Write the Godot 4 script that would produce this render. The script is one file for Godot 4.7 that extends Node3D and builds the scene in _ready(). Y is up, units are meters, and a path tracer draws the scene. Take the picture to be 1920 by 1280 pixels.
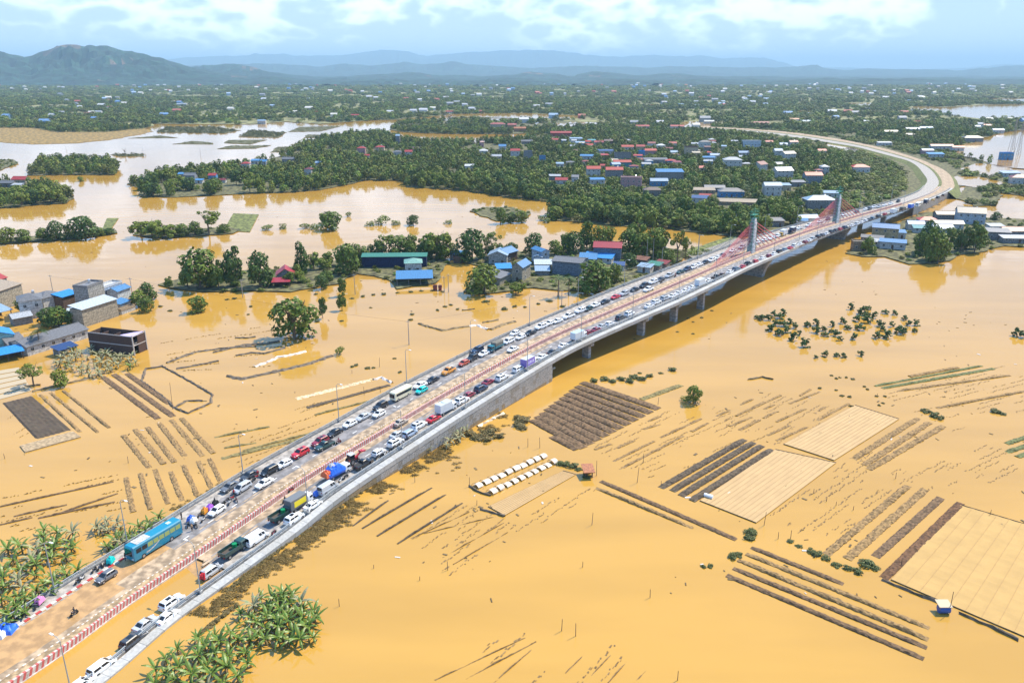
extends Node3D
# A flooded river plain with a long extradosed bridge and its ramps, seen from the air. x runs right, -z away from the camera; water level is y = 0.

const DECK := [
	[-97.9, -92.8, -72.1, -80.8, 0.05],
	[-87.9, -110.8, -63, -100, 0.08],
	[-81.5, -124.6, -57.8, -114, 0.16],
	[-74.6, -139.5, -51, -127.1, 0.42],
	[-68.1, -153.1, -43.8, -140.2, 1.00],
	[-59.5, -167.6, -36.6, -154, 2.00],
	[-46.3, -186.8, -24.6, -171.9, 3.50],
	[-31.8, -208.4, -10, -193.4, 5.00],
	[-9, -240.3, 11.7, -225.1, 6.50],
	[4.9, -257.6, 24.2, -241, 7.30],
	[24.2, -280.4, 43.9, -262.2, 8.40],
	[42.3, -301.5, 63.4, -283.2, 9.30],
	[62.4, -324, 83.1, -307, 10.00],
	[82, -346.7, 101.7, -330.9, 10.30],
	[109.2, -380, 129.1, -364.5, 10.10],
	[143.3, -420.2, 161.8, -405.1, 9.30],
	[196.2, -475.5, 211.2, -462, 8.00],
	[246.2, -525.9, 259.9, -514.7, 6.60],
	[291, -578.4, 304.6, -568.1, 5.50],
	[316.7, -617.9, 332.8, -605.7, 4.70],
	[341.2, -661.7, 350, -636, 4.20],
	[362, -711.3, 376.7, -692.7, 3.80],
	[382.6, -763.7, 395.4, -742.5, 3.40],
	[395.7, -803.9, 407.6, -787.5, 3.00],
	[401.8, -831.4, 418, -827.9, 2.70],
	[405.7, -871.6, 429, -889.8, 2.40],
	[409.9, -926.7, 437.1, -955.1, 2.20],
	[413.5, -978.3, 439.7, -1017.9, 2.00],
	[405.2, -1035.4, 438.1, -1086.5, 2.00],
	[388.1, -1125.2, 420.2, -1197.7, 2.00],
	[364.2, -1192.6, 393.3, -1262.6, 2.00],
	[333, -1251.3, 356.7, -1309.8, 2.00],
	[280.3, -1309.8, 298.3, -1354, 2.00],
]   # along the road: left edge x, z, right edge x, z, height
const CARS := [
	["hatch", "grey", 2.216, 0.20, -1, "grey hatchback on the muddy lane just ahead of the teal coach"],
	["coach", "teal", 2.924, 0.19, -1, "long teal coach with pale curtained windows beside the left guard rail"],
	["hatch", "white", 3.884, 0.26, -1, "white hatchback among the motorbikes behind the teal coach"],
	["sedan", "grey", 4.408, 0.08, -1, "grey sedan against the left guard rail by the motorbike crowd"],
	["mpv", "silver", 4.460, 0.19, -1, "silver people carrier in lane beside the motorbike crowd"],
	["sedan", "darkgrey", 4.736, 0.09, -1, "dark grey sedan hugging the left guard rail behind the silver people carrier"],
	["mpv", "black", 4.928, 0.19, -1, "black people carrier beside the white sedan on the asphalt lane"],
	["sedan", "white", 4.688, 0.30, -1, "white sedan straddling the lane dashes beside the black people carrier"],
	["hatch", "white", 5.124, 0.21, -1, "white hatchback with dark windows next behind the black people carrier"],
	["suv", "red", 5.372, 0.19, -1, "bright red off-roader with black windows, first of two red ones"],
	["suv", "darkred", 5.644, 0.19, -1, "dark red off-roader side by side with a dark green pickup"],
	["pickup", "darkgreen", 5.612, 0.28, -1, "dark green pickup squeezed beside the dark red off-roader"],
	["sedan", "black", 5.864, 0.17, -1, "black sedan following the two red off-roaders on the left carriageway"],
	["hatch", "white", 6.080, 0.17, -1, "white hatchback in front of a lamp mast, behind the black sedan"],
	["sedan", "silver", 6.276, 0.18, -1, "champagne silver sedan second behind the cream minibus on the kerb side"],
	["suv", "black", 6.560, 0.17, -1, "black off-roader immediately in front of the cream minibus"],
	["hatch", "white", 6.420, 0.27, -1, "small white hatchback alongside the black off-roader by the minibus"],
	["minibus", "cream", 6.852, 0.18, -1, "cream minibus with a dark window band in the left queue"],
	["sedan", "white", 7.100, 0.18, -1, "white sedan hidden partly behind the turquoise hatchback"],
	["hatch", "turquoise", 7.028, 0.28, -1, "turquoise hatchback taxi behind the cream minibus"],
	["sedan", "black", 7.224, 0.20, -1, "glossy black sedan between the turquoise taxi and the orange pickup"],
	["pickup", "orange", 7.404, 0.19, -1, "orange pickup truck in the left queue"],
	["hatch", "rust", 7.572, 0.19, -1, "rust red hatchback right behind the orange pickup"],
	["suv", "black", 7.680, 0.18, -1, "black off-roader following the rust red hatchback"],
	["suv", "darkblue", 7.836, 0.07, -1, "dark blue off-roader against the rail beside a standing person"],
	["sedan", "white", 7.808, 0.20, -1, "white sedan in front of the blue canvas truck"],
	["canvas_truck", "bluegreen", 7.972, 0.21, -1, "blue green truck with grey canvas cover in the left queue"],
	["mpv", "white", 8.240, 0.20, -1, "white people carrier directly behind the canvas truck"],
	["sedan", "white", 8.044, 0.41, -1, "white sedan alone in the inner lane near the median"],
	["hatch", "white", 8.596, 0.08, -1, "white hatchback on the footway beside the guard rail"],
	["hatch", "white", 8.504, 0.23, -1, "white hatchback second behind the canvas truck"],
	["#", "left carriageway", "the canvas truck"],
	["sedan", "black", 8.776, 0.23, -1, ""],
	["suv", "white", 9.056, 0.20, -1, ""],
	["hatch", "white", 9.228, 0.20, -1, ""],
	["sedan", "white", 9.344, 0.23, -1, ""],
	["pickup", "white", 9.552, 0.23, -1, ""],
	["suv", "white", 9.784, 0.22, -1, ""],
	["hatch", "darkgreen", 9.908, 0.25, -1, ""],
	["sedan", "white", 10.080, 0.23, -1, ""],
	["sedan", "black", 10.272, 0.25, -1, ""],
	["sedan", "red", 10.532, 0.24, -1, ""],
	["#", "left carriageway", "the lone red sedan"],
	["suv", "silver", 10.728, 0.25, -1, ""],
	["sedan", "black", 10.984, 0.25, -1, ""],
	["suv", "black", 11.204, 0.25, -1, ""],
	["pickup", "white", 11.088, 0.40, -1, ""],
	["suv", "white", 11.424, 0.25, -1, ""],
	["sedan", "darkgrey", 11.596, 0.26, -1, ""],
	["pickup", "silver", 11.828, 0.25, -1, ""],
	["sedan", "darkgreen", 12.096, 0.27, -1, ""],
	["suv", "darkblue", 12.292, 0.27, -1, ""],
	["suv", "white", 12.460, 0.28, -1, ""],
	["sedan", "white", 12.668, 0.27, -1, ""],
	["hatch", "black", 12.832, 0.28, -1, ""],
	["suv", "white", 12.988, 0.29, -1, ""],
	["sedan", "white", 13.164, 0.28, -1, ""],
	["hatch", "grey", 13.300, 0.27, -1, ""],
	["sedan", "white", 13.592, 0.24, -1, ""],
	["suv", "silver", 13.808, 0.25, -1, ""],
	["#", "left carriageway", "the first pylon"],
	["sedan", "white", 14.172, 0.27, -1, ""],
	["hatch", "white", 14.328, 0.28, -1, ""],
	["sedan", "white", 14.456, 0.31, -1, ""],
	["suv", "white", 14.604, 0.31, -1, ""],
	["box_truck", "yellow", 14.712, 0.33, -1, ""],
	["box_truck", "darkblue", 14.900, 0.35, -1, ""],
	["#", "left carriageway", "the dark blue box truck"],
	["sedan", "white", 15.124, 0.26, -1, ""],
	["suv", "white", 15.284, 0.27, -1, ""],
	["sedan", "white", 15.500, 0.23, -1, ""],
	["hatch", "darkgrey", 15.656, 0.20, -1, ""],
	["#", "left carriageway", "the second pylon"],
	["sedan", "white", 15.944, 0.19, -1, ""],
	["sedan", "darkgrey", 16.200, 0.21, -1, ""],
	["hatch", "white", 16.384, 0.20, -1, ""],
	["suv", "darkgrey", 16.444, 0.23, -1, ""],
	["pickup", "white", 16.616, 0.15, -1, ""],
	["sedan", "silver", 16.648, 0.26, -1, ""],
	["sedan", "white", 16.796, 0.25, -1, ""],
	["sedan", "white", 16.948, 0.25, -1, ""],
	["suv", "black", 17.148, 0.26, -1, ""],
	["sedan", "white", 0.884, 0.90, 1, "white sedan cut by the picture's lower edge on the flooded carriageway"],
	["mpv", "white", 1.096, 0.89, 1, "white people carrier, last complete car on the flooded carriageway"],
	["suv", "darkgrey", 1.528, 0.89, 1, "dark grey off-roader with black sunroof beside the flooded right rail"],
	["sedan", "silver", 1.808, 0.84, 1, "pale silver sedan second in line on the flooded carriageway"],
	["sedan", "white", 2.008, 0.92, 1, "white sedan pressed to the right rail on the flooded carriageway"],
	["suv", "white", 2.220, 0.83, 1, "white off-roader turned slightly outward at the edge of the floodwater"],
	["mpv", "silver", 2.872, 0.80, 1, "silver blue people carrier with a red covered motorbike behind it"],
	["dump_truck", "darkgreen", 3.284, 0.77, 1, "dark green dump truck carrying a green barrel"],
	["van", "white", 3.632, 0.81, 1, "white delivery van in front of the dump truck"],
	["suv", "white", 4.212, 0.88, 1, "white off-roader with panoramic roof beside a small flatbed truck"],
	["dump_truck", "darkgreen", 4.176, 0.77, 1, "small dark green flatbed truck behind the yellow box truck"],
	["box_truck", "yellowgrey", 4.504, 0.79, 1, "box truck with grey roof and yellow side"],
	["sedan", "white", 4.584, 0.89, 1, "white sedan pressed against the right rail beside the yellow box truck"],
	["van", "silver", 4.964, 0.84, 1, "silver van behind the lorry with the blue tarpaulin"],
	["tarp_truck", "orange", 5.256, 0.74, 1, "overloaded lorry covered by a blue tarpaulin with orange tail"],
	["tractor", "red", 5.528, 0.70, 1, "red tractor with a pale cab and raised arm"],
	["pickup", "black", 5.536, 0.82, 1, "black pickup with open bed beside the red tractor"],
	["hatch", "white", 5.792, 0.80, 1, "white hatchback beside the row of parked motorbikes"],
	["suv", "white", 6.028, 0.81, 1, "white off-roader behind a lamp mast and parked motorbikes"],
	["sedan", "silver", 6.168, 0.72, 1, "silver sedan beside the white off-roader at the lamp mast"],
	["mpv", "silverblue", 6.252, 0.81, 1, "silver blue people carrier with a person standing behind it"],
	["sedan", "champagne", 6.392, 0.58, 1, "champagne sedan alone in the inner lane beside the striped barrier"],
	["suv", "white", 6.440, 0.78, 1, "white off-roader in the right queue just behind the red sedan"],
	["sedan", "red", 6.632, 0.81, 1, "red sedan directly behind the grey box truck"],
	["box_truck", "grey", 6.828, 0.80, 1, "grey box truck with white cab in the right queue"],
	["suv", "white", 7.048, 0.80, 1, "white off-roader directly ahead of the grey box truck"],
	["hatch", "darkred", 7.160, 0.78, 1, "dark red hatchback at the lamp mast with the green sign"],
	["suv", "darkblue", 7.284, 0.79, 1, "dark blue off-roader between two dark red cars"],
	["sedan", "darkred", 7.400, 0.75, 1, "dark red sedan ahead of the dark blue off-roader"],
	["suv", "white", 7.508, 0.81, 1, "white off-roader ahead of the dark red sedan"],
	["mpv", "white", 7.696, 0.83, 1, "white people carrier behind the purple box truck"],
	["box_truck", "purple", 7.812, 0.86, 1, "purple printed box truck with white cab"],
	["sedan", "white", 8.036, 0.85, 1, "white sedan ahead of the purple box truck"],
	["sedan", "black", 8.244, 0.87, 1, "black sedan alone above the first bridge pier"],
	["sedan", "white", 8.600, 0.86, 1, "white sedan behind the pale blue box truck"],
	["box_truck", "paleblue", 9.016, 0.85, 1, "white box truck with a pale blue roof"],
	["hatch", "darkred", 9.256, 0.83, 1, "dark red hatchback just ahead of the pale blue box truck"],
	["sedan", "darkred", 9.376, 0.84, 1, "dark red sedan second ahead of the pale blue box truck"],
	["#", "right carriageway", "the pale blue box truck"],
	["sedan", "silver", 9.504, 0.82, 1, ""],
	["hatch", "white", 9.628, 0.84, 1, ""],
	["suv", "darkgrey", 9.868, 0.81, 1, ""],
	["suv", "white", 10.052, 0.81, 1, ""],
	["sedan", "white", 10.468, 0.82, 1, ""],
	["suv", "white", 10.664, 0.80, 1, ""],
	["suv", "silver", 10.872, 0.80, 1, ""],
	["sedan", "white", 11.028, 0.82, 1, ""],
	["sedan", "white", 11.176, 0.82, 1, ""],
	["sedan", "white", 11.328, 0.83, 1, ""],
	["sedan", "white", 11.508, 0.83, 1, ""],
	["box_truck", "grey", 11.676, 0.86, 1, ""],
	["#", "right carriageway", "the mid-span box truck"],
	["sedan", "white", 11.920, 0.85, 1, ""],
	["pickup", "black", 12.132, 0.85, 1, ""],
	["hatch", "brown", 12.320, 0.87, 1, ""],
	["sedan", "white", 12.524, 0.89, 1, ""],
	["suv", "greyblue", 12.720, 0.90, 1, ""],
	["sedan", "red", 12.908, 0.91, 1, ""],
	["suv", "black", 13.076, 0.90, 1, ""],
	["#", "right carriageway", "the first pylon"],
	["hatch", "red", 13.248, 0.92, 1, ""],
	["sedan", "white", 13.444, 0.91, 1, ""],
	["hatch", "darkred", 13.576, 0.93, 1, ""],
	["sedan", "white", 13.708, 0.93, 1, ""],
	["suv", "black", 13.840, 0.93, 1, ""],
	["sedan", "greyblue", 13.972, 0.93, 1, ""],
	["sedan", "red", 14.084, 0.96, 1, ""],
	["suv", "white", 14.224, 0.95, 1, ""],
	["sedan", "white", 14.340, 0.98, 1, ""],
	["hatch", "darkred", 14.484, 0.98, 1, ""],
	["sedan", "white", 14.596, 0.99, 1, ""],
	["suv", "silver", 14.700, 0.98, 1, ""],
	["suv", "black", 14.836, 0.97, 1, ""],
	["hatch", "darkgrey", 14.936, 0.97, 1, ""],
	["sedan", "white", 15.032, 0.98, 1, ""],
	["suv", "black", 15.128, 0.98, 1, ""],
	["hatch", "darkgrey", 15.220, 0.98, 1, ""],
	["#", "right carriageway", "the second pylon"],
	["hatch", "red", 15.288, 1.00, 1, ""],
	["suv", "darkblue", 15.376, 1.01, 1, ""],
	["sedan", "white", 15.500, 1.03, 1, ""],
	["suv", "white", 15.596, 1.04, 1, ""],
	["sedan", "white", 15.688, 1.04, 1, ""],
	["hatch", "white", 15.784, 1.03, 1, ""],
	["sedan", "darkgrey", 15.852, 1.03, 1, ""],
	["suv", "greyblue", 15.924, 1.04, 1, ""],
	["suv", "black", 16.068, 1.03, 1, ""],
	["hatch", "red", 16.228, 1.02, 1, ""],
	["box_truck", "white", 16.372, 1.09, 1, ""],
	["#", "right carriageway", "the white box truck"],
	["canvas_truck", "brown", 16.596, 1.09, 1, ""],
	["box_truck", "blue", 16.792, 1.12, 1, ""],
	["minibus", "white", 16.992, 1.13, 1, ""],
	["box_truck", "darkblue", 17.228, 1.15, 1, ""],
	["hatch", "yellow", 17.488, 1.13, 1, ""],
	["suv", "black", 17.684, 1.13, 1, ""],
	["suv", "brown", 17.912, 1.14, 1, ""],
]   # kind, paint, station, share of the width, travel, label
const LAMPS := {"right": [0.79, 2.50, 4.42, 5.99, 6.96, 7.72, 8.96, 9.96, 11.00, 11.96, 12.89, 13.71, 14.37, 14.86, 15.34, 15.78, 16.19, 16.75], "left": [1.78, 2.76, 4.74, 6.09, 7.08, 7.80, 9.05, 9.98, 11.08, 11.98, 13.01, 13.80, 14.63, 15.26, 15.78, 16.38, 17.14]}   # stations of the masts on either parapet
const BIKES := [
	[1.580, 0.33, 0, "black", 1, "black motorbike with rider crossing the muddy left lane"],
	[5.748, 0.33, 0, "darkred", 1, "dark red motorbike with rider beside the dashed lane line"],
	[4.504, 0.64, 180, "black", 1, "black motorbike with rider on the dusty inner lane by the yellow box truck"],
	[11.876, 0.32, 0, "darkred", 1, "motorbike and rider behind the silver pickup near the old footbridge"],
	[11.492, 0.34, 0, "black", 1, "motorbike and rider beside the dark grey sedan on the left lane"],
	[1.256, 0.04, 20, "white", 0, "white motorbike nearest the blue tarpaulin at the left guard rail"],
	[1.348, 0.03, 15, "black", 0, "black motorbike in the group by the blue tarpaulin, second from it"],
	[1.416, 0.02, 25, "red", 0, "red motorbike in the group by the blue tarpaulin, third from it"],
	[1.480, 0.01, 10, "white", 0, "pale motorbike in the group by the blue tarpaulin, fourth from it"],
	[1.480, 0.05, 30, "black", 0, "black motorbike on the footway, nearest the red and white kerb"],
	[1.552, 0.03, 15, "pink", 0, "motorbike under a pink raincoat at the left guard rail"],
	[2.024, 0.06, 20, "black", 0, "black motorbike parked alone beside the left guard rail weeds"],
	[2.080, 0.06, 20, "white", 0, "white motorbike parked alone by the rail, beside the black one"],
	[2.252, 0.05, 25, "black", 0, "black motorbike first of four by the rail above the grey hatchback"],
	[2.312, 0.06, 25, "darkblue", 0, "dark blue motorbike second of four above the grey hatchback"],
	[2.380, 0.06, 25, "black", 0, "black motorbike third of four above the grey hatchback"],
	[2.448, 0.07, 25, "turquoise", 0, "motorbike under a pale turquoise cover in front of the coach"],
	[3.460, 0.20, 40, "black", 0, "black motorbike directly behind the teal coach"],
	[3.564, 0.17, 10, "blue", 0, "motorbike under a bright blue raincoat behind the coach"],
	[3.548, 0.21, 20, "white", 0, "white motorbike beside the bright blue raincoat"],
	[3.508, 0.26, 60, "black", 0, "black motorbike lowest of the group behind the coach"],
	[3.704, 0.18, 15, "brown", 0, "brown motorbike in the middle of the motorbike crowd"],
	[3.652, 0.25, 20, "white", 0, "white motorbike on the lane side of the crowd, before the white hatchback"],
	[3.796, 0.18, 15, "orange", 0, "motorbike under an orange raincoat in the crowd"],
	[3.888, 0.18, 15, "violet", 0, "motorbike under a violet raincoat in the crowd"],
	[4.000, 0.17, 20, "black", 0, "black motorbike between the violet raincoat and the guard rail"],
	[4.060, 0.22, 20, "black", 0, "black motorbike first behind the white hatchback"],
	[4.140, 0.21, 10, "darkgrey", 0, "dark grey motorbike second behind the white hatchback"],
	[4.128, 0.25, 30, "white", 0, "white motorbike on the lane side behind the white hatchback"],
	[4.224, 0.22, 15, "red", 0, "red motorbike in front of the silver people carrier"],
	[4.220, 0.27, 60, "darkred", 0, "dark red motorbike lying in the lane by the silver people carrier"],
	[4.692, 0.17, 15, "black", 0, "black motorbike between the silver people carrier and white sedan"],
	[4.768, 0.15, 15, "red", 0, "red motorbike squeezed in behind the dark grey sedan"],
	[4.004, 0.53, 0, "darkred", 0, "dark red motorbike at the striped barrier across from the white hatchback"],
	[4.736, 0.57, 0, "red", 0, "red motorbike at the striped barrier across from the yellow box truck"],
	[2.740, 0.81, 200, "red", 0, "motorbike under a red cover behind the silver blue people carrier"],
	[3.852, 0.86, 190, "darkred", 0, "dark red motorbike by the right parapet ahead of the white van"],
	[4.812, 0.81, 185, "blue", 0, "blue three wheeled motorbike ahead of the yellow box truck"],
	[5.188, 0.83, 190, "white", 0, "white motorbike beside the lorry with the blue tarpaulin"],
	[5.268, 0.83, 190, "black", 0, "black motorbike by the parapet beside the tarpaulin lorry"],
	[5.632, 0.85, 200, "brown", 0, "brown motorbike by the parapet, nearest the black pickup"],
	[5.720, 0.84, 200, "black", 0, "black motorbike by the parapet, second past the black pickup"],
	[5.772, 0.85, 200, "black", 0, "black motorbike by the parapet, third past the black pickup"],
	[5.824, 0.85, 200, "white", 0, "white motorbike by the parapet, fourth past the black pickup"],
	[5.900, 0.85, 200, "black", 0, "black motorbike by the parapet, fifth past the black pickup"],
	[5.960, 0.85, 200, "darkgrey", 0, "dark grey motorbike by the parapet, sixth past the black pickup"],
	[6.016, 0.86, 200, "black", 0, "black motorbike by the parapet, nearest the lamp mast"],
]
const PEOPLE := [
	[2.560, 0.137, "dark", "person in dark clothes standing in front of the teal coach"],
	[7.692, 0.123, "dark", "person in dark clothes at the rail beside the black off-roader"],
	[7.944, 0.051, "white", "person in a white top by the rail near the canvas truck"],
	[3.544, 0.081, "dark", "person standing by the rail at the rear of the coach"],
	[3.408, 0.274, "tan", "person in a tan shirt crouched near the coach's rear wheel"],
	[4.304, 0.193, "red", "person in a red shirt among motorbikes beside the silver people carrier"],
	[6.148, 0.858, "dark", "person in dark clothes at the lamp mast behind the silver blue people carrier"],
	[4.024, 0.153, "dark", "person in dark clothes standing by the rail above the white hatchback"],
	[3.908, 0.183, "violet", "person in a violet raincoat among the parked motorbikes"],
	[4.804, 0.140, "red", "person in a red top between the black and silver people carriers"],
]
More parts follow.
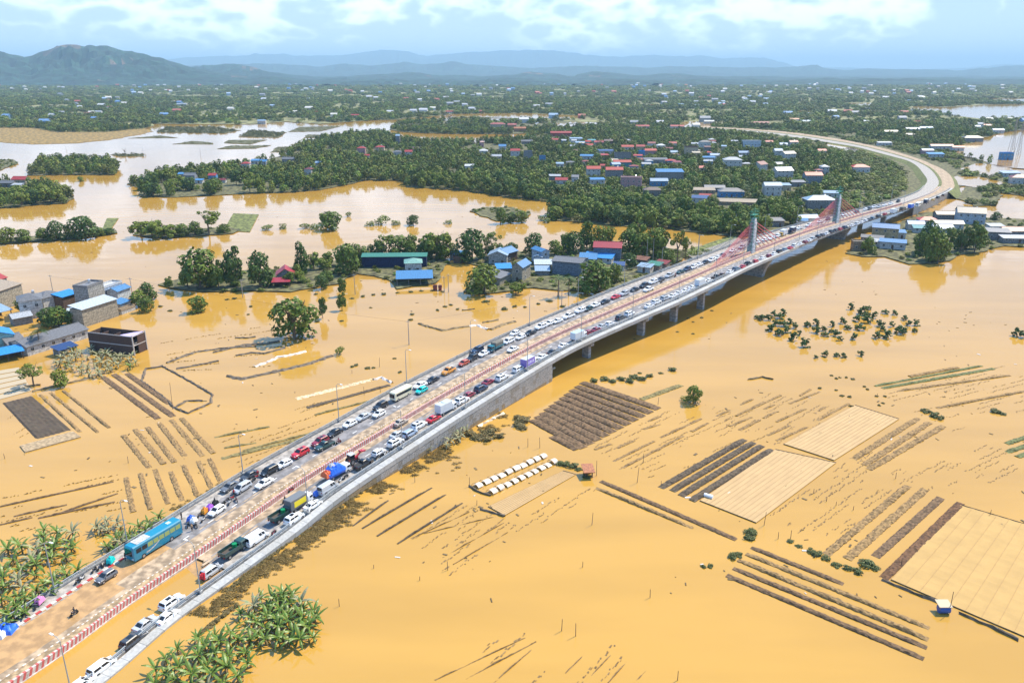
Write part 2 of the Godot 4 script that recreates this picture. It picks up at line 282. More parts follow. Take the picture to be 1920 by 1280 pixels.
const BEDS := [
	[21.1, -224.9, 41.1, -204.8, 3.1, 0.55, "brown", "planting row", "brown covered row of the large tilled plot, first from its far edge"],
	[19.3, -221.9, 38.5, -202.1, 3.1, 0.55, "brown", "planting row", "brown covered row of the large tilled plot, second from its far edge"],
	[17.6, -218.9, 36.1, -199.5, 3.1, 0.55, "brown", "planting row", "brown covered row of the large tilled plot, third from its far edge"],
	[16, -216, 33.6, -197, 3.1, 0.55, "brown", "planting row", "brown covered row of the large tilled plot, fourth from its far edge"],
	[14.4, -213.2, 31.3, -194.5, 3.1, 0.55, "brown", "planting row", "brown covered row of the large tilled plot, fifth from its far edge"],
	[12.8, -210.5, 28.9, -192, 3.1, 0.55, "brown", "planting row", "brown covered row of the large tilled plot, sixth from its far edge"],
	[11.2, -207.8, 26.7, -189.7, 3.1, 0.55, "brown", "planting row", "brown covered row of the large tilled plot, seventh from its far edge"],
	[9.7, -205.2, 24.5, -187.3, 3.1, 0.55, "brown", "planting row", "brown covered row of the large tilled plot, eighth from its far edge"],
	[8.2, -202.6, 22.3, -185, 3.1, 0.55, "brown", "planting row", "brown covered row of the large tilled plot, ninth from its far edge"],
	[6.8, -200.1, 20.2, -182.8, 3.1, 0.55, "brown", "planting row", "brown covered row of the large tilled plot, tenth from its far edge"],
	[5.4, -197.6, 18.1, -180.6, 3.1, 0.55, "brown", "planting row", "brown covered row of the large tilled plot, eleventh from its far edge"],
	[10, -187.7, 16.3, -179.7, 2.6, 0.5, "brown", "planting row", "short brown row cut off at the near corner of the tilled plot"],
	[37.3, -211.7, 51.1, -222.7, 2.2, 0.35, "olive", "planting row", "lone olive planting row beyond the large tilled plot"],
	[33.8, -160.4, 59.9, -185.5, 1.9, 0.6, "dark", "planting row", "dark domed row beside the pale net roof, first of four from the left"],
	[36.1, -159, 61.8, -183.9, 1.9, 0.6, "dark", "planting row", "dark domed row beside the pale net roof, second of four from the left"],
	[37.6, -156.8, 63.4, -182.1, 1.9, 0.6, "dark", "planting row", "dark domed row beside the pale net roof, third of four from the left"],
	[39.6, -154.7, 65, -179.7, 1.9, 0.6, "dark", "planting row", "dark domed row beside the pale net roof, fourth of four from the left"],
	[83, -174.2, 110.8, -198.7, 1.9, 0.35, "patchy", "planting row", "patchy row near the floating brush heap, first of three from the left"],
	[84.7, -171.5, 112.5, -195.9, 1.9, 0.35, "patchy", "planting row", "patchy row near the floating brush heap, second of three from the left"],
	[84.8, -169.3, 115, -193.5, 1.9, 0.35, "patchy", "planting row", "patchy row near the floating brush heap, third of three from the left"],
	[61.5, -134.1, 91.2, -162.1, 1.8, 0.3, "patchy", "planting row", "pale patchy broad row above the hedge, first of four from the left"],
	[65.1, -132.7, 93.5, -159.7, 2.0, 0.3, "patchy", "planting row", "patchy olive broad row above the hedge, second of four from the left"],
	[70.9, -133.4, 95.3, -156.1, 2.0, 0.3, "brown", "planting row", "brown broad row above the hedge, third of four from the left"],
	[69.4, -126.4, 98.5, -153.8, 2.0, 0.3, "rust", "planting row", "dark rust brown broad row above the hedge, fourth of four from the left"],
	[47.6, -136.7, 61.3, -124.7, 1.35, 0.35, "brown", "planting row", "long low row in the near right field, first of five from the far side"],
	[46, -134.5, 71.1, -112.4, 1.35, 0.35, "patchy", "planting row", "long low row in the near right field, second of five from the far side"],
	[43.9, -132.4, 69.5, -109.6, 1.35, 0.35, "patchy", "planting row", "long low row in the near right field, third of five from the far side"],
	[42.2, -129.7, 68.3, -107.6, 1.35, 0.35, "brown", "planting row", "long low row in the near right field, fourth of five from the far side"],
	[40.4, -127.4, 66.5, -105, 1.35, 0.35, "brown", "planting row", "long low row in the near right field, fifth of five from the far side"],
	[20.5, -163.6, 45.4, -139.4, 1.5, 0.35, "brown", "planting row", "long brown row below the submerged net, the far one of two"],
	[18.9, -160.6, 37.6, -143.7, 1.1, 0.35, "patchy", "planting row", "thin patchy row below the submerged net, the near one of two"],
	[23.4, -172.3, 36.4, -184.5, 0.9, 0.22, "patchy", "planting row", "broken drowned row remnant right of the tilled plot, first from the tilled plot"],
	[37.8, -186.1, 51.5, -198.3, 0.9, 0.22, "patchy", "planting row", "broken drowned row remnant right of the tilled plot, second from the tilled plot"],
	[25.6, -169.3, 44.6, -187.7, 0.9, 0.22, "patchy", "planting row", "broken drowned row remnant right of the tilled plot, third from the tilled plot"],
	[47.3, -190.2, 53.5, -196.3, 0.9, 0.22, "patchy", "planting row", "broken drowned row remnant right of the tilled plot, fourth from the tilled plot"],
	[20.7, -179.7, 25.1, -183, 0.9, 0.22, "patchy", "planting row", "broken drowned row remnant right of the tilled plot, fifth from the tilled plot"],
	[26.4, -180.6, 31.4, -184.8, 0.9, 0.22, "patchy", "planting row", "broken drowned row remnant right of the tilled plot, sixth from the tilled plot"],
	[55.4, -199.4, 61, -204.1, 0.9, 0.22, "patchy", "planting row", "broken drowned row remnant right of the tilled plot, seventh from the tilled plot"],
	[61.5, -200.1, 73.6, -211.3, 0.9, 0.22, "patchy", "planting row", "broken drowned row remnant right of the tilled plot, eighth from the tilled plot"],
	[58, -193.5, 65.6, -199.4, 0.9, 0.22, "patchy", "planting row", "broken drowned row remnant right of the tilled plot, ninth from the tilled plot"],
	[60.1, -190.9, 67.3, -197.6, 0.9, 0.22, "patchy", "planting row", "broken drowned row remnant right of the tilled plot, tenth from the tilled plot"],
	[62.6, -201.2, 78.6, -214.8, 0.9, 0.22, "patchy", "planting row", "broken drowned row remnant right of the tilled plot, eleventh from the tilled plot"],
	[64.3, -207.4, 69.6, -212.1, 0.9, 0.22, "patchy", "planting row", "broken drowned row remnant right of the tilled plot, twelfth from the tilled plot"],
	[70.6, -204.8, 74.7, -208.2, 0.9, 0.22, "patchy", "planting row", "broken drowned row remnant right of the tilled plot, thirteenth from the tilled plot"],
	[59.9, -191.2, 67.1, -197.3, 0.9, 0.22, "patchy", "planting row", "broken drowned row remnant right of the tilled plot, fourteenth from the tilled plot"],
	[79, -208.6, 91, -217.7, 0.9, 0.22, "patchy", "planting row", "broken drowned row remnant right of the tilled plot, fifteenth from the tilled plot"],
	[71.4, -196.3, 82.5, -205.2, 0.9, 0.22, "patchy", "planting row", "broken drowned row remnant right of the tilled plot, sixteenth from the tilled plot"],
	[66.3, -187.7, 74.4, -194.2, 0.9, 0.22, "patchy", "planting row", "broken drowned row remnant right of the tilled plot, seventeenth from the tilled plot"],
	[67.8, -184.8, 78.8, -193.2, 0.9, 0.22, "patchy", "planting row", "broken drowned row remnant right of the tilled plot, eighteenth from the tilled plot"],
	[81.9, -196.3, 96.2, -209, 0.9, 0.22, "patchy", "planting row", "broken drowned row remnant right of the tilled plot, nineteenth from the tilled plot"],
	[83.9, -214.4, 88.8, -219.3, 0.9, 0.22, "patchy", "planting row", "broken drowned row remnant right of the tilled plot, twentieth from the tilled plot"],
	[34.7, -191.6, 40, -194.9, 0.9, 0.22, "patchy", "planting row", "broken drowned row remnant right of the tilled plot, first counting back from the tilled plot"],
	[35.9, -195.9, 41, -200.1, 0.9, 0.22, "patchy", "planting row", "broken drowned row remnant right of the tilled plot, second counting back from the tilled plot"],
	[83.8, -201.9, 88.5, -206.7, 0.9, 0.22, "patchy", "planting row", "broken drowned row remnant right of the tilled plot, third counting back from the tilled plot"],
	[68.6, -198.7, 73.3, -203, 0.9, 0.22, "patchy", "planting row", "broken drowned row remnant right of the tilled plot, fourth counting back from the tilled plot"],
	[109, -221.9, 150.7, -239.1, 1.2, 0.3, "green", "planting row", "long greenish row in the far right shallows, first of five from the left end"],
	[110.5, -220.2, 153.3, -236.7, 1.6, 0.3, "green", "planting row", "long greenish row in the far right shallows, second of five from the left end"],
	[123.2, -229.8, 142.4, -237.7, 1.6, 0.3, "patchy", "planting row", "long greenish row in the far right shallows, third of five from the left end"],
	[114.2, -218.1, 156, -231.1, 1.2, 0.3, "patchy", "planting row", "long greenish row in the far right shallows, fourth of five from the left end"],
	[119.4, -205.6, 152.2, -218.1, 1.2, 0.3, "patchy", "planting row", "long greenish row in the far right shallows, fifth of five from the left end"],
	[125.7, -183, 135, -187.7, 1.7, 0.4, "green", "planting row", "green row cut by the right edge of view, first of three from the top"],
	[122.9, -178.2, 133, -183.3, 1.7, 0.4, "green", "planting row", "green row cut by the right edge of view, second of three from the top"],
	[124, -175.7, 132.1, -179.7, 1.7, 0.4, "green", "planting row", "green row cut by the right edge of view, third of three from the top"],
	[-127.4, -230.2, -96.3, -198.3, 2.0, 0.3, "brown", "planting row", "dark row running under the collapsed net ring, first of three from the left"],
	[-124.6, -232, -92.8, -199.7, 2.0, 0.3, "brown", "planting row", "dark row running under the collapsed net ring, second of three from the left"],
	[-120.6, -232.5, -97.4, -208.6, 2.0, 0.3, "brown", "planting row", "dark row running under the collapsed net ring, third of three from the left"],
	[-102.2, -189.3, -86.6, -170.1, 1.5, 0.2, "patchy", "planting row", "upper row of the six-row plot beside the left rail, first from the left"],
	[-99.8, -191.6, -83.9, -172, 1.5, 0.2, "patchy", "planting row", "upper row of the six-row plot beside the left rail, second from the left"],
	[-97.2, -193.2, -81.7, -172.9, 1.5, 0.2, "patchy", "planting row", "upper row of the six-row plot beside the left rail, third from the left"],
	[-95.2, -195.9, -79.5, -174.8, 1.5, 0.2, "patchy", "planting row", "upper row of the six-row plot beside the left rail, fourth from the left"],
	[-92.6, -197.6, -76.1, -176.2, 1.5, 0.2, "patchy", "planting row", "upper row of the six-row plot beside the left rail, fifth from the left"],
	[-90.2, -198.7, -74, -177.7, 1.5, 0.2, "patchy", "planting row", "upper row of the six-row plot beside the left rail, sixth from the left"],
	[-90.1, -165.4, -81.4, -150, 1.3, 0.2, "patchy", "planting row", "lower row of the plot beside the left rail, first of seven from the left"],
	[-87.7, -167.5, -78.2, -151.1, 1.3, 0.2, "patchy", "planting row", "lower row of the plot beside the left rail, second of seven from the left"],
	[-85, -169.3, -75.3, -153.4, 1.3, 0.2, "patchy", "planting row", "lower row of the plot beside the left rail, third of seven from the left"],
	[-81.9, -170.1, -72.6, -154.5, 1.3, 0.2, "patchy", "planting row", "lower row of the plot beside the left rail, fourth of seven from the left"],
	[-79.4, -172, -70.1, -156.8, 1.3, 0.2, "patchy", "planting row", "lower row of the plot beside the left rail, fifth of seven from the left"],
	[-76.7, -174.2, -68, -159.9, 1.3, 0.2, "patchy", "planting row", "lower row of the plot beside the left rail, sixth of seven from the left"],
	[-74, -174.8, -66.9, -162.9, 1.3, 0.2, "patchy", "planting row", "lower row of the plot beside the left rail, seventh of seven from the left"],
	[-136.4, -217.3, -108.1, -189.3, 1.0, 0.25, "patchy", "planting row", "broken leafy row beside the bare brown plot, first of three"],
	[-133.9, -219.3, -106.9, -192.5, 1.0, 0.25, "patchy", "planting row", "broken leafy row beside the bare brown plot, second of three"],
	[-138, -215.2, -113.3, -189.9, 1.0, 0.25, "patchy", "planting row", "broken leafy row beside the bare brown plot, third of three"],
	[-112.2, -151.8, -92, -163.4, 0.7, 0.25, "brown", "planting row", "thin dark strip above the near-left grove, first of five from the top"],
	[-106.1, -148.3, -97.3, -153.1, 0.7, 0.25, "brown", "planting row", "thin dark strip above the near-left grove, second of five from the top"],
	[-100.5, -147.5, -87.4, -154.3, 0.7, 0.25, "brown", "planting row", "thin dark strip above the near-left grove, third of five from the top"],
	[-107.3, -144.8, -101.9, -147.9, 0.7, 0.25, "brown", "planting row", "thin dark strip above the near-left grove, fourth of five from the top"],
	[-97.8, -148.7, -88.5, -158, 0.7, 0.25, "brown", "planting row", "thin dark strip above the near-left grove, fifth of five from the top"],
	[-33.2, -144.5, -27.3, -155, 0.5, 0.35, "dark", "net roll", "narrow dark net roll below the right wall, first of four from the left"],
	[-31.1, -143.5, -18.2, -160.6, 0.5, 0.35, "dark", "net roll", "narrow dark net roll below the right wall, second of four from the left"],
	[-27.5, -140.7, -14.6, -157.8, 0.5, 0.35, "dark", "net roll", "narrow dark net roll below the right wall, third of four from the left"],
	[-23, -137.9, -10.9, -153.8, 0.5, 0.35, "dark", "net roll", "narrow dark net roll below the right wall, fourth of four from the left"],
	[-71, -174.8, -53.1, -186.7, 1.8, 0.3, "olive", "planting row", "weedy strip along the left side of the ramp, first of six from the near end"],
	[-76.9, -186.7, -64.6, -193.2, 0.9, 0.3, "olive", "planting row", "weedy strip along the left side of the ramp, second of six from the near end"],
	[-72.3, -180.6, -65.2, -183.6, 0.9, 0.3, "olive", "planting row", "weedy strip along the left side of the ramp, third of six from the near end"],
	[-57.7, -205.6, -36.9, -222.7, 1.8, 0.3, "dark", "planting row", "weedy strip along the left side of the ramp, fourth of six from the near end"],
	[-54.3, -200.8, -37.1, -213.2, 0.9, 0.3, "olive", "planting row", "weedy strip along the left side of the ramp, fifth of six from the near end"],
	[-67.2, -179.1, -50.5, -190.6, 0.9, 0.3, "olive", "planting row", "weedy strip along the left side of the ramp, sixth of six from the near end"],
	[-62.3, -212.1, -42.6, -227.5, 2.4, 0.1, "pale", "concrete strip", "pale concrete strip just under water beside the collapsed white awning"],
	[-12, -100.3, 2.2, -110.1, 0.22, 0.12, "patchy", "planting row", "faint drowned row in the near floodwater, first of eleven from the picture's lower left"],
	[-7.5, -100.3, 4, -109.1, 0.22, 0.12, "patchy", "planting row", "faint drowned row in the near floodwater, second of eleven from the picture's lower left"],
	[-2.9, -99.7, 3.3, -107.3, 0.22, 0.12, "patchy", "planting row", "faint drowned row in the near floodwater, third of eleven from the picture's lower left"],
	[8.4, -101.8, 13.2, -107.9, 0.22, 0.12, "patchy", "planting row", "faint drowned row in the near floodwater, fourth of eleven from the picture's lower left"],
	[11.2, -99.7, 16, -105.9, 0.22, 0.12, "patchy", "planting row", "faint drowned row in the near floodwater, fifth of eleven from the picture's lower left"],
	[14.9, -99.7, 18.4, -104.4, 0.22, 0.12, "patchy", "planting row", "faint drowned row in the near floodwater, sixth of eleven from the picture's lower left"],
	[19, -99.7, 21.1, -102.3, 0.22, 0.12, "patchy", "planting row", "faint drowned row in the near floodwater, seventh of eleven from the picture's lower left"],
	[-18, -141.7, -3.4, -148.3, 0.22, 0.12, "patchy", "planting row", "faint drowned row in the near floodwater, eighth of eleven from the picture's lower left"],
	[-13.5, -133.2, -1.7, -145.8, 0.22, 0.12, "patchy", "planting row", "faint drowned row in the near floodwater, ninth of eleven from the picture's lower left"],
	[-11.3, -130.9, -0.9, -142.1, 0.22, 0.12, "patchy", "planting row", "faint drowned row in the near floodwater, tenth of eleven from the picture's lower left"],
	[-20.5, -139.8, -9.2, -150, 0.22, 0.12, "patchy", "planting row", "faint drowned row in the near floodwater, eleventh of eleven from the picture's lower left"],
]   # from x, z to x, z, width, height, kind, category, label
const HOUSES := [
	[-275.1, -686.8, 9.1, 6.8, 4.2, "gable", "slate", "bluegrey", 0, "blue grey house with slate roof at the left tip of the wooded village"],
	[-287.4, -700.9, 5.6, 5.3, 3.4, "shed", "blue", "white", 10, "small shed with sky blue roof left of the slate roofed house"],
	[-253.1, -680, 6.3, 5.3, 5.1, "gable", "red", "brightblue", 0, "bright blue house with a red roof at the left tip of the village"],
	[-259.9, -666.7, 6.3, 4.6, 2.5, "shed", "blue", "white", 0, "low blue roofed annex in front of the blue grey house"],
	[-255.6, -776, 7.7, 6.1, 4.2, "hip", "red", "white", 5, "red hipped roof house among trees behind the bright blue house"],
	[-256.6, -807.7, 7, 6.1, 3.4, "shed", "blue", "white", 5, "pale blue roof beside the red hipped roof on the upper shore"],
	[-242, -670, 6.3, 3.8, 2.5, "gable", "darkred", "white", 0, "low dark red roof half hidden right of the bright blue house"],
	[-247.3, -803, 7.7, 6.1, 3.4, "gable", "blue", "white", -5, "blue roofed house at the upper shore with pale walls"],
	[-225.7, -817.2, 12.6, 6.1, 4.2, "gable", "slate", "grey", -5, "long slate roofed house on the upper shore of the village"],
	[-182.9, -723, 7, 6.1, 5.1, "hip", "maroon", "white", -20, "white house with maroon roof above the white tunnels"],
	[-189.2, -789.3, 6.3, 5.3, 3.4, "gable", "paleblue", "white", -15, "pale blue roofed house in the trees above the maroon roof"],
	[-169.4, -913.8, 9.1, 6.8, 6, "hip", "red", "pink", 0, "pink two storey house with red hipped roof, left of a pair"],
	[-150.4, -925.9, 9.8, 6.8, 6, "hip", "red", "cream", 0, "cream two storey house with wide red roof, right of a pair"],
	[-155, -868.3, 4.9, 4.6, 2.5, "gable", "red", "white", 0, "little red roof in front of the pink house"],
	[-144.6, -1035.3, 4.9, 6.1, 10.2, "gable", "paleblue", "grey", 0, "tall narrow grey house with a pale blue roof at the yellow field"],
	[-125.5, -890.5, 8.4, 6.1, 4.2, "hip", "slate", "white", 5, "white house with grey hipped roof below the tall narrow house"],
	[-111.2, -873.8, 7.7, 6.1, 6, "gable", "red", "white", 0, "white two storey house with bright red roof beside grey hipped roof"],
	[-111.3, -944.7, 7.7, 4.6, 3.4, "gable", "brown", "cream", 0, "low brown roof behind the white house with bright red roof"],
	[-39.8, -754.8, 8.4, 6.1, 4.2, "shed", "white", "white", 0, "white sheet roofed house in the dense wood above the bay"],
	[-31.9, -902, 9.8, 7.6, 4.2, "hip", "white", "white", 0, "white hipped roof house on the left of the village centre"],
	[-36.3, -991.5, 4.2, 4.6, 6, "gable", "pink", "pink", 20, "narrow pink gable house at the yellow field edge"],
	[-16.8, -852.4, 11.2, 6.1, 3.4, "gable", "silver", "cream", 0, "silver sheet roof beside a red roof in the village's left part"],
	[-11.3, -957.6, 8.4, 7.6, 4.2, "gable", "blue", "white", 0, "blue roofed house next to the grey block"],
	[3.4, -868.3, 9.8, 6.8, 7.6, "gable", "red", "white", 0, "white two storey house under a scarlet roof"],
	[16.7, -847.2, 9.1, 6.8, 8.5, "flat", "grey", "grey", 0, "bare grey concrete block beside the scarlet roof"],
	[31.2, -831.9, 6.3, 5.3, 5.1, "flat", "blue", "brightblue", 0, "bright blue cube house right of the grey block"],
	[57.5, -793.8, 8.4, 7.6, 3.4, "pyramid", "slate", "cream", 0, "cream house with slate pyramid roof in village centre"],
	[46.3, -780.4, 7, 5.3, 3.4, "shed", "paleblue", "white", 0, "pale blue roof left of the slate pyramid roof"],
	[40.5, -663.5, 9.8, 6.1, 3.4, "gable", "red", "white", -10, "red and white roofed house above the banana bank"],
	[36.4, -686.8, 9.8, 5.3, 3.4, "shed", "silver", "grey", -5, "silver shed roof behind the red and white roofed house"],
	[52.9, -676.6, 5.6, 5.3, 4.2, "gable", "grey", "white", -10, "white gabled house by the lane above the banana bank"],
	[72, -711.8, 11.9, 7.6, 6.8, "gable", "scarlet", "white", 0, "white hall with scarlet gable roof, left of two big scarlet roofs"],
	[89.5, -704.5, 14.7, 7.6, 6.8, "gable", "scarlet", "grey", 0, "grey hall with the widest scarlet roof in the village"],
	[106.4, -780.4, 16.8, 6.8, 5.1, "gable", "scarlet", "teal", 0, "scarlet roof with teal wall behind the widest scarlet roof"],
	[95, -641.6, 16.8, 8.4, 7.6, "flat", "pink", "pink", -10, "pink flat roofed house with red balconies on the village lane"],
	[70.4, -663.5, 12.6, 6.1, 3.4, "shed", "blue", "white", 5, "bright blue shed roof left of the pink balcony house"],
	[135, -686.8, 22.4, 9.9, 6.8, "shed", "blue", "grey", 0, "large grey warehouse with a thin blue roof edge"],
	[119.2, -650.8, 14, 6.8, 4.2, "gable", "paleblue", "brightblue", 0, "bright blue house with pale green roof ridge before the warehouse"],
	[105.4, -599, 12.6, 7.6, 4.2, "hip", "brown", "grey", 0, "brown hipped roof at the wood's edge below the warehouse"],
	[115.7, -847.2, 16.8, 7.6, 6.8, "flat", "slate", "grey", 0, "dark grey long block with a white end gable"],
	[145.1, -817.2, 23.8, 7.6, 3.4, "shed", "slate", "grey", 0, "long low slate shed behind the warehouse"],
	[135, -951.1, 14, 6.8, 4.2, "gable", "scarlet", "white", 0, "scarlet roof at the village's back row, left of three"],
	[149, -944.7, 9.8, 6.8, 5.1, "gable", "red", "cream", -5, "pinkish red roof at the back row, middle of three"],
	[152.7, -896.2, 12.6, 6.8, 5.1, "gable", "scarlet", "pink", 0, "scarlet roof with pink wall at the back row, right of three"],
	[170.9, -998.5, 9.1, 6.1, 4.2, "gable", "darkred", "white", 0, "dark red roof right behind the back row scarlet roofs"],
	[197, -998.5, 9.1, 6.1, 4.2, "gable", "red", "white", 0, "single red roof at the back beside a white pyramid roof"],
	[178.9, -977.6, 9.8, 6.8, 3.4, "hip", "white", "white", 0, "white hipped roof between dark red and single red roofs"],
	[198, -896.2, 14, 9.1, 8.5, "flat", "brown", "cream", 0, "cream two storey block with flat roof, by the white villa"],
	[228.2, -964.2, 12.6, 7.6, 8.5, "hip", "slate", "white", 0, "white villa with slate roof beside the cream block"],
	[283.7, -964.2, 20.3, 9.1, 9.3, "flat", "white", "whiteblue", 0, "large white block with rows of blue windows"],
	[211.6, -776, 16.8, 9.9, 7.6, "hip", "silver", "white", -5, "white two storey villa with silver hipped roof in the right village"],
	[232.5, -746.6, 11.2, 9.1, 6.8, "gable", "maroon", "white", 40, "white gabled house with maroon roof right of the villa"],
	[18.9, -1035.3, 14, 6.1, 3.4, "gable", "slate", "grey", 0, "slate roofed shed at the left back of the village"],
	[55.9, -1058.6, 8.4, 6.1, 3.4, "gable", "red", "white", 0, "small red roof among blue sheds at the back"],
	[69.1, -1153.7, 29.4, 7.6, 5.1, "gable", "red", "red", 0, "very long red roofed school at the village's back edge"],
	[12.1, -1244.8, 18.2, 7.6, 5.1, "gable", "orange", "orange", 0, "orange walled school building on the small wooded island's right"],
	[-22.8, -1301.7, 23.8, 9.1, 7.6, "hip", "pinkred", "cream", 0, "cream school with pinkish red roof on the wooded island"],
	[0, -1325.9, 14, 7.6, 5.1, "gable", "pinkred", "orange", 0, "low orange wing between the cream school and orange school"],
	[84.1, -1074.7, 16.8, 6.8, 3.4, "shed", "paleblue", "white", 0, "pale blue shed roof at the back, left of the teal one"],
	[84.7, -1012.9, 11.2, 6.8, 3.4, "shed", "paleblue", "white", 0, "pale blue shed roof below the teal shed"],
	[101.3, -1035.3, 9.8, 6.8, 4.2, "shed", "teal", "grey", 0, "teal shed roof at the village's back"],
	[107.8, -1012.9, 11.2, 6.8, 4.2, "gable", "red", "white", 0, "red roof between the teal shed and brown roof"],
	[120.6, -1020.2, 10.5, 6.8, 5.1, "gable", "brown", "brown", 0, "brown roof and walls at the village's back"],
	[104.1, -907.9, 18.2, 6.8, 3.4, "shed", "darkblue", "white", 0, "wide dark blue shed roof in the village middle"],
	[78.3, -852.4, 14, 6.8, 3.4, "shed", "blue", "white", -10, "blue shed roof left in the village middle"],
	[141, -884.9, 7, 6.1, 5.1, "flat", "brightblue", "brightblue", 0, "small bright blue block before the back scarlet roofs"],
	[162.4, -591.2, 18.2, 9.1, 4.2, "hip", "slate", "brightblue", -5, "blue walled house with slate roof by the tan tile roof"],
	[156.5, -554.6, 26.6, 6.8, 2.5, "gable", "tan", "tan", -12, "long tan tile roof above the dense riverbank wood"],
	[132.6, -563.9, 11.2, 6.8, 3.4, "shed", "darkblue", "white", -15, "dark blue shed left below the tan tile roof"],
	[138.6, -573.5, 8.4, 6.1, 3.4, "gable", "red", "white", -15, "small red roof beside the dark blue shed"],
	[146.1, -609.8, 16.8, 6.8, 2.5, "shed", "tan", "tan", -5, "flat tan roof above the small red roof"],
	[156.3, -618.2, 15.4, 6.1, 3.4, "gable", "grey", "grey", -5, "grey roof right of the flat tan roof"],
	[203.5, -837, 12.6, 6.1, 3.4, "shed", "blue", "white", 0, "bright blue shed roof below the white villa, the left one"],
	[215.8, -862.9, 9.8, 6.1, 3.4, "gable", "paleblue", "white", 0, "pale blue roof right above the bright blue shed"],
	[254, -890.5, 11.2, 6.1, 3.4, "gable", "blue", "white", 0, "blue roof behind the silver hipped villa"],
	[290.1, -884.9, 8.4, 7.6, 6, "gable", "paleblue", "white", 0, "white house with pale blue roof on the right village edge"],
	[292.1, -852.4, 14, 9.1, 6, "gable", "slate", "white", 20, "slate gabled house with white trim on the right village edge"],
	[330.4, -991.5, 9.1, 6.8, 3.4, "gable", "paleblue", "white", 0, "small pale blue roof behind the slate gabled house"],
	[347.4, -1005.6, 11.2, 6.8, 5.1, "gable", "darkred", "white", 10, "dark red roof right behind the slate gabled house"],
	[324, -1027.7, 9.1, 6.1, 3.4, "gable", "red", "white", 0, "little red roof beside the large white block"],
	[348.4, -913.8, 9.1, 6.1, 3.4, "gable", "scarlet", "white", 0, "isolated scarlet roof in trees by the far road"],
	[238.5, -704.5, 15.4, 10.6, 6, "gable", "silver", "white", 10, "broad silver roofed house above the red and grey house"],
	[250.1, -666.7, 14, 8.4, 6.8, "gable", "scarlet", "bluegrey", 0, "grey walled house under a scarlet roof in the right wood"],
	[281.8, -726.9, 7, 6.8, 6.8, "hip", "silver", "white", 0, "narrow white house with silver roof in the right wood"],
	[319.3, -738.6, 15.4, 9.1, 5.1, "hip", "scarlet", "white", 0, "twin red hipped roofs house below the far road"],
	[195.1, -599, 12.6, 7.6, 7.6, "gable", "paleblue", "white", 0, "white two storey house with blue roof and red awning near first pylon"],
	[212.4, -623.9, 9.1, 6.1, 4.2, "shed", "paleblue", "cream", 0, "pale blue lean-to right of the red awning house"],
	[230.9, -647.7, 11.2, 6.1, 3.4, "shed", "grey", "grey", 0, "grey roofed shed below the silver roofed house"],
	[233.9, -588.6, 11.9, 6.1, 3.4, "shed", "paleblue", "white", -10, "white blue roof left of the second pylon's top"],
	[209.4, -539, 19.6, 10.6, 6, "hip", "paleblue", "grey", 0, "big pale blue hipped roof behind the second pylon"],
	[182.3, -485.7, 12.6, 6.1, 3.4, "gable", "blue", "white", 10, "blue roof by the bridge between the pylons, upper"],
	[174.9, -480.4, 8.4, 5.3, 2.5, "shed", "blue", "white", -20, "blue roof by the bridge between the pylons, lower"],
	[158.7, -475.2, 9.8, 6.1, 3.4, "shed", "grey", "grey", 0, "grey shed roof right behind the first pylon"],
	[206.3, -435.7, 13.3, 6.8, 6.8, "gable", "blue", "yellow", -24, "yellow two storey house with balcony and blue roof by the bridge"],
	[196.4, -428.6, 11.2, 4.6, 2.5, "shed", "slate", "grey", -24, "slate lean-to roof before the yellow house"],
	[196, -417.5, 8.4, 4.6, 2.5, "shed", "silver", "white", -24, "silver lean-to roof at the waterside before the yellow house"],
	[200.1, -412.2, 12.6, 5.3, 3.4, "shed", "blue", "white", -24, "wide blue roof at the waterside beside the big tree"],
	[215.3, -438.7, 7.7, 5.3, 3.4, "shed", "blue", "white", -15, "blue roof tucked right of the yellow house"],
	[238.2, -465.2, 9.1, 6.1, 3.4, "gable", "blue", "white", -10, "blue gabled roof left of the red roof on the right bank"],
	[249.5, -473.5, 10.5, 6.8, 4.2, "hip", "scarlet", "white", -10, "red hipped roof house on the right bank"],
	[238.1, -455.5, 11.2, 5.3, 2.5, "shed", "teal", "white", -15, "teal lean-to before the red hipped roof house"],
	[258.2, -466.8, 16.8, 6.1, 3.4, "gable", "slate", "white", -5, "dark slate roof right of the red hipped roof house"],
	[247.9, -452.3, 11.2, 6.8, 3.4, "gable", "blue", "white", 0, "twin gabled blue roof between the two clumps of big trees"],
	[280.5, -484, 15.4, 10.6, 6.8, "gable", "slate", "bluewhite", -20, "large blue white house with slate gable on the right bank"],
	[275.7, -498.6, 16.8, 6.1, 3.4, "gable", "brown", "grey", -5, "long low grey brown roof left of the large blue white house"],
	[181.4, -408.3, 7, 5.3, 4.2, "flat", "tan", "tan", -10, "flat tan box house at the waterline beside the bridge"],
	[269.8, -435.7, 11.2, 6.8, 4.2, "shed", "grey", "grey", -15, "grey shed with pale roof at right bank's far end"],
	[281.3, -440.1, 12.6, 6.8, 4.2, "gable", "darkred", "grey", 0, "dark red roof at right bank's far end"],
	[274.4, -427.1, 14, 5.3, 2.5, "shed", "silver", "grey", -5, "silver waterside roof before the dark red roof"],
	[281.3, -457.1, 8.4, 5.3, 3.4, "shed", "silver", "white", 0, "small silver roof behind the grey shed on right bank"],
	[464, -907.9, 12.6, 6.1, 4.2, "gable", "blue", "pink", 0, "blue roof above the long sky blue shed past the far road"],
	[456.3, -873.8, 16.8, 6.8, 3.4, "shed", "brightblue", "white", 0, "long sky blue shed beyond the far road"],
	[508.8, -964.2, 26.6, 6.1, 4.2, "gable", "pinkred", "white", 0, "very long pink roof beyond the far road"],
	[517.4, -944.7, 12.6, 6.1, 4.2, "gable", "scarlet", "white", -10, "red roof at the right end of the very long pink roof"],
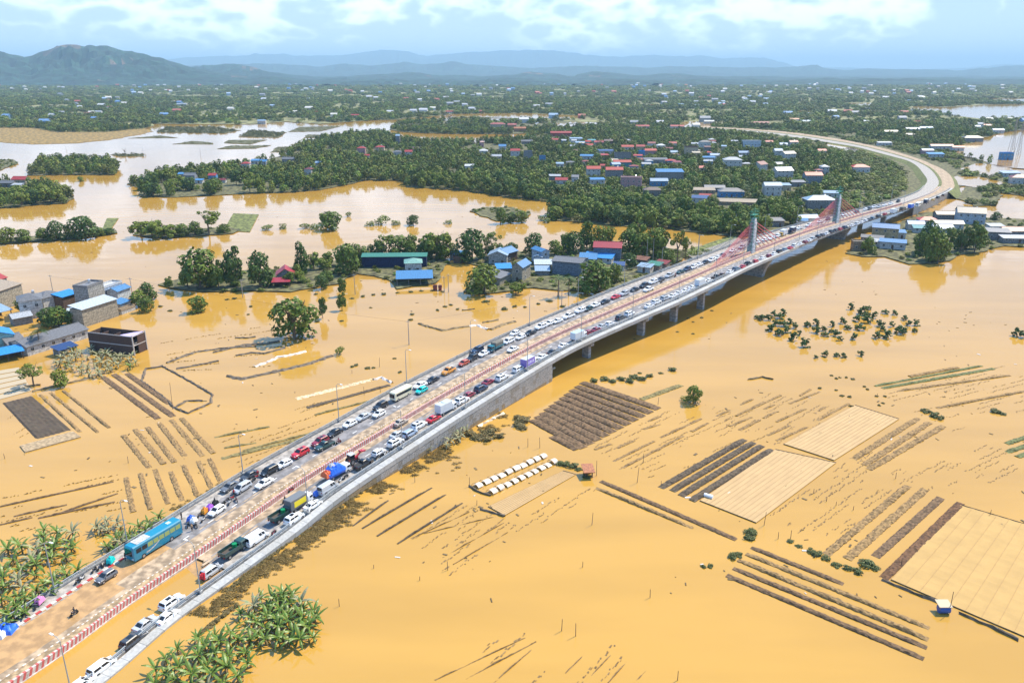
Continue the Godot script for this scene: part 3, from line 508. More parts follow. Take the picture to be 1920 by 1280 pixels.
	[463, -1012.9, 16.8, 6.1, 3.4, "shed", "white", "white", 0, "white roofed shed at the junction by the far road"],
	[552, -1192.5, 19.6, 6.8, 4.2, "gable", "cream", "white", 0, "cream long roof left behind the far road's wood"],
	[607.9, -1244.8, 21, 7.6, 4.2, "gable", "paleblue", "white", 0, "pale blue long roof beyond the far road's wood, left of two"],
	[639.8, -1267, 19.6, 7.6, 4.2, "gable", "brightblue", "white", 0, "bright blue long roof beyond the far road's wood, right of two"],
	[556.3, -1144.4, 14, 6.8, 3.4, "gable", "slate", "white", 0, "slate roof below the two long blue roofs"],
	[668.5, -1418.1, 11.2, 6.8, 4.2, "gable", "red", "white", 0, "red roof among trees far behind the far road"],
	[602.2, -1066.6, 25.2, 10.6, 5.1, "hip", "slate", "grey", 0, "slate roofed house standing in the right lake"],
	[517.4, -847.2, 11.2, 7.6, 6.8, "flat", "brightblue", "brightblue", 0, "bright blue block at the lakeside by power pylons"],
	[725.6, -1223.3, 16.8, 6.8, 4.2, "gable", "brightblue", "white", 0, "sky blue long roof at the far lake shore"],
	[766.9, -1325.9, 11.2, 6.8, 4.2, "gable", "red", "white", 0, "red roof at the far lake shore"],
	[737.2, -1301.7, 9.8, 6.1, 4.2, "gable", "paleblue", "white", 0, "pale roof left of the red roof at the far lake shore"],
	[420.5, -663.5, 15.4, 9.1, 5.1, "hip", "maroon", "white", -15, "maroon roof cut by the right edge of view"],
	[438.7, -708.1, 15.4, 6.8, 3.4, "shed", "paleblue", "white", 0, "pale blue roof above the maroon roof at right edge"],
	[205.1, -1289.9, 21, 7.6, 5.1, "gable", "red", "white", 0, "long red roof at the back fields, left one"],
	[259.5, -1289.9, 21, 7.6, 5.1, "gable", "red", "white", 0, "long red roof at the back fields, right one"],
	[414.9, -1377.1, 30.8, 7.6, 5.1, "gable", "darkred", "red", 0, "long dark red roofed barn behind the white block's fields"],
	[506.9, -1418.1, 18.2, 6.8, 5.1, "gable", "paleblue", "white", 0, "pale blue roofs cluster at the far end of the far road"],
	[506.3, -1476.7, 16.8, 6.8, 5.1, "gable", "orange", "white", 0, "orange roof at the far end of the far road"],
	[343.1, -1432.3, 16.8, 6.8, 4.2, "gable", "white", "white", 0, "white hall among far trees left of the far road"],
	[612, -1432.3, 18.2, 6.8, 4.2, "gable", "paleblue", "grey", 0, "pale grey blue roofs far left of the right lake"],
	[-952.1, -1959, 14, 7.6, 6, "hip", "pinkred", "white", 0, "pinkish red roof on the far left shore"],
	[-888.8, -1767.2, 21, 7.6, 4.2, "gable", "silver", "white", 0, "silver roofs at the far left wood's edge"],
	[-874.3, -1704.5, 16.8, 6.8, 4.2, "gable", "pinkred", "cream", 0, "pale red roof below the silver roofs at the far left"],
	[-435.8, -1432.3, 14, 6.8, 5.1, "gable", "paleblue", "white", 0, "pale blue house at the far shore of the left channel"],
	[-310, -1627.4, 15.4, 6.8, 4.2, "gable", "red", "white", 0, "red roof on the far shore above the channel mouth"],
	[-862.3, -2163.8, 25.2, 7.6, 4.2, "gable", "silver", "white", 0, "long silver roof far across the left channel"],
	[-411, -1745.8, 16.8, 6.8, 4.2, "gable", "scarlet", "white", 0, "scarlet roof far across the channel"],
	[-133.3, -1767.2, 16.8, 6.8, 4.2, "gable", "red", "white", 0, "red roof before the far pale pond"],
	[-405, -660.2, 11.9, 7.6, 4.2, "gable", "red", "cream", -3, "red gabled hall among trees at the left edge of view"],
	[-405.7, -644.6, 10.5, 6.1, 3.4, "gable", "slate", "grey", 0, "grey roofed houses in front of the red gabled hall"],
	[-394.4, -638.6, 7.7, 4.6, 2.5, "shed", "silver", "white", 0, "white roofed shed at the left edge's tree belt"],
	[-27.1, -388.6, 7.7, 4.6, 2.5, "shed", "blue", "grey", -5, "blue roofed shed beside the tall riverside tree"],
	[-26.6, -381.6, 4.2, 3.8, 2.1, "flat", "brown", "brown", -5, "dark brown hut before the blue roofed shed"],
	[41.7, -380.5, 14, 6.8, 2.5, "shed", "brightblue", "white", -20, "bright blue lean-to in front of the red roofed building"],
	[61.8, -376, 6.3, 4.6, 2.5, "shed", "rust", "grey", -30, "rusty shed roof beside the bridge, the upper left one"],
	[61.3, -361.1, 6.3, 4.6, 2.5, "shed", "paleblue", "white", -30, "pale blue shed roof beside the bridge"],
	[66.2, -365.2, 6.3, 4.6, 2.5, "shed", "green", "grey", -35, "green shed roof beside the bridge"],
	[70.3, -368.4, 5.6, 4.6, 2.5, "shed", "darkred", "grey", -35, "dark red shed roof beside the bridge, the right one"],
	[50, -364.2, 4.9, 4.6, 2.5, "shed", "darkblue", "white", -10, "dark blue tarpaulin roof beside the bridge"],
]   # front centre x, z, width, depth, height, roof, colours, turn, label
var LANDS := {
	"village": PackedVector2Array([Vector2(-317.6, -663.5), Vector2(-297.4, -641.6), Vector2(-277.4, -596.4), Vector2(-249.3, -593.8), Vector2(-224.4, -601.7), Vector2(-199.8, -612.6), Vector2(-170.7, -618.2), Vector2(-150.7, -629.7), Vector2(-132.6, -666.7), Vector2(-127.3, -686.8), Vector2(-93.2, -686.8), Vector2(-86, -647.7), Vector2(-46.2, -632.6), Vector2(-33.3, -626.8), Vector2(-7.9, -596.4), Vector2(9.8, -586), Vector2(25.7, -573.5), Vector2(34.5, -561.6), Vector2(26.8, -532.5), Vector2(24.1, -498.6), Vector2(46.1, -489.3), Vector2(72.1, -475.2), Vector2(88.5, -477), Vector2(101.8, -463.5), Vector2(119, -450.8), Vector2(129.3, -446.2), Vector2(145.3, -457.1), Vector2(161.9, -470.2), Vector2(194.5, -498.6), Vector2(242.7, -532.5), Vector2(318.7, -626.8), Vector2(326.1, -612.6), Vector2(327.1, -591.2), Vector2(361.1, -647.7), Vector2(411.4, -715.5), Vector2(472.9, -789.3), Vector2(506.3, -847.2), Vector2(495.7, -868.3), Vector2(496.5, -902), Vector2(623.4, -1099.8), Vector2(737.4, -1234), Vector2(919, -1377.1), Vector2(1115, -1540.1), Vector2(681, -1959), Vector2(390.1, -1834.6), Vector2(219.9, -1704.5), Vector2(51.4, -1591.3), Vector2(35.5, -1212.9), Vector2(0, -1099.8), Vector2(-54.8, -1050.7), Vector2(-109.7, -1050.7), Vector2(-143.3, -1099.8), Vector2(-189.2, -1212.9), Vector2(-232.6, -1192.5), Vector2(-257.9, -1099.8), Vector2(-260.9, -998.5), Vector2(-251, -890.5), Vector2(-259.4, -822.1), Vector2(-275.4, -789.3), Vector2(-291.8, -763.1), Vector2(-310.3, -746.6), Vector2(-318.3, -697.3)]),
	"far": PackedVector2Array([Vector2(-1375.6, -1276.9), Vector2(-832, -1336.9), Vector2(-780, -1336.9), Vector2(-690.4, -1243.4), Vector2(-613.7, -1243.4), Vector2(-589.4, -1336.9), Vector2(-620.6, -1430.7), Vector2(-449.4, -1416.5), Vector2(-404.9, -1490.4), Vector2(-333.4, -1430.7), Vector2(-258.6, -1538.4), Vector2(-219.1, -1555.1), Vector2(-121.5, -1743.9), Vector2(28.8, -1787.1), Vector2(49.2, -1522.1), Vector2(296.9, -1389), Vector2(384.9, -1349.5), Vector2(635.5, -1324.5), Vector2(1494.4, -1324.5), Vector2(9962.5, -9002.7), Vector2(-10649.6, -9002.7)]),
	"island": PackedVector2Array([Vector2(-191.7, -1289.9), Vector2(-175.3, -1255.8), Vector2(-126.1, -1212.9), Vector2(-70.3, -1202.6), Vector2(0, -1202.6), Vector2(34.2, -1223.3), Vector2(44.7, -1325.9), Vector2(38.6, -1492), Vector2(-78.8, -1523.8), Vector2(-157.6, -1523.8), Vector2(-196.7, -1461.6)]),
	"meadow": PackedVector2Array([Vector2(-902.8, -1099.8), Vector2(-667.6, -1066.6), Vector2(-608, -1035.3), Vector2(-562, -1050.7), Vector2(-544.5, -1099.8), Vector2(-542.7, -1192.5), Vector2(-550.3, -1255.8), Vector2(-593.3, -1325.9), Vector2(-619.6, -1255.8), Vector2(-697.1, -1255.8), Vector2(-788.1, -1351.1), Vector2(-1083.3, -1325.9)]),
	"edge_belt": PackedVector2Array([Vector2(-418.7, -539), Vector2(-349.2, -543.3), Vector2(-335.1, -556.9), Vector2(-315.9, -566.3), Vector2(-322.4, -586), Vector2(-345.1, -623.9), Vector2(-395.9, -663.5), Vector2(-422.3, -663.5), Vector2(-498.7, -647.7)]),
	"shrub_island": PackedVector2Array([Vector2(-435.6, -723), Vector2(-357.7, -726.9), Vector2(-367.4, -754.8), Vector2(-415.2, -837), Vector2(-483.9, -837)]),
	"corner_island": PackedVector2Array([Vector2(-517.7, -754.8), Vector2(-482.9, -763.1), Vector2(-496.5, -817.2), Vector2(-524.9, -852.4), Vector2(-582, -852.4)]),
	"bank": PackedVector2Array([Vector2(-303.8, -421.6), Vector2(-277.7, -425.7), Vector2(-264.3, -432.8), Vector2(-249, -437.2), Vector2(-231.9, -450.8), Vector2(-228.1, -457.1), Vector2(-234.9, -466.8), Vector2(-244.4, -470.2), Vector2(-262.4, -450.8), Vector2(-287.3, -441.6), Vector2(-313.3, -435.7)]),
	"bank_right": PackedVector2Array([Vector2(-217.2, -450.8), Vector2(-197.5, -441.6), Vector2(-183.7, -444.6), Vector2(-160.2, -455.5), Vector2(-162.4, -466.8), Vector2(-170.5, -477), Vector2(-184.1, -470.2), Vector2(-194.2, -463.5), Vector2(-217.5, -466.8)]),
	"grass_plot": PackedVector2Array([Vector2(-170.3, -465.2), Vector2(-153.1, -460.3), Vector2(-165.8, -520), Vector2(-183.9, -524.1)]),
	"grass_plot_left": PackedVector2Array([Vector2(-242.7, -466.8), Vector2(-236.4, -463.5), Vector2(-251.1, -506.2), Vector2(-258.6, -506.2)]),
	"mid_left": PackedVector2Array([Vector2(-154.9, -339.7), Vector2(-151.1, -354), Vector2(-134.4, -362.1), Vector2(-111.6, -369.5), Vector2(-96.1, -379.4), Vector2(-85, -388.6), Vector2(-72.3, -392.1), Vector2(-54, -395.8), Vector2(-34, -398.2), Vector2(-30.8, -381.6), Vector2(-32.9, -362.1), Vector2(-33.1, -342.5), Vector2(-49.5, -332.5), Vector2(-53.7, -346.2), Vector2(-63.7, -356), Vector2(-71.3, -360), Vector2(-75.2, -352), Vector2(-75.7, -342.5), Vector2(-83.9, -337), Vector2(-94.1, -327.3), Vector2(-109.4, -329), Vector2(-127.3, -328.1), Vector2(-145, -332.5)]),
	"mid_right": PackedVector2Array([Vector2(-25.7, -383.9), Vector2(-16.3, -398.2), Vector2(-2.8, -408.3), Vector2(13.7, -403.2), Vector2(28, -410.9), Vector2(42.7, -418.9), Vector2(62.7, -418.9), Vector2(79.8, -418.9), Vector2(91.8, -408.3), Vector2(85, -388.6), Vector2(67.6, -364.2), Vector2(54.7, -344.3), Vector2(47.3, -333.4), Vector2(36.5, -329), Vector2(20.6, -329.9), Vector2(9.3, -335.2), Vector2(-1.1, -329), Vector2(-12.4, -323.9), Vector2(-20.1, -329), Vector2(-19.2, -347.2), Vector2(-14.1, -372.7)]),
	"right_bank": PackedVector2Array([Vector2(173.2, -403.2), Vector2(190.3, -424.4), Vector2(210.5, -450.8), Vector2(250, -502.3), Vector2(275.6, -530.4), Vector2(290.7, -522.1), Vector2(302.8, -506.2), Vector2(332, -498.6), Vector2(371.8, -484), Vector2(324.8, -418.9), Vector2(283.2, -416.2), Vector2(263.7, -421.6), Vector2(247.6, -408.3), Vector2(228.3, -398.2), Vector2(207.9, -379.4), Vector2(192.3, -379.4), Vector2(189.2, -395.8), Vector2(178.3, -395.8)]),
	"thicket": PackedVector2Array([Vector2(327.1, -586), Vector2(321.4, -552.3), Vector2(338.8, -556.9), Vector2(368.7, -601.7), Vector2(383.4, -641.6), Vector2(365.4, -647.7)]),
	"thicket_right": PackedVector2Array([Vector2(375, -612.6), Vector2(390.8, -586), Vector2(447.1, -647.7), Vector2(452.1, -697.3), Vector2(437.7, -763.1), Vector2(407.4, -734.6), Vector2(382.7, -663.5)]),
	"lakeside": PackedVector2Array([Vector2(433.9, -847.2), Vector2(456.6, -827), Vector2(489.4, -837), Vector2(524.2, -868.3), Vector2(538.7, -913.8), Vector2(522.7, -951.1), Vector2(485.3, -951.1)]),
	"bed_island": PackedVector2Array([Vector2(-28.6, -532.5), Vector2(-10, -494.8), Vector2(5, -494.8), Vector2(12.3, -522.1), Vector2(0, -547.8), Vector2(-18.3, -547.8)]),
	"dike": PackedVector2Array([Vector2(77.5, -383.9), Vector2(92.4, -398.2), Vector2(127.9, -438.7), Vector2(127.7, -449.2), Vector2(92.9, -413.5), Vector2(75.2, -393.3)]),
}
var PONDS := [
	PackedVector2Array([Vector2(-134.8, -1741.9), Vector2(28.8, -1785.1), Vector2(141, -1680.8), Vector2(123.1, -1587.8), Vector2(30.8, -1587.8), Vector2(-116.6, -1642.3)]),
	PackedVector2Array([Vector2(61.2, -1348), Vector2(86.6, -1335.4), Vector2(123.5, -1360.9), Vector2(126.1, -1443.6), Vector2(74.7, -1443.6)]),
	PackedVector2Array([Vector2(275.2, -1348), Vector2(317.1, -1310.8), Vector2(348.8, -1429.1), Vector2(330.8, -1504.4), Vector2(305, -1473.4)]),
	PackedVector2Array([Vector2(901.4, -1928.5), Vector2(909.6, -1763.3), Vector2(894.5, -1520.4), Vector2(1014.7, -1570.4), Vector2(1384, -1954.6), Vector2(1451.8, -2260), Vector2(1272.5, -2225.3), Vector2(1089.9, -2066.4), Vector2(1039.4, -2127.2)]),
	PackedVector2Array([Vector2(1415.5, -2450.9), Vector2(1429.8, -2225.3), Vector2(1747.5, -2726.6), Vector2(1537.8, -2726.6)]),
	PackedVector2Array([Vector2(489.5, -900), Vector2(494.6, -866.4), Vector2(471.8, -787.5), Vector2(506.2, -744.9), Vector2(717.2, -962), Vector2(837.9, -1253), Vector2(743.7, -1231.2), Vector2(636.3, -1097.4), Vector2(558.2, -1018)]),
	PackedVector2Array([Vector2(393.9, -968.7), Vector2(401.9, -888.5), Vector2(434.6, -949), Vector2(445.8, -1048.4), Vector2(431.4, -1032.9)]),
	PackedVector2Array([Vector2(380.7, -996.3), Vector2(387.1, -923.9), Vector2(410.6, -936.3), Vector2(412, -1018), Vector2(403.5, -1048.4)]),
	PackedVector2Array([Vector2(421.6, -761.4), Vector2(420.4, -706.5), Vector2(471.8, -761.4), Vector2(482.3, -796.6), Vector2(466.5, -815.4)]),
	PackedVector2Array([Vector2(362.1, -662), Vector2(369.8, -640.1), Vector2(412.6, -662), Vector2(411.1, -706.5), Vector2(391.6, -713.9)]),
	PackedVector2Array([Vector2(617.5, -1807.5), Vector2(620, -1700.7), Vector2(677.3, -1854.1), Vector2(661.8, -1903)]),
	PackedVector2Array([Vector2(873.2, -2191.6), Vector2(862.8, -2096.4), Vector2(943.7, -2158.9), Vector2(1018.6, -2332.7), Vector2(943.7, -2332.7)]),
	PackedVector2Array([Vector2(91.6, -1415), Vector2(142.4, -1374), Vector2(155.7, -1458.3), Vector2(105.9, -1488.7)]),
]
const TREES := [
	["round", -76.6, -265.8, 18.5, 16.5, "tree", "large isolated dark tree standing in the flood left of the ramp"],
	["round", -135.1, -333.7, 21.0, 20.0, "tree", "broad bright green tree, left of the riverside clump"],
	["round", 35.8, -329.4, 20.0, 15.0, "tree", "wide dark tree between the warehouse and the bridge"],
	["round", -11.8, -326.8, 17.0, 14.0, "tree", "vivid green tree before the low white walled house"],
	["round", -19.8, -386.7, 17.0, 18.0, "tree", "tall round tree at the waterside left of the blue roofed houses"],
	["round", -109.8, -335.5, 14.0, 18.0, "tree", "dark round tree, right of the riverside clump by the red roof"],
	["tall", -121.7, -337.3, 12.0, 20.0, "tree", "tall paler tree, middle of the riverside clump"],
	["bamboo", -37.2, -389, 15.0, 17.0, "tree", "feathery bamboo clump behind the green roofed house"],
	["round", -75.9, -359.4, 14.0, 16.0, "tree", "pointed full tree left of the long blue shed"],
	["round", 59.5, -396.2, 14.0, 16.0, "tree", "dark tree of the thicket behind the warehouse and red roof, fifth from its left"],
	["round", 71.3, -393.8, 13.0, 17.0, "tree", "broad tree of the thicket behind the warehouse and red roof, eighth from its left"],
	["round", -56.6, -392.6, 16.0, 13.0, "tree", "broad pale tree behind the long blue shed"],
	["round", 65.5, -391.4, 13.0, 15.0, "tree", "dense tree of the thicket behind the warehouse and red roof, seventh from its left"],
	["bamboo", 64.8, -414, 12.0, 18.0, "tree", "tall tree of the thicket behind the warehouse and red roof, sixth from its left"],
	["tall", 39, -408.8, 12.0, 17.0, "tree", "tall tree of the thicket behind the warehouse and red roof, second from its left"],
	["airy", -174.6, -454.4, 19.0, 15.0, "tree", "open crowned tree on the second left river island"],
	["tall", -96.4, -355.4, 9.0, 17.0, "tree", "tall ragged tree right behind the red roofed house"],
	["round", -239.7, -442.1, 20.0, 14.0, "tree", "wide spreading tree on the left river island"],
	["airy", 81.5, -384.3, 10.0, 17.0, "tree", "tall tree of the thicket behind the warehouse and red roof, tenth from its left"],
	["round", 10.8, -395, 12.0, 14.0, "tree", "lone round tree at the water between blue roofed houses"],
	["airy", -62.9, -391.4, 13.0, 13.0, "tree", "thin branched tree left of the broad pale tree"],
	["airy", -143.6, -221.7, 9.0, 8.0, "tree", "sparse tree before the banana patch at the left edge"],
	["round", 31.7, -403.6, 13.0, 13.0, "tree", "dark tree of the thicket behind the warehouse and red roof, first from its left"],
	["tall", 76.2, -398.7, 11.0, 15.0, "tree", "dark tree of the thicket behind the warehouse and red roof, ninth from its left"],
	["tall", -127, -333.7, 9.0, 14.0, "tree", "shaded tree between the broad and tall riverside trees"],
	["round", 46.5, -414, 12.0, 14.0, "tree", "dense tree of the thicket behind the warehouse and red roof, third from its left"],
	["airy", -9.7, -393.8, 10.0, 14.0, "tree", "wispy tree behind the grey blue-roofed house"],
	["round", -167.7, -280.6, 12.0, 8.0, "tree", "green tree among the left houses, fourth of seven before the white house"],
	["round", -106.7, -467.3, 17.0, 12.0, "bush", "round shrub standing in the upper channel, second of the scattered row"],
	["round", 51, -416.6, 10.0, 13.0, "tree", "broad tree of the thicket behind the warehouse and red roof, fourth from its left"],
	["tall", -141.1, -335.5, 8.0, 12.0, "tree", "shorter tree at the left foot of the riverside clump"],
	["bamboo", -203.5, -445.1, 14.0, 12.0, "tree", "feathery tree on the second left river island, second from its left end"],
	["tall", -50.3, -393.8, 9.0, 12.0, "tree", "slim pale tree right of the broad pale tree"],
	["round", 45.4, -342.8, 8.0, 10.0, "tree", "smaller tree right of the wide dark tree"],
	["round", 51.6, -208.8, 5.0, 6.0, "tree", "small tree alone in the right flooded field"],
	["round", -43.4, -389, 9.0, 11.0, "tree", "dark tree between bamboo and the green roofed house"],
	["bamboo", -209.6, -445.1, 14.0, 11.0, "tree", "feathery tree on the second left river island, first from its left end"],
	["tall", 27.5, -403.6, 9.0, 11.0, "tree", "low tree at the thicket's bridge end, third of three"],
	["airy", 86.4, -389, 8.0, 12.0, "tree", "dense tree of the thicket behind the warehouse and red roof, eleventh from its left"],
	["round", 75.2, -378.7, 10.0, 9.0, "tree", "broad tree of the thicket behind the warehouse and red roof, twelfth from its left"],
	["round", -123.1, -299.2, 9.0, 7.0, "bush", "rounded green bush mound left of the large isolated tree"],
	["round", -150.8, -316.8, 9.0, 8.0, "tree", "green tree among the left houses, first of seven by the utility pole"],
	["palm", 19.1, -320.1, 6.0, 10.0, "palm", "areca palm before the warehouse, left of two"],
	["round", -173.1, -283.2, 9.0, 7.0, "tree", "green tree among the left houses, fifth of seven before the white house"],
	["round", -253, -436.2, 12.0, 12.0, "tree", "leafy tree on the left river island, fourth from the left edge"],
	["round", -150, -306.6, 9.0, 7.0, "tree", "green tree among the left houses, second of seven by the utility pole"],
	["palm", -159.6, -253.9, 6.0, 8.0, "palm", "short palm before the long slate roofed house on the left"],
	["round", -135.6, -221.7, 6.0, 6.0, "tree", "small dark tree below the left banana patch"],
	["palm", 23.8, -323.4, 6.0, 9.0, "palm", "areca palm before the warehouse, right of two"],
	["bamboo", -196.9, -443.6, 12.0, 10.0, "tree", "feathery tree on the second left river island, third from its left end"],
	["round", 21.8, -398.7, 9.0, 9.0, "tree", "neat round tree left of the big riverside thicket"],
	["round", 56.3, -373.1, 9.0, 8.0, "tree", "dark tree of the thicket behind the warehouse and red roof, thirteenth from its left"],
	["round", -275.3, -429, 13.0, 10.0, "tree", "leafy tree on the left river island, first from the left edge"],
	["round", -7.2, -488.1, 10.0, 11.0, "bush", "round shrub standing in the upper channel, fourteenth of the scattered row"],
	["bamboo", -191.5, -445.1, 12.0, 9.0, "tree", "feathery tree on the second left river island, fourth from its left end"],
	["round", 183.6, -403.6, 9.0, 10.0, "tree", "tree beside the flat tan box house at the waterline"],
	["round", -143.5, -299.9, 7.0, 7.0, "tree", "green tree among the left houses, third of seven by the utility pole"],
	["tall", -72.3, -290.6, 4.5, 8.5, "tree", "small upright tree in the flood, left of a pair near the large isolated tree"],
	["tall", -67.1, -301.4, 5.0, 8.0, "tree", "small upright tree in the flood, right of a pair near the large isolated tree"],
	["round", -82.7, -333.7, 7.0, 7.0, "tree", "light green young tree by the fish pond"],
	["round", -29.9, -390.2, 7.0, 9.0, "tree", "dark tree at the bamboo's right foot"],
	["round", -164.4, -281.9, 7.0, 6.0, "tree", "green tree among the left houses, seventh of seven before the white house"],
	["bush", 91.2, -392.6, 9.0, 7.0, "tree", "low tree at the thicket's bridge end, first of three"],
	["round", -181.7, -451.3, 10.0, 9.0, "tree", "feathery tree on the second left river island, sixth from its left end"],
	["bush", -79.3, -484.5, 10.0, 9.0, "bush", "scrubby shrub standing in the upper channel, ninth of the scattered row"],
	["round", -187.5, -448.2, 11.0, 8.0, "tree", "feathery tree on the second left river island, fifth from its left end"],
	["tall", -71.2, -322.5, 5.0, 8.0, "tree", "upright tree directly behind the right small upright tree"],
	["round", -268.2, -431.9, 11.0, 8.0, "tree", "leafy tree on the left river island, second from the left edge"],
	["round", -191.4, -297.7, 7.0, 6.0, "tree", "green tree among the left houses, sixth of seven before the white house"],
	["round", 6, -491.7, 10.0, 8.0, "bush", "round shrub standing in the upper channel, sixteenth of the scattered row"],
	["round", 241.7, -433.3, 9.0, 9.0, "tree", "tree between the blue gabled roofs and right bank grove"],
	["bamboo", -114.3, -484.5, 9.0, 9.0, "bush", "round shrub standing in the upper channel, third of the scattered row"],
	["bush", 50.2, -209.6, 5.0, 3.0, "bush", "low shrub at the foot of the lone field tree"],
	["round", -248.7, -442.1, 9.0, 9.0, "tree", "leafy tree on the left river island, fifth from the left edge"],
	["round", -260.4, -436.2, 10.0, 8.0, "tree", "leafy tree on the left river island, third from the left edge"],
	["round", -70.8, -392.6, 6.0, 8.0, "tree", "small tree above the long blue shed's left end"],
	["round", -0.7, -491.7, 10.0, 7.0, "bush", "round shrub standing in the upper channel, fifteenth of the scattered row"],
	["bush", 98.5, -398.7, 8.0, 6.0, "tree", "low tree at the thicket's bridge end, second of three"],
	["bush", -57.6, -249.7, 4.0, 4.5, "bush", "dry olive bush in the flood below the large isolated tree"],
	["round", -60.2, -482.7, 9.0, 7.0, "bush", "round shrub standing in the upper channel, eleventh of the scattered row"],
	["bush", -116.9, -470.7, 10.0, 6.0, "bush", "scrubby shrub standing in the upper channel, first of the scattered row"],
	["bush", -91.4, -342.8, 6.0, 5.0, "bush", "shrub right of the red roofed house"],
	["round", -167.1, -457.6, 9.0, 6.0, "tree", "feathery tree on the second left river island, seventh from its left end"],
	["tall", -148.5, -333.7, 5.0, 6.0, "tree", "little dark tree left of the riverside clump"],
	["palm", 171, -586.7, 8.0, 10.0, "palm", "palm rising above the long tan tile roof"],
	["bush", -145.2, -467.3, 9.0, 5.0, "bush", "scrubby shrub standing in the upper channel, sixth of the scattered row"],
	["bush", -124.3, -472.4, 8.0, 5.0, "bush", "scrubby shrub standing in the upper channel, fourth of the scattered row"],
	["bush", -86.6, -481, 8.0, 5.0, "bush", "scrubby shrub standing in the upper channel, eighth of the scattered row"],
	["bush", -70.8, -484.5, 8.0, 5.0, "bush", "scrubby shrub standing in the upper channel, tenth of the scattered row"],
	["bush", 18.5, -499.1, 8.0, 5.0, "bush", "scrubby shrub standing in the upper channel, seventeenth of the scattered row"],
	["round", -235.6, -449.7, 8.0, 5.0, "tree", "leafy tree on the left river island, sixth from the left edge"],
	["bush", -136.6, -470.7, 6.0, 6.0, "bush", "scrubby shrub standing in the upper channel, fifth of the scattered row"],
	["bush", 21.9, -491.7, 7.0, 5.0, "bush", "scrubby shrub standing in the upper channel, eighteenth of the scattered row"],
	["round", 304.9, -499.1, 8.0, 6.0, "tree", "bush behind the large blue white house"],
	["round", -232.1, -454.4, 8.0, 4.0, "tree", "leafy tree on the left river island, seventh from the left edge"],
	["bush", -39.5, -488.1, 7.0, 4.0, "bush", "scrubby shrub standing in the upper channel, twelfth of the scattered row"],
	["bush", -106, -512.6, 5.0, 5.0, "bush", "scrubby shrub standing in the upper channel, seventh of the scattered row"],
	["round", -365.2, -680.7, 6.0, 5.0, "bush", "round shrub standing in the upper channel, thirteenth of the scattered row"],
]   # kind, x, z, width, height, category, label
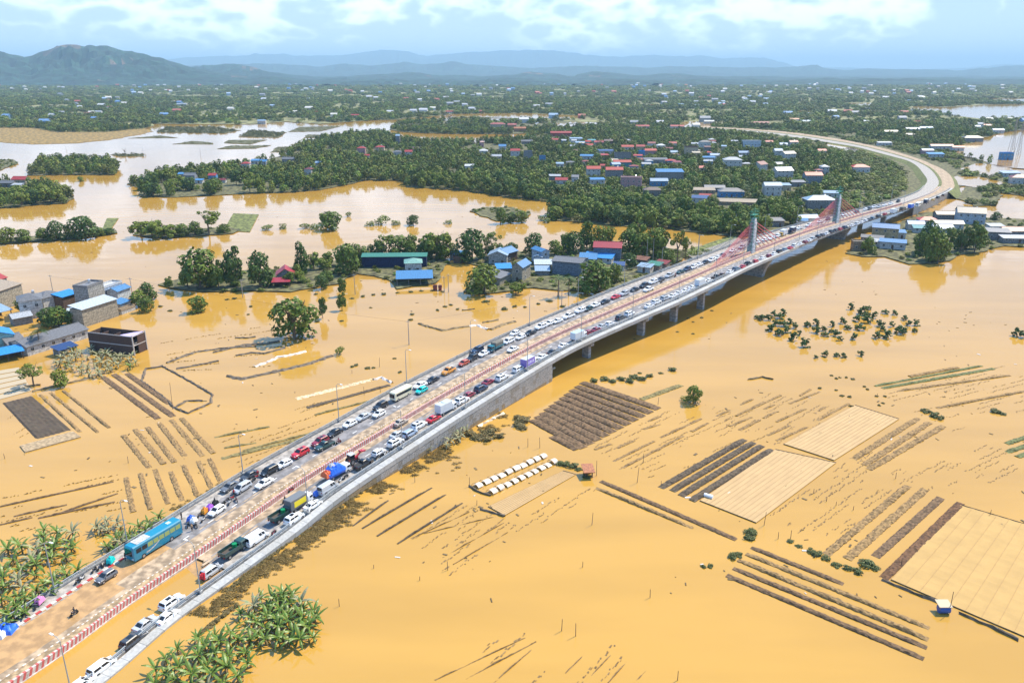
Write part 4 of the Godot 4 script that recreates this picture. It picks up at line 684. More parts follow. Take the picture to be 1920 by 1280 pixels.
var WOODS := [
	["left shore wood", PackedVector2Array([Vector2(-317.6, -663.5), Vector2(-297.4, -641.6), Vector2(-277.4, -596.4), Vector2(-249.3, -593.8), Vector2(-224.4, -601.7), Vector2(-199.8, -612.6), Vector2(-170.7, -618.2), Vector2(-150.7, -629.7), Vector2(-137.9, -660.2), Vector2(-149, -715.5), Vector2(-184.5, -697.3), Vector2(-224.7, -708.1), Vector2(-248.1, -708.1), Vector2(-295, -708.1), Vector2(-313.7, -686.8)]), 10.5, 12, 11, ["round", "round", "tall", "bamboo"], 3],
	["bay wood", PackedVector2Array([Vector2(-85.1, -647.7), Vector2(-46.2, -632.6), Vector2(-33.3, -626.8), Vector2(-7.9, -596.4), Vector2(9.8, -586), Vector2(30.5, -571.1), Vector2(37, -618.2), Vector2(0, -680), Vector2(-46.1, -697.3), Vector2(-86.4, -686.8)]), 11, 12, 11, ["round", "round", "tall", "bamboo"], 4],
	["pylon wood", PackedVector2Array([Vector2(25.9, -522.1), Vector2(24.8, -498.6), Vector2(46.1, -489.3), Vector2(72.1, -475.2), Vector2(88.5, -477), Vector2(101.8, -463.5), Vector2(119, -450.8), Vector2(129.3, -446.2), Vector2(145.3, -457.1), Vector2(161.9, -470.2), Vector2(179.2, -493), Vector2(189.2, -522.1), Vector2(176.9, -539), Vector2(149.3, -530.4), Vector2(122.7, -539), Vector2(96.4, -554.6), Vector2(71.3, -561.6), Vector2(51.3, -547.8)]), 10.5, 12, 11.5, ["round", "round", "tall", "bamboo", "bamboo"], 5],
	["row behind the sheds", PackedVector2Array([Vector2(-95.9, -372.7), Vector2(-71.7, -388.6), Vector2(-54, -395.8), Vector2(-33.1, -397), Vector2(-31.2, -386.2), Vector2(-52.7, -385.1), Vector2(-70, -378.2), Vector2(-92.6, -364.2)]), 8.5, 8.5, 9, ["round", "tall", "bamboo"], 21],
	["waterside row", PackedVector2Array([Vector2(-24, -381.6), Vector2(-16.2, -395.8), Vector2(-2.8, -407), Vector2(12.3, -401.9), Vector2(12.1, -393.3), Vector2(-2.7, -395.8), Vector2(-14.4, -383.9), Vector2(-20.3, -369.5)]), 8, 7, 7.5, ["round", "tall"], 22],
	["belt below the warehouse", PackedVector2Array([Vector2(0, -324.7), Vector2(18.5, -333.4), Vector2(37.1, -335.2), Vector2(49.9, -344.3), Vector2(52.9, -340.6), Vector2(37.6, -329), Vector2(20.5, -328.1), Vector2(1.1, -319.7)]), 7, 6, 5, ["round", "bamboo"], 23],
	["red house gardens", PackedVector2Array([Vector2(-125.2, -335.2), Vector2(-116.4, -344.3), Vector2(-99, -360), Vector2(-81.8, -372.7), Vector2(-76.8, -360), Vector2(-84.3, -338.8), Vector2(-93.9, -326.4), Vector2(-120.8, -329)]), 10, 6.5, 6, ["round", "tall"], 24],
	["right bank grove", PackedVector2Array([Vector2(192.9, -386.2), Vector2(192.3, -379.4), Vector2(209, -381.6), Vector2(217.5, -395.8), Vector2(218.3, -410.9), Vector2(203.3, -405.7)]), 8.5, 11, 15, ["round"], 6],
	["right bank second grove", PackedVector2Array([Vector2(225.4, -403.2), Vector2(228.3, -398.2), Vector2(247.6, -408.3), Vector2(261.4, -432.8), Vector2(246.7, -432.8)]), 8.5, 10, 12, ["round", "tall"], 7],
	["thicket beside the far ramp", PackedVector2Array([Vector2(331, -591.2), Vector2(321.4, -552.3), Vector2(338.8, -556.9), Vector2(367.1, -601.7), Vector2(379.2, -635.6), Vector2(363, -641.6)]), 10, 11, 7, ["round"], 8],
	["shrub island", PackedVector2Array([Vector2(-435.9, -726.9), Vector2(-359.5, -730.7), Vector2(-378.8, -771.7), Vector2(-457.6, -771.7)]), 11, 13, 7.5, ["round"], 9],
	["left edge tree belt", PackedVector2Array([Vector2(-356.5, -543.3), Vector2(-350.6, -545.5), Vector2(-335.1, -556.9), Vector2(-315.9, -566.3), Vector2(-327.1, -591.2), Vector2(-360.7, -601.7), Vector2(-392.7, -601.7)]), 10, 13, 11, ["round", "bamboo"], 10],
]   # name, outline, spacing, crown width, height, kinds, seed
var standing := PackedVector2Array()
var more: Array[Rect2] = []
const ORDINAL := ["first", "second", "third", "fourth", "fifth", "sixth", "seventh", "eighth", "ninth", "tenth", "eleventh", "twelfth", "thirteenth", "fourteenth", "fifteenth", "sixteenth", "seventeenth", "eighteenth", "nineteenth", "twentieth", "twenty-first", "twenty-second", "twenty-third", "twenty-fourth", "twenty-fifth", "twenty-sixth", "twenty-seventh", "twenty-eighth", "twenty-ninth", "thirtieth"]
var BANANAS := [
	["near-left grove", PackedVector2Array([Vector2(-96.6, -128), Vector2(-99.3, -136), Vector2(-96.8, -142.7), Vector2(-89.1, -141.7), Vector2(-84.7, -134.1), Vector2(-85.9, -130.6), Vector2(-89.6, -128), Vector2(-86.5, -120.8), Vector2(-89.5, -116.4)]), 27, 1.15, 0],
	["strip along the left rail", PackedVector2Array([Vector2(-86.5, -120.8), Vector2(-84.5, -128), Vector2(-81.5, -128), Vector2(-82.5, -122.4), Vector2(-84.5, -114.2), Vector2(-86.1, -110.8), Vector2(-88.6, -114.9)]), 16, 1.0, 0],
	["strip below the coach", PackedVector2Array([Vector2(-80.3, -136), Vector2(-78.3, -140.7), Vector2(-74.3, -146.8), Vector2(-72.3, -144.8), Vector2(-75.9, -137.9), Vector2(-78.5, -133.2)]), 14, 1.0, 0],
	["patch by the lamp mast", PackedVector2Array([Vector2(-86.9, -142.7), Vector2(-83.9, -145.8), Vector2(-80.6, -144.8), Vector2(-80.3, -141.7), Vector2(-85, -141.1)]), 7, 0.8, 1],
	["near-right grove's upper lobe", PackedVector2Array([Vector2(-47.1, -114.9), Vector2(-45.9, -120.1), Vector2(-40.3, -120.8), Vector2(-34.3, -115.6), Vector2(-32.3, -110.8), Vector2(-33.3, -107.6), Vector2(-38.4, -106.9), Vector2(-43.6, -109.5)]), 32, 1.1, 0],
	["near-right grove's lower lobe", PackedVector2Array([Vector2(-56.7, -100.9), Vector2(-54.3, -107.6), Vector2(-50.2, -110.8), Vector2(-43.6, -109.5), Vector2(-41.1, -104.4), Vector2(-42.6, -98.6), Vector2(-53.2, -96.4)]), 29, 1.1, 0],
	["patch before the roofless house", PackedVector2Array([Vector2(-146.1, -237.2), Vector2(-149.3, -249.7), Vector2(-141.8, -252.4), Vector2(-123.9, -244.6), Vector2(-118.5, -237.2), Vector2(-124.3, -232.5), Vector2(-127.5, -227.1), Vector2(-138.5, -232.5)]), 44, 1.0, 1],
	["row under the retaining wall", PackedVector2Array([Vector2(-21.3, -179.1), Vector2(-17.7, -184.2), Vector2(-11.2, -190.6), Vector2(-10.4, -187.4), Vector2(-16.6, -179.1), Vector2(-20.3, -176.2)]), 9, 0.9, 1],
]   # grove, outline, how many, size, silted
const BUSHES := [
	["leafy clump on the drowned orchard island", 0.9, [[93.7, -290.6, 2.2], [94.7, -288.5, 2.6], [97.1, -288.5, 3], [100.9, -294, 3], [102.2, -290.6, 3.2], [105, -295.5, 2.8], [98.1, -281.9, 3], [94.1, -275.5, 3.4], [100.6, -280.6, 3.4], [103.7, -283.8, 2.6], [103.9, -278.6, 2.8], [99.4, -273.6, 3.2], [95.9, -270.6, 3.6], [98.9, -264.6, 3.6], [103.1, -270.6, 2.4], [100.4, -257.8, 4], [109.5, -280.6, 3], [112.9, -281.9, 3], [110.1, -273, 3.2], [113.5, -275.5, 2.5], [111.8, -269.4, 2.4], [118.4, -280.6, 2.6], [115.6, -269.4, 3], [123.9, -284.5, 3.2], [123, -277.4, 2.5], [134.2, -302.7, 3], [120.7, -265.8, 3], [130.4, -287.2, 3.2], [127.1, -276.7, 3.4], [136, -295.5, 4], [133.1, -285.1, 3.6], [135.4, -290.6, 3.5], [141.2, -302.7, 2.4], [138.8, -291.3, 3], [136.1, -280.6, 3.2], [134.9, -275.5, 2.8], [145.4, -296.9, 2.6], [133, -267, 3.4], [140.5, -280.6, 2.6], [148.4, -295.5, 2.5], [140.3, -272.4, 4.4], [149.1, -288.5, 2.4], [147.6, -281.9, 2.6], [150.2, -281.9, 3], [146.1, -274.2, 2.2], [129.3, -267, 3], [115.1, -264.6, 2.2], [103.9, -248.2, 2.6], [107.8, -248.2, 2], [109.5, -247.1, 2], [116, -248.7, 2.4], [100.2, -246.6, 1.5], [115.7, -273.6, 2], [179.8, -269.4, 3.6], [181.5, -268.2, 3.4]]],
	["weedy shrub on the flooded field banks", 0.55, [[115.3, -203, 3], [115.9, -200.1, 3.4], [116.9, -198.3, 2.6], [134, -202.6, 3], [135.4, -201.5, 2], [49.2, -141.7, 3], [48.1, -139.8, 2.4], [42.8, -133.2, 2.4], [44.4, -134.1, 2], [36.7, -130.1, 1.4], [38, -130.3, 1.4], [56.1, -138.6, 1.6], [57.2, -137.1, 1.4], [58.9, -135.1, 2], [59.8, -134.1, 2.4], [60.9, -132.7, 2], [62.4, -130.6, 2], [63.9, -129.4, 2.2], [65.4, -128.4, 2.2], [67.8, -130.9, 3], [68.5, -130.6, 2.4], [69.1, -129.6, 2], [13.1, -171.5, 2.6], [14.7, -170.7, 3], [15.9, -169.3, 2], [11.8, -172, 2.4], [17.4, -165.4, 2.2], [25.2, -225.8, 3], [28.6, -227.1, 3.4], [30.8, -225.3, 2.6], [33.5, -227.1, 3], [35.7, -225.3, 3.4], [37.8, -228.9, 3], [40, -227.1, 3.2], [42.6, -229.8, 2.6], [50.9, -235.3, 3], [46.7, -232.5, 1.6], [40, -232.5, 1.4]]],
	["round tuft floating in the far right field", 0.6, [[99.4, -230.7, 1.2], [99.7, -228, 1.3], [101.2, -228.9, 1], [103.3, -228.9, 1.2], [104.6, -227.5, 1.4], [105.7, -221.4, 1.2], [105.7, -219.3, 1.2], [96.1, -218.5, 1.2], [96.3, -214.4, 1.4], [98, -213.6, 1.4], [106.1, -214, 1.2], [108.6, -214, 1.2], [105.7, -209, 1.2], [103.9, -207.4, 1.2], [95.7, -206.7, 1.4], [91.8, -220.2, 1.4]]],
	["dry weed clump under the retaining wall", 0.6, [[-51.7, -123.2, 1.4], [-51.3, -124, 1.4], [-50.9, -124.9, 1.4], [-50.5, -125.9, 1.4], [-50.1, -126.8, 1.4], [-49.7, -127.7, 1.4], [-49.3, -128.6, 1.4], [-48.9, -129.6, 1.4], [-48.5, -130.6, 1.4], [-48, -131.5, 1.4], [-47.6, -132.5, 1.4], [-47.2, -133.5, 1.4], [-46.7, -134.5, 1.4], [-46.3, -135.6, 1.4], [-45.8, -136.6, 1.4], [-45.4, -137.7, 1.4], [-44.9, -138.7, 1.4], [-44.4, -139.8, 1.4], [-44, -140.9, 1.4], [-43.5, -142, 1.4], [-43.2, -139.8, 1.4], [-42.6, -141.1, 1.4], [-41.9, -142.4, 1.4], [-41.2, -143.7, 1.4], [-40.6, -145, 1.4], [-39.9, -146.4, 1.4], [-39.2, -147.8, 1.4], [-38.4, -149.2, 1.4], [-37.7, -150.7, 1.4], [-37, -152.1, 1.4], [-36.2, -153.6, 1.4], [-35.5, -155.1, 1.4], [-34.7, -156.6, 1.4], [-33.9, -158.2, 1.4], [-33.1, -159.8, 1.4], [-32.3, -161.4, 1.4], [-31.4, -163, 1.4], [-30.6, -164.7, 1.4], [-29.7, -166.4, 1.4], [-28.9, -168.1, 1.4], [-28, -169.9, 1.4], [-27.1, -171.6, 1.4], [-52.3, -111.5, 1.5], [-51.8, -112.4, 1.5], [-51.3, -113.4, 1.5], [-50.9, -114.4, 1.5], [-50.4, -115.4, 1.5], [-49.9, -116.4, 1.5], [-49.4, -117.4, 1.5], [-48.9, -118.4, 1.5], [2.1, -194.9, 3.6], [3.6, -196.6, 3.6], [2.5, -192.2, 3], [1.5, -198.3, 3], [1.7, -193.5, 3], [-10.7, -188.3, 3.4], [-8.3, -186.7, 3.6], [-5.6, -189.3, 3.6], [-3.4, -186.7, 3], [-6.2, -185.2, 3], [-9.6, -186.1, 3], [-7.2, -188.6, 3]]],
	["half drowned weed clump left of the bridge", 0.5, [[-134.8, -300.5, 2.2], [-141.1, -306.4, 2], [-104.7, -306.4, 2], [-115, -318.2, 2.2], [-117.8, -316.6, 2], [-102.3, -295.5, 1.6], [-92, -291.9, 2], [-73.4, -286.5, 2.4], [-64.5, -287.2, 1.8], [-82.9, -324.8, 2], [-69.2, -310.3, 1.4], [-50, -239.6, 2], [-45.9, -237.2, 2], [-51.1, -238.2, 1.8], [-35.2, -233.4, 1.6], [-44.2, -237.2, 1.4], [-38.6, -246.1, 1.5], [-38.4, -288.5, 2], [-56.4, -304.9, 1.4], [-38.7, -295.5, 2], [-26.7, -306.4, 2.2], [-21.6, -302.7, 2], [-24.7, -308.7, 2], [-29.5, -301.2, 2], [-10.9, -313.4, 3], [-3.2, -302.7, 3], [1.1, -306.4, 2.4], [10.8, -310.3, 2], [15.3, -314.2, 2.6], [20.3, -306.4, 2.4], [24.7, -308.7, 2], [5.3, -305.7, 1.8], [-66.4, -318.2, 2], [-62.5, -321.5, 2.4], [-58.5, -324, 2], [-54.1, -324.8, 2.4], [-48.8, -327.4, 2], [-43.2, -328.2, 2.4], [-38.9, -330, 2], [-33.9, -330.8, 2], [-29.6, -329.1, 2], [78.7, -300.5, 1.6], [62.4, -295.5, 2], [61.7, -288.5, 2.4], [67.2, -290.6, 1.4], [68.2, -285.8, 1.4], [72.7, -291.3, 1.6], [43.2, -265.8, 1.2], [59.9, -274.2, 1.4], [65.2, -271.8, 1.4]]],
]   # label, height for width, [x, z, width]
const POSTS := [
	[8.4, -111.8, 2.4],
	[10.7, -110.5, 2.6],
	[16.7, -145, 2.9],
	[13.5, -130.1, 1.2],
	[-12.2, -129.1, 2],
	[-17.2, -125.9, 0.9],
	[24.9, -120.8, 1.8],
	[25.8, -100.3, 1.8],
	[-30.6, -118.3, 1.6],
	[-22.4, -163.1, 1.5],
	[-7.7, -152.9, 1.3],
	[28.8, -162.9, 4],
	[19.8, -166.2, 4],
	[7, -180.6, 3],
	[4, -181.2, 2.4],
	[41.5, -208.2, 2.2],
	[31.7, -172.6, 2.6],
	[52.6, -144.8, 3.2],
	[56.5, -139.8, 2],
	[67.7, -158, 1.2],
	[69.3, -154.5, 1.1],
	[70.7, -152.7, 1],
	[73.7, -150.9, 1],
	[54, -139.8, 1.6],
	[14.9, -194.9, 3],
	[18.6, -193.2, 3],
	[-9.7, -161.1, 2.4],
	[-92.8, -172.6, 1.8],
	[-124, -174.8, 1.4],
	[-38.8, -217.3, 2],
	[-43.2, -215.2, 2.6],
	[-95.1, -204.8, 8],
	[-50.1, -232.5, 1.2],
	[-42.4, -238.2, 3.2],
	[76.5, -116.4, 4.5],
	[-26.4, -129.7, 0.8],
	[74.7, -130.6, 1.5],
	[106.5, -214.4, 0.8],
	[89.3, -164.9, 1.6],
	[102.2, -149, 1.2],
	[34.1, -161.6, 1.2],
]
const POLES := [
	[-35.6, -260, 9, "utility pole with a leaning crossarm and caught branches left of the ramp"],
	[-159.3, -322.3, 8, "utility pole beside the left houses"],
	[-197.5, -330.8, 7, "utility pole behind the white house on the left"],
	[-112.2, -319.8, 8, "pale concrete pole in front of the riverside clump"],
	[-66.3, -324.8, 9, "concrete pole left of the open blue roofed shed"],
	[-27.1, -328.2, 8, "leaning dark pole before the vivid green tree, right of two"],
	[-28.9, -328.2, 7, "dark pole before the vivid green tree, left of two"],
	[19.6, -321.5, 8, "concrete pole by the areca palms"],
	[19.9, -306.4, 7, "utility pole by the debris near the ramp rail"],
	[-336.6, -878.6, 9, "thin pole in the upper left channel"],
	[-416.5, -918.9, 6, "thin pole by the dead tree in the channel"],
	[-519.7, -950, 6, "thin pole at the far left water"],
	[128.2, -453.3, 12, "tall lamp pole beside the first pylon's wood"],
	[65.7, -380.4, 12, "old footbridge tower beside the sheds, left leg"],
	[69.4, -383.8, 12, "old footbridge tower beside the sheds, right leg"],
	[97.9, -410.6, 9, "thin pole at the dike end"],
	[555.8, -907.1, 38, "lattice power pylon in the right lake, left of two"],
	[563.5, -907.1, 34, "lattice power pylon in the right lake, right of two"],
]
const DEBRIS := [
	[[Vector2(-88.2, -230.2), Vector2(-83.2, -227.5), Vector2(-73.2, -234.8), Vector2(-65.5, -241.1), Vector2(-60, -248.7)], 2.6, "net", "long grey roll of collapsed net lying across the left flood"],
	[[Vector2(-100.3, -251.8), Vector2(-92.3, -259.5), Vector2(-84.9, -260.6), Vector2(-81.5, -263.5)], 1.6, "net", "dark collapsed net strip left of the large isolated tree, upper"],
	[[Vector2(-98.1, -267), Vector2(-94.4, -267), Vector2(-91.1, -268.2)], 1.2, "net", "short dark net scrap at the isolated tree's shadow"],
	[[Vector2(-91.7, -248.7), Vector2(-87.6, -251.3), Vector2(-82.8, -250.8), Vector2(-77.6, -256.2)], 1.4, "net", "dark collapsed net strip left of the large isolated tree, lower"],
	[[Vector2(-82.3, -238.2), Vector2(-79.5, -242.1), Vector2(-77.3, -247.1), Vector2(-72.9, -249.7), Vector2(-69.6, -252.9)], 1.5, "white", "pale twisted sheet drifting beside the long net roll"],
	[[Vector2(-111.8, -241.6), Vector2(-108.7, -248.2), Vector2(-105.9, -252.4), Vector2(-96.6, -256.7), Vector2(-87.8, -257.8)], 1.4, "net", "long dark net rope above the collapsed net ring"],
	[[Vector2(-106.6, -236.2), Vector2(-101.1, -239.6), Vector2(-95.6, -243.6)], 1.2, "net", "dark net rope touching the collapsed net ring"],
	[[Vector2(-116.4, -236.2), Vector2(-113.8, -237.2), Vector2(-112, -238.6), Vector2(-99.7, -227.1), Vector2(-87.8, -215.2), Vector2(-86, -209.3), Vector2(-87.6, -205.6), Vector2(-89.7, -201.9), Vector2(-94.8, -205.6), Vector2(-102.9, -215.2), Vector2(-113, -225.8), Vector2(-116.4, -236.2)], 1.0, "net", "ring of collapsed black netting around the upper left rows"],
	[[Vector2(-94.8, -205.6), Vector2(-93.3, -210.5), Vector2(-88.7, -210.5)], 0.8, "net", "crossing net strand inside the collapsed net ring"],
	[[Vector2(-34.9, -283.8), Vector2(-31.6, -280.6), Vector2(-25.2, -275.5), Vector2(-20.6, -278.6), Vector2(-15.8, -280.6)], 2.0, "straw", "raft of straw debris left of the ramp, left half"],
	[[Vector2(-15.8, -280.6), Vector2(-12.9, -281.9), Vector2(-8.8, -276.7)], 1.8, "white", "raft of white plastic sheets in the straw debris"],
	[[Vector2(-11, -285.1), Vector2(-5.1, -288.5)], 1.5, "straw", "upper straw bank beside the white plastic sheets"],
	[[Vector2(-7.8, -276.7), Vector2(-3, -283.2), Vector2(1, -286.5)], 2.4, "straw", "right straw bank beside the white plastic sheets"],
	[[Vector2(-42.5, -227.1), Vector2(-40.3, -228.9), Vector2(-36.4, -224.4)], 1.6, "white", "collapsed white awning beside the pale concrete strip"],
	[[Vector2(-19.8, -301.2), Vector2(-14.8, -302.7)], 0.6, "straw", "driftwood log beside the vivid green tree's reflection"],
	[[Vector2(13.6, -237.2), Vector2(6.5, -225.8), Vector2(0, -213.2)], 0.9, "rubble", "pale rubble ledge along the water at the abutment"],
	[[Vector2(-2.2, -201.9), Vector2(-6.5, -196.6), Vector2(-9.2, -193.2)], 1.4, "rubble", "heap of pale rubble stones under the retaining wall"],
	[[Vector2(69, -125.9), Vector2(73.4, -121.6), Vector2(76.1, -119.3)], 0.7, "net", "dark hedge like fence along the near edge of the right net roof, left part"],
	[[Vector2(78.3, -116.4), Vector2(81.2, -113.3), Vector2(84.4, -109.5)], 0.7, "net", "dark hedge like fence along the near edge of the right net roof, right part"],
	[[Vector2(-141.5, -217.3), Vector2(-137.5, -221.4), Vector2(-130.7, -227.1), Vector2(-127.6, -232.5)], 1.1, "straw", "weedy dike behind the bare brown plot"],
	[[Vector2(-146.3, -221.4), Vector2(-142.2, -222.7)], 1.2, "straw", "trash heap beneath the sparse tree at the left edge"],
	[[Vector2(-9.7, -161.1), Vector2(-7.8, -158.7), Vector2(-4.8, -156.8)], 0.5, "net", "dark base rail of the white tunnels"],
	[[Vector2(-6.7, -151.1), Vector2(-4, -149.6), Vector2(-1.6, -148.3)], 0.5, "net", "dark base rail of the pale submerged net"],
	[[Vector2(72.2, -227.1), Vector2(77.3, -228.9), Vector2(80.1, -227.1)], 0.6, "straw", "branch drifting at the far edge of the right fields"],
]
var ISLETS := [
	[PackedVector2Array([Vector2(-427.4, -886.8), Vector2(-401.3, -886.8), Vector2(-415.2, -915.9), Vector2(-447.3, -904)]), "weedy islet with a dead tree in the upper left channel"],
	[PackedVector2Array([Vector2(-529.1, -1128.7), Vector2(-466.5, -1137.7), Vector2(-504.5, -1175.4)]), "thin mud islet upper left in the upper left channel"],
	[PackedVector2Array([Vector2(-429.9, -1037.6), Vector2(-379.2, -1037.6), Vector2(-397.3, -1069), Vector2(-424.4, -1085.4)]), "thin brown islet in the upper left channel"],
	[PackedVector2Array([Vector2(-534.2, -1236.7), Vector2(-426.6, -1215.6), Vector2(-424.1, -1281.2), Vector2(-491.5, -1354.1), Vector2(-570.5, -1354.1)]), "low wooded islet in the upper left channel"],
	[PackedVector2Array([Vector2(-383.7, -1156.3), Vector2(-325.8, -1137.7), Vector2(-341.4, -1236.7), Vector2(-407.4, -1281.2)]), "treed islet in the upper left channel"],
	[PackedVector2Array([Vector2(-370.9, -1053), Vector2(-331.8, -1037.6), Vector2(-330.3, -1102.3), Vector2(-380.6, -1102.3)]), "flat grassy islet in the upper left channel"],
	[PackedVector2Array([Vector2(-340.3, -1247.6), Vector2(-294.2, -1258.6), Vector2(-286.2, -1380.2), Vector2(-351.1, -1354.1)]), "islet with white boulders in the upper left channel"],
	[PackedVector2Array([Vector2(-351.2, -973), Vector2(-307.4, -979.8), Vector2(-300.4, -1022.5), Vector2(-351.3, -1015.2)]), "thin grassy islet in the upper left channel"],
	[PackedVector2Array([Vector2(-288.8, -1137.7), Vector2(-266.6, -1137.7), Vector2(-273.6, -1185.2), Vector2(-299.1, -1195.2)]), "islet with one tree in the upper left channel"],
	[PackedVector2Array([Vector2(-275.2, -934.2), Vector2(-247.8, -946.8), Vector2(-254.9, -1000.7), Vector2(-287.6, -1000.7)]), "sandy islet in the upper left channel"],
]
const RIDGES := [
	[6300, 900, [Vector2(-1.179, 190), Vector2(-0.925, 235), Vector2(-0.735, 193), Vector2(-0.608, 220), Vector2(-0.589, 197), Vector2(-0.577, 182), Vector2(-0.561, 208), Vector2(-0.551, 227), Vector2(-0.535, 254), Vector2(-0.523, 261), Vector2(-0.501, 258), Vector2(-0.482, 254), Vector2(-0.456, 227), Vector2(-0.440, 208), Vector2(-0.425, 186), Vector2(-0.399, 144), Vector2(-0.380, 99), Vector2(-0.355, 73), Vector2(-0.323, 46), Vector2(-0.228, 16)]],
	[8300, 900, [Vector2(-0.418, 4), Vector2(-0.387, 112), Vector2(-0.355, 127), Vector2(-0.329, 147), Vector2(-0.310, 122), Vector2(-0.291, 72), Vector2(-0.266, 42), Vector2(-0.228, 12), Vector2(-0.177, 32), Vector2(-0.120, 62), Vector2(-0.082, 37), Vector2(-0.038, 22), Vector2(0.000, 42), Vector2(0.016, 67), Vector2(0.051, 57), Vector2(0.073, 22), Vector2(0.079, 52), Vector2(0.098, 77), Vector2(0.120, 62), Vector2(0.152, 37), Vector2(0.177, 52), Vector2(0.215, 37), Vector2(0.279, 22), Vector2(0.406, 7), Vector2(0.659, 12)]],
	[14500, 1500, [Vector2(-1.179, 268), Vector2(-0.418, 137), Vector2(-0.342, 181), Vector2(-0.279, 189), Vector2(-0.228, 137), Vector2(-0.203, 198), Vector2(-0.165, 163), Vector2(-0.127, 216), Vector2(-0.101, 172), Vector2(-0.070, 233), Vector2(-0.051, 172), Vector2(-0.019, 146), Vector2(0.025, 120), Vector2(0.089, 155), Vector2(0.152, 129), Vector2(0.215, 146), Vector2(0.279, 129), Vector2(0.329, 137), Vector2(0.345, 155), Vector2(0.360, 172), Vector2(0.374, 111), Vector2(0.393, 85), Vector2(0.413, 103), Vector2(0.444, 103), Vector2(0.469, 94), Vector2(0.507, 94), Vector2(0.532, 76), Vector2(0.564, 120), Vector2(0.586, 146), Vector2(0.608, 146), Vector2(0.849, 129), Vector2(1.229, 198)]],
	[27000, 2600, [Vector2(-1.369, 745), Vector2(-0.418, 389), Vector2(-0.368, 486), Vector2(-0.329, 502), Vector2(-0.298, 583), Vector2(-0.253, 535), Vector2(-0.203, 518), Vector2(-0.171, 632), Vector2(-0.152, 696), Vector2(-0.127, 648), Vector2(-0.101, 518), Vector2(-0.070, 583), Vector2(-0.044, 632), Vector2(-0.006, 680), Vector2(0.044, 696), Vector2(0.076, 599), Vector2(0.108, 486), Vector2(0.165, 535), Vector2(0.193, 486), Vector2(0.222, 518), Vector2(0.253, 454), Vector2(0.298, 454), Vector2(0.323, 292), Vector2(0.342, 162), Vector2(0.406, 146), Vector2(0.469, 98), Vector2(0.532, 130), Vector2(0.583, 243), Vector2(0.608, 243), Vector2(0.849, 389), Vector2(1.229, 583)]],
]   # forward distance, width, points of (sideways ratio, height)

var rng := RandomNumberGenerator.new()
var noise := FastNoiseLite.new()
var mats := {}
var texs := {}
var count := {}
var cache := {}


class MB:
	var v := PackedVector3Array()
	var n := PackedVector3Array()
	var c := PackedColorArray()
	var col := Color(1, 1, 1)

	func tri(a: Vector3, b: Vector3, d: Vector3) -> void:
		var nn := (b - a).cross(d - a)
		if nn.length_squared() < 1e-14:
			return
		nn = nn.normalized()
		v.append(a); v.append(d); v.append(b)
		for i in 3:
			n.append(nn); c.append(col)

	func quad(a: Vector3, b: Vector3, d: Vector3, e: Vector3) -> void:
		tri(a, b, d)
		tri(a, d, e)

	func box(m: Vector3, s: Vector3, b := Basis()) -> void:
		var h := s / 2.0
		var p := []
		for i in 8:
			p.append(m + b * Vector3(h.x if i & 1 else -h.x, h.y if i & 2 else -h.y, h.z if i & 4 else -h.z))
		quad(p[4], p[5], p[7], p[6])
		quad(p[1], p[0], p[2], p[3])
		quad(p[5], p[1], p[3], p[7])
		quad(p[0], p[4], p[6], p[2])
		quad(p[6], p[7], p[3], p[2])
		quad(p[0], p[1], p[5], p[4])

	func loft(rings: Array, caps := true) -> void:
		for k in rings.size() - 1:
			var a: Array = rings[k]
			var b: Array = rings[k + 1]
			for i in a.size():
				var j := (i + 1) % a.size()
				quad(a[i], a[j], b[j], b[i])
		if caps:
			for e in [0, rings.size() - 1]:
				var r: Array = rings[e]
				for i in range(1, r.size() - 1):
					if e == 0:
						tri(r[0], r[i + 1], r[i])
					else:
						tri(r[0], r[i], r[i + 1])

	func tube(p: Vector3, q: Vector3, r0: float, r1: float, k := 6) -> void:
		var d := (q - p).normalized()
		var x := d.cross(Vector3.UP if absf(d.y) < 0.9 else Vector3.RIGHT).normalized()
		var y := d.cross(x)
		var a := []
		var b := []
		for i in k:
			var t := TAU * i / k
			var o := x * cos(t) + y * sin(t)
			a.append(p + o * r0)
			b.append(q + o * r1)
		loft([a, b])

	func mesh() -> ArrayMesh:
		var m := ArrayMesh.new()
		if v.is_empty():
			return m
		var arr := []
		arr.resize(Mesh.ARRAY_MAX)
		arr[Mesh.ARRAY_VERTEX] = v
		arr[Mesh.ARRAY_NORMAL] = n
		arr[Mesh.ARRAY_COLOR] = c
		m.add_surface_from_arrays(Mesh.PRIMITIVE_TRIANGLES, arr)
		return m


# ------------------------------------------------------------------ materials
func lin(r: float, g: float, b: float) -> Color:
	return Color(r, g, b).linear_to_srgb()


func grain(called: String, freq: float, lo: float, hi: float, octaves := 4, normal := false, kind := FastNoiseLite.TYPE_SIMPLEX_SMOOTH) -> NoiseTexture2D:
	if not texs.has(called):
		var f := FastNoiseLite.new()
		f.seed = texs.size() + 3
		f.noise_type = kind
		f.frequency = freq
		f.fractal_octaves = octaves
		var t := NoiseTexture2D.new()
		t.width = 512
		t.height = 512
		t.seamless = true
		t.noise = f
		if normal:
			t.as_normal_map = true
			t.bump_strength = 4.0
		else:
			var g := Gradient.new()
			g.set_color(0, Color(lo, lo, lo))
			g.set_color(1, Color(hi, hi, hi))
			g.set_offset(0, 0.25)
			g.set_offset(1, 0.75)
			t.color_ramp = g
		texs[called] = t
	return texs[called]


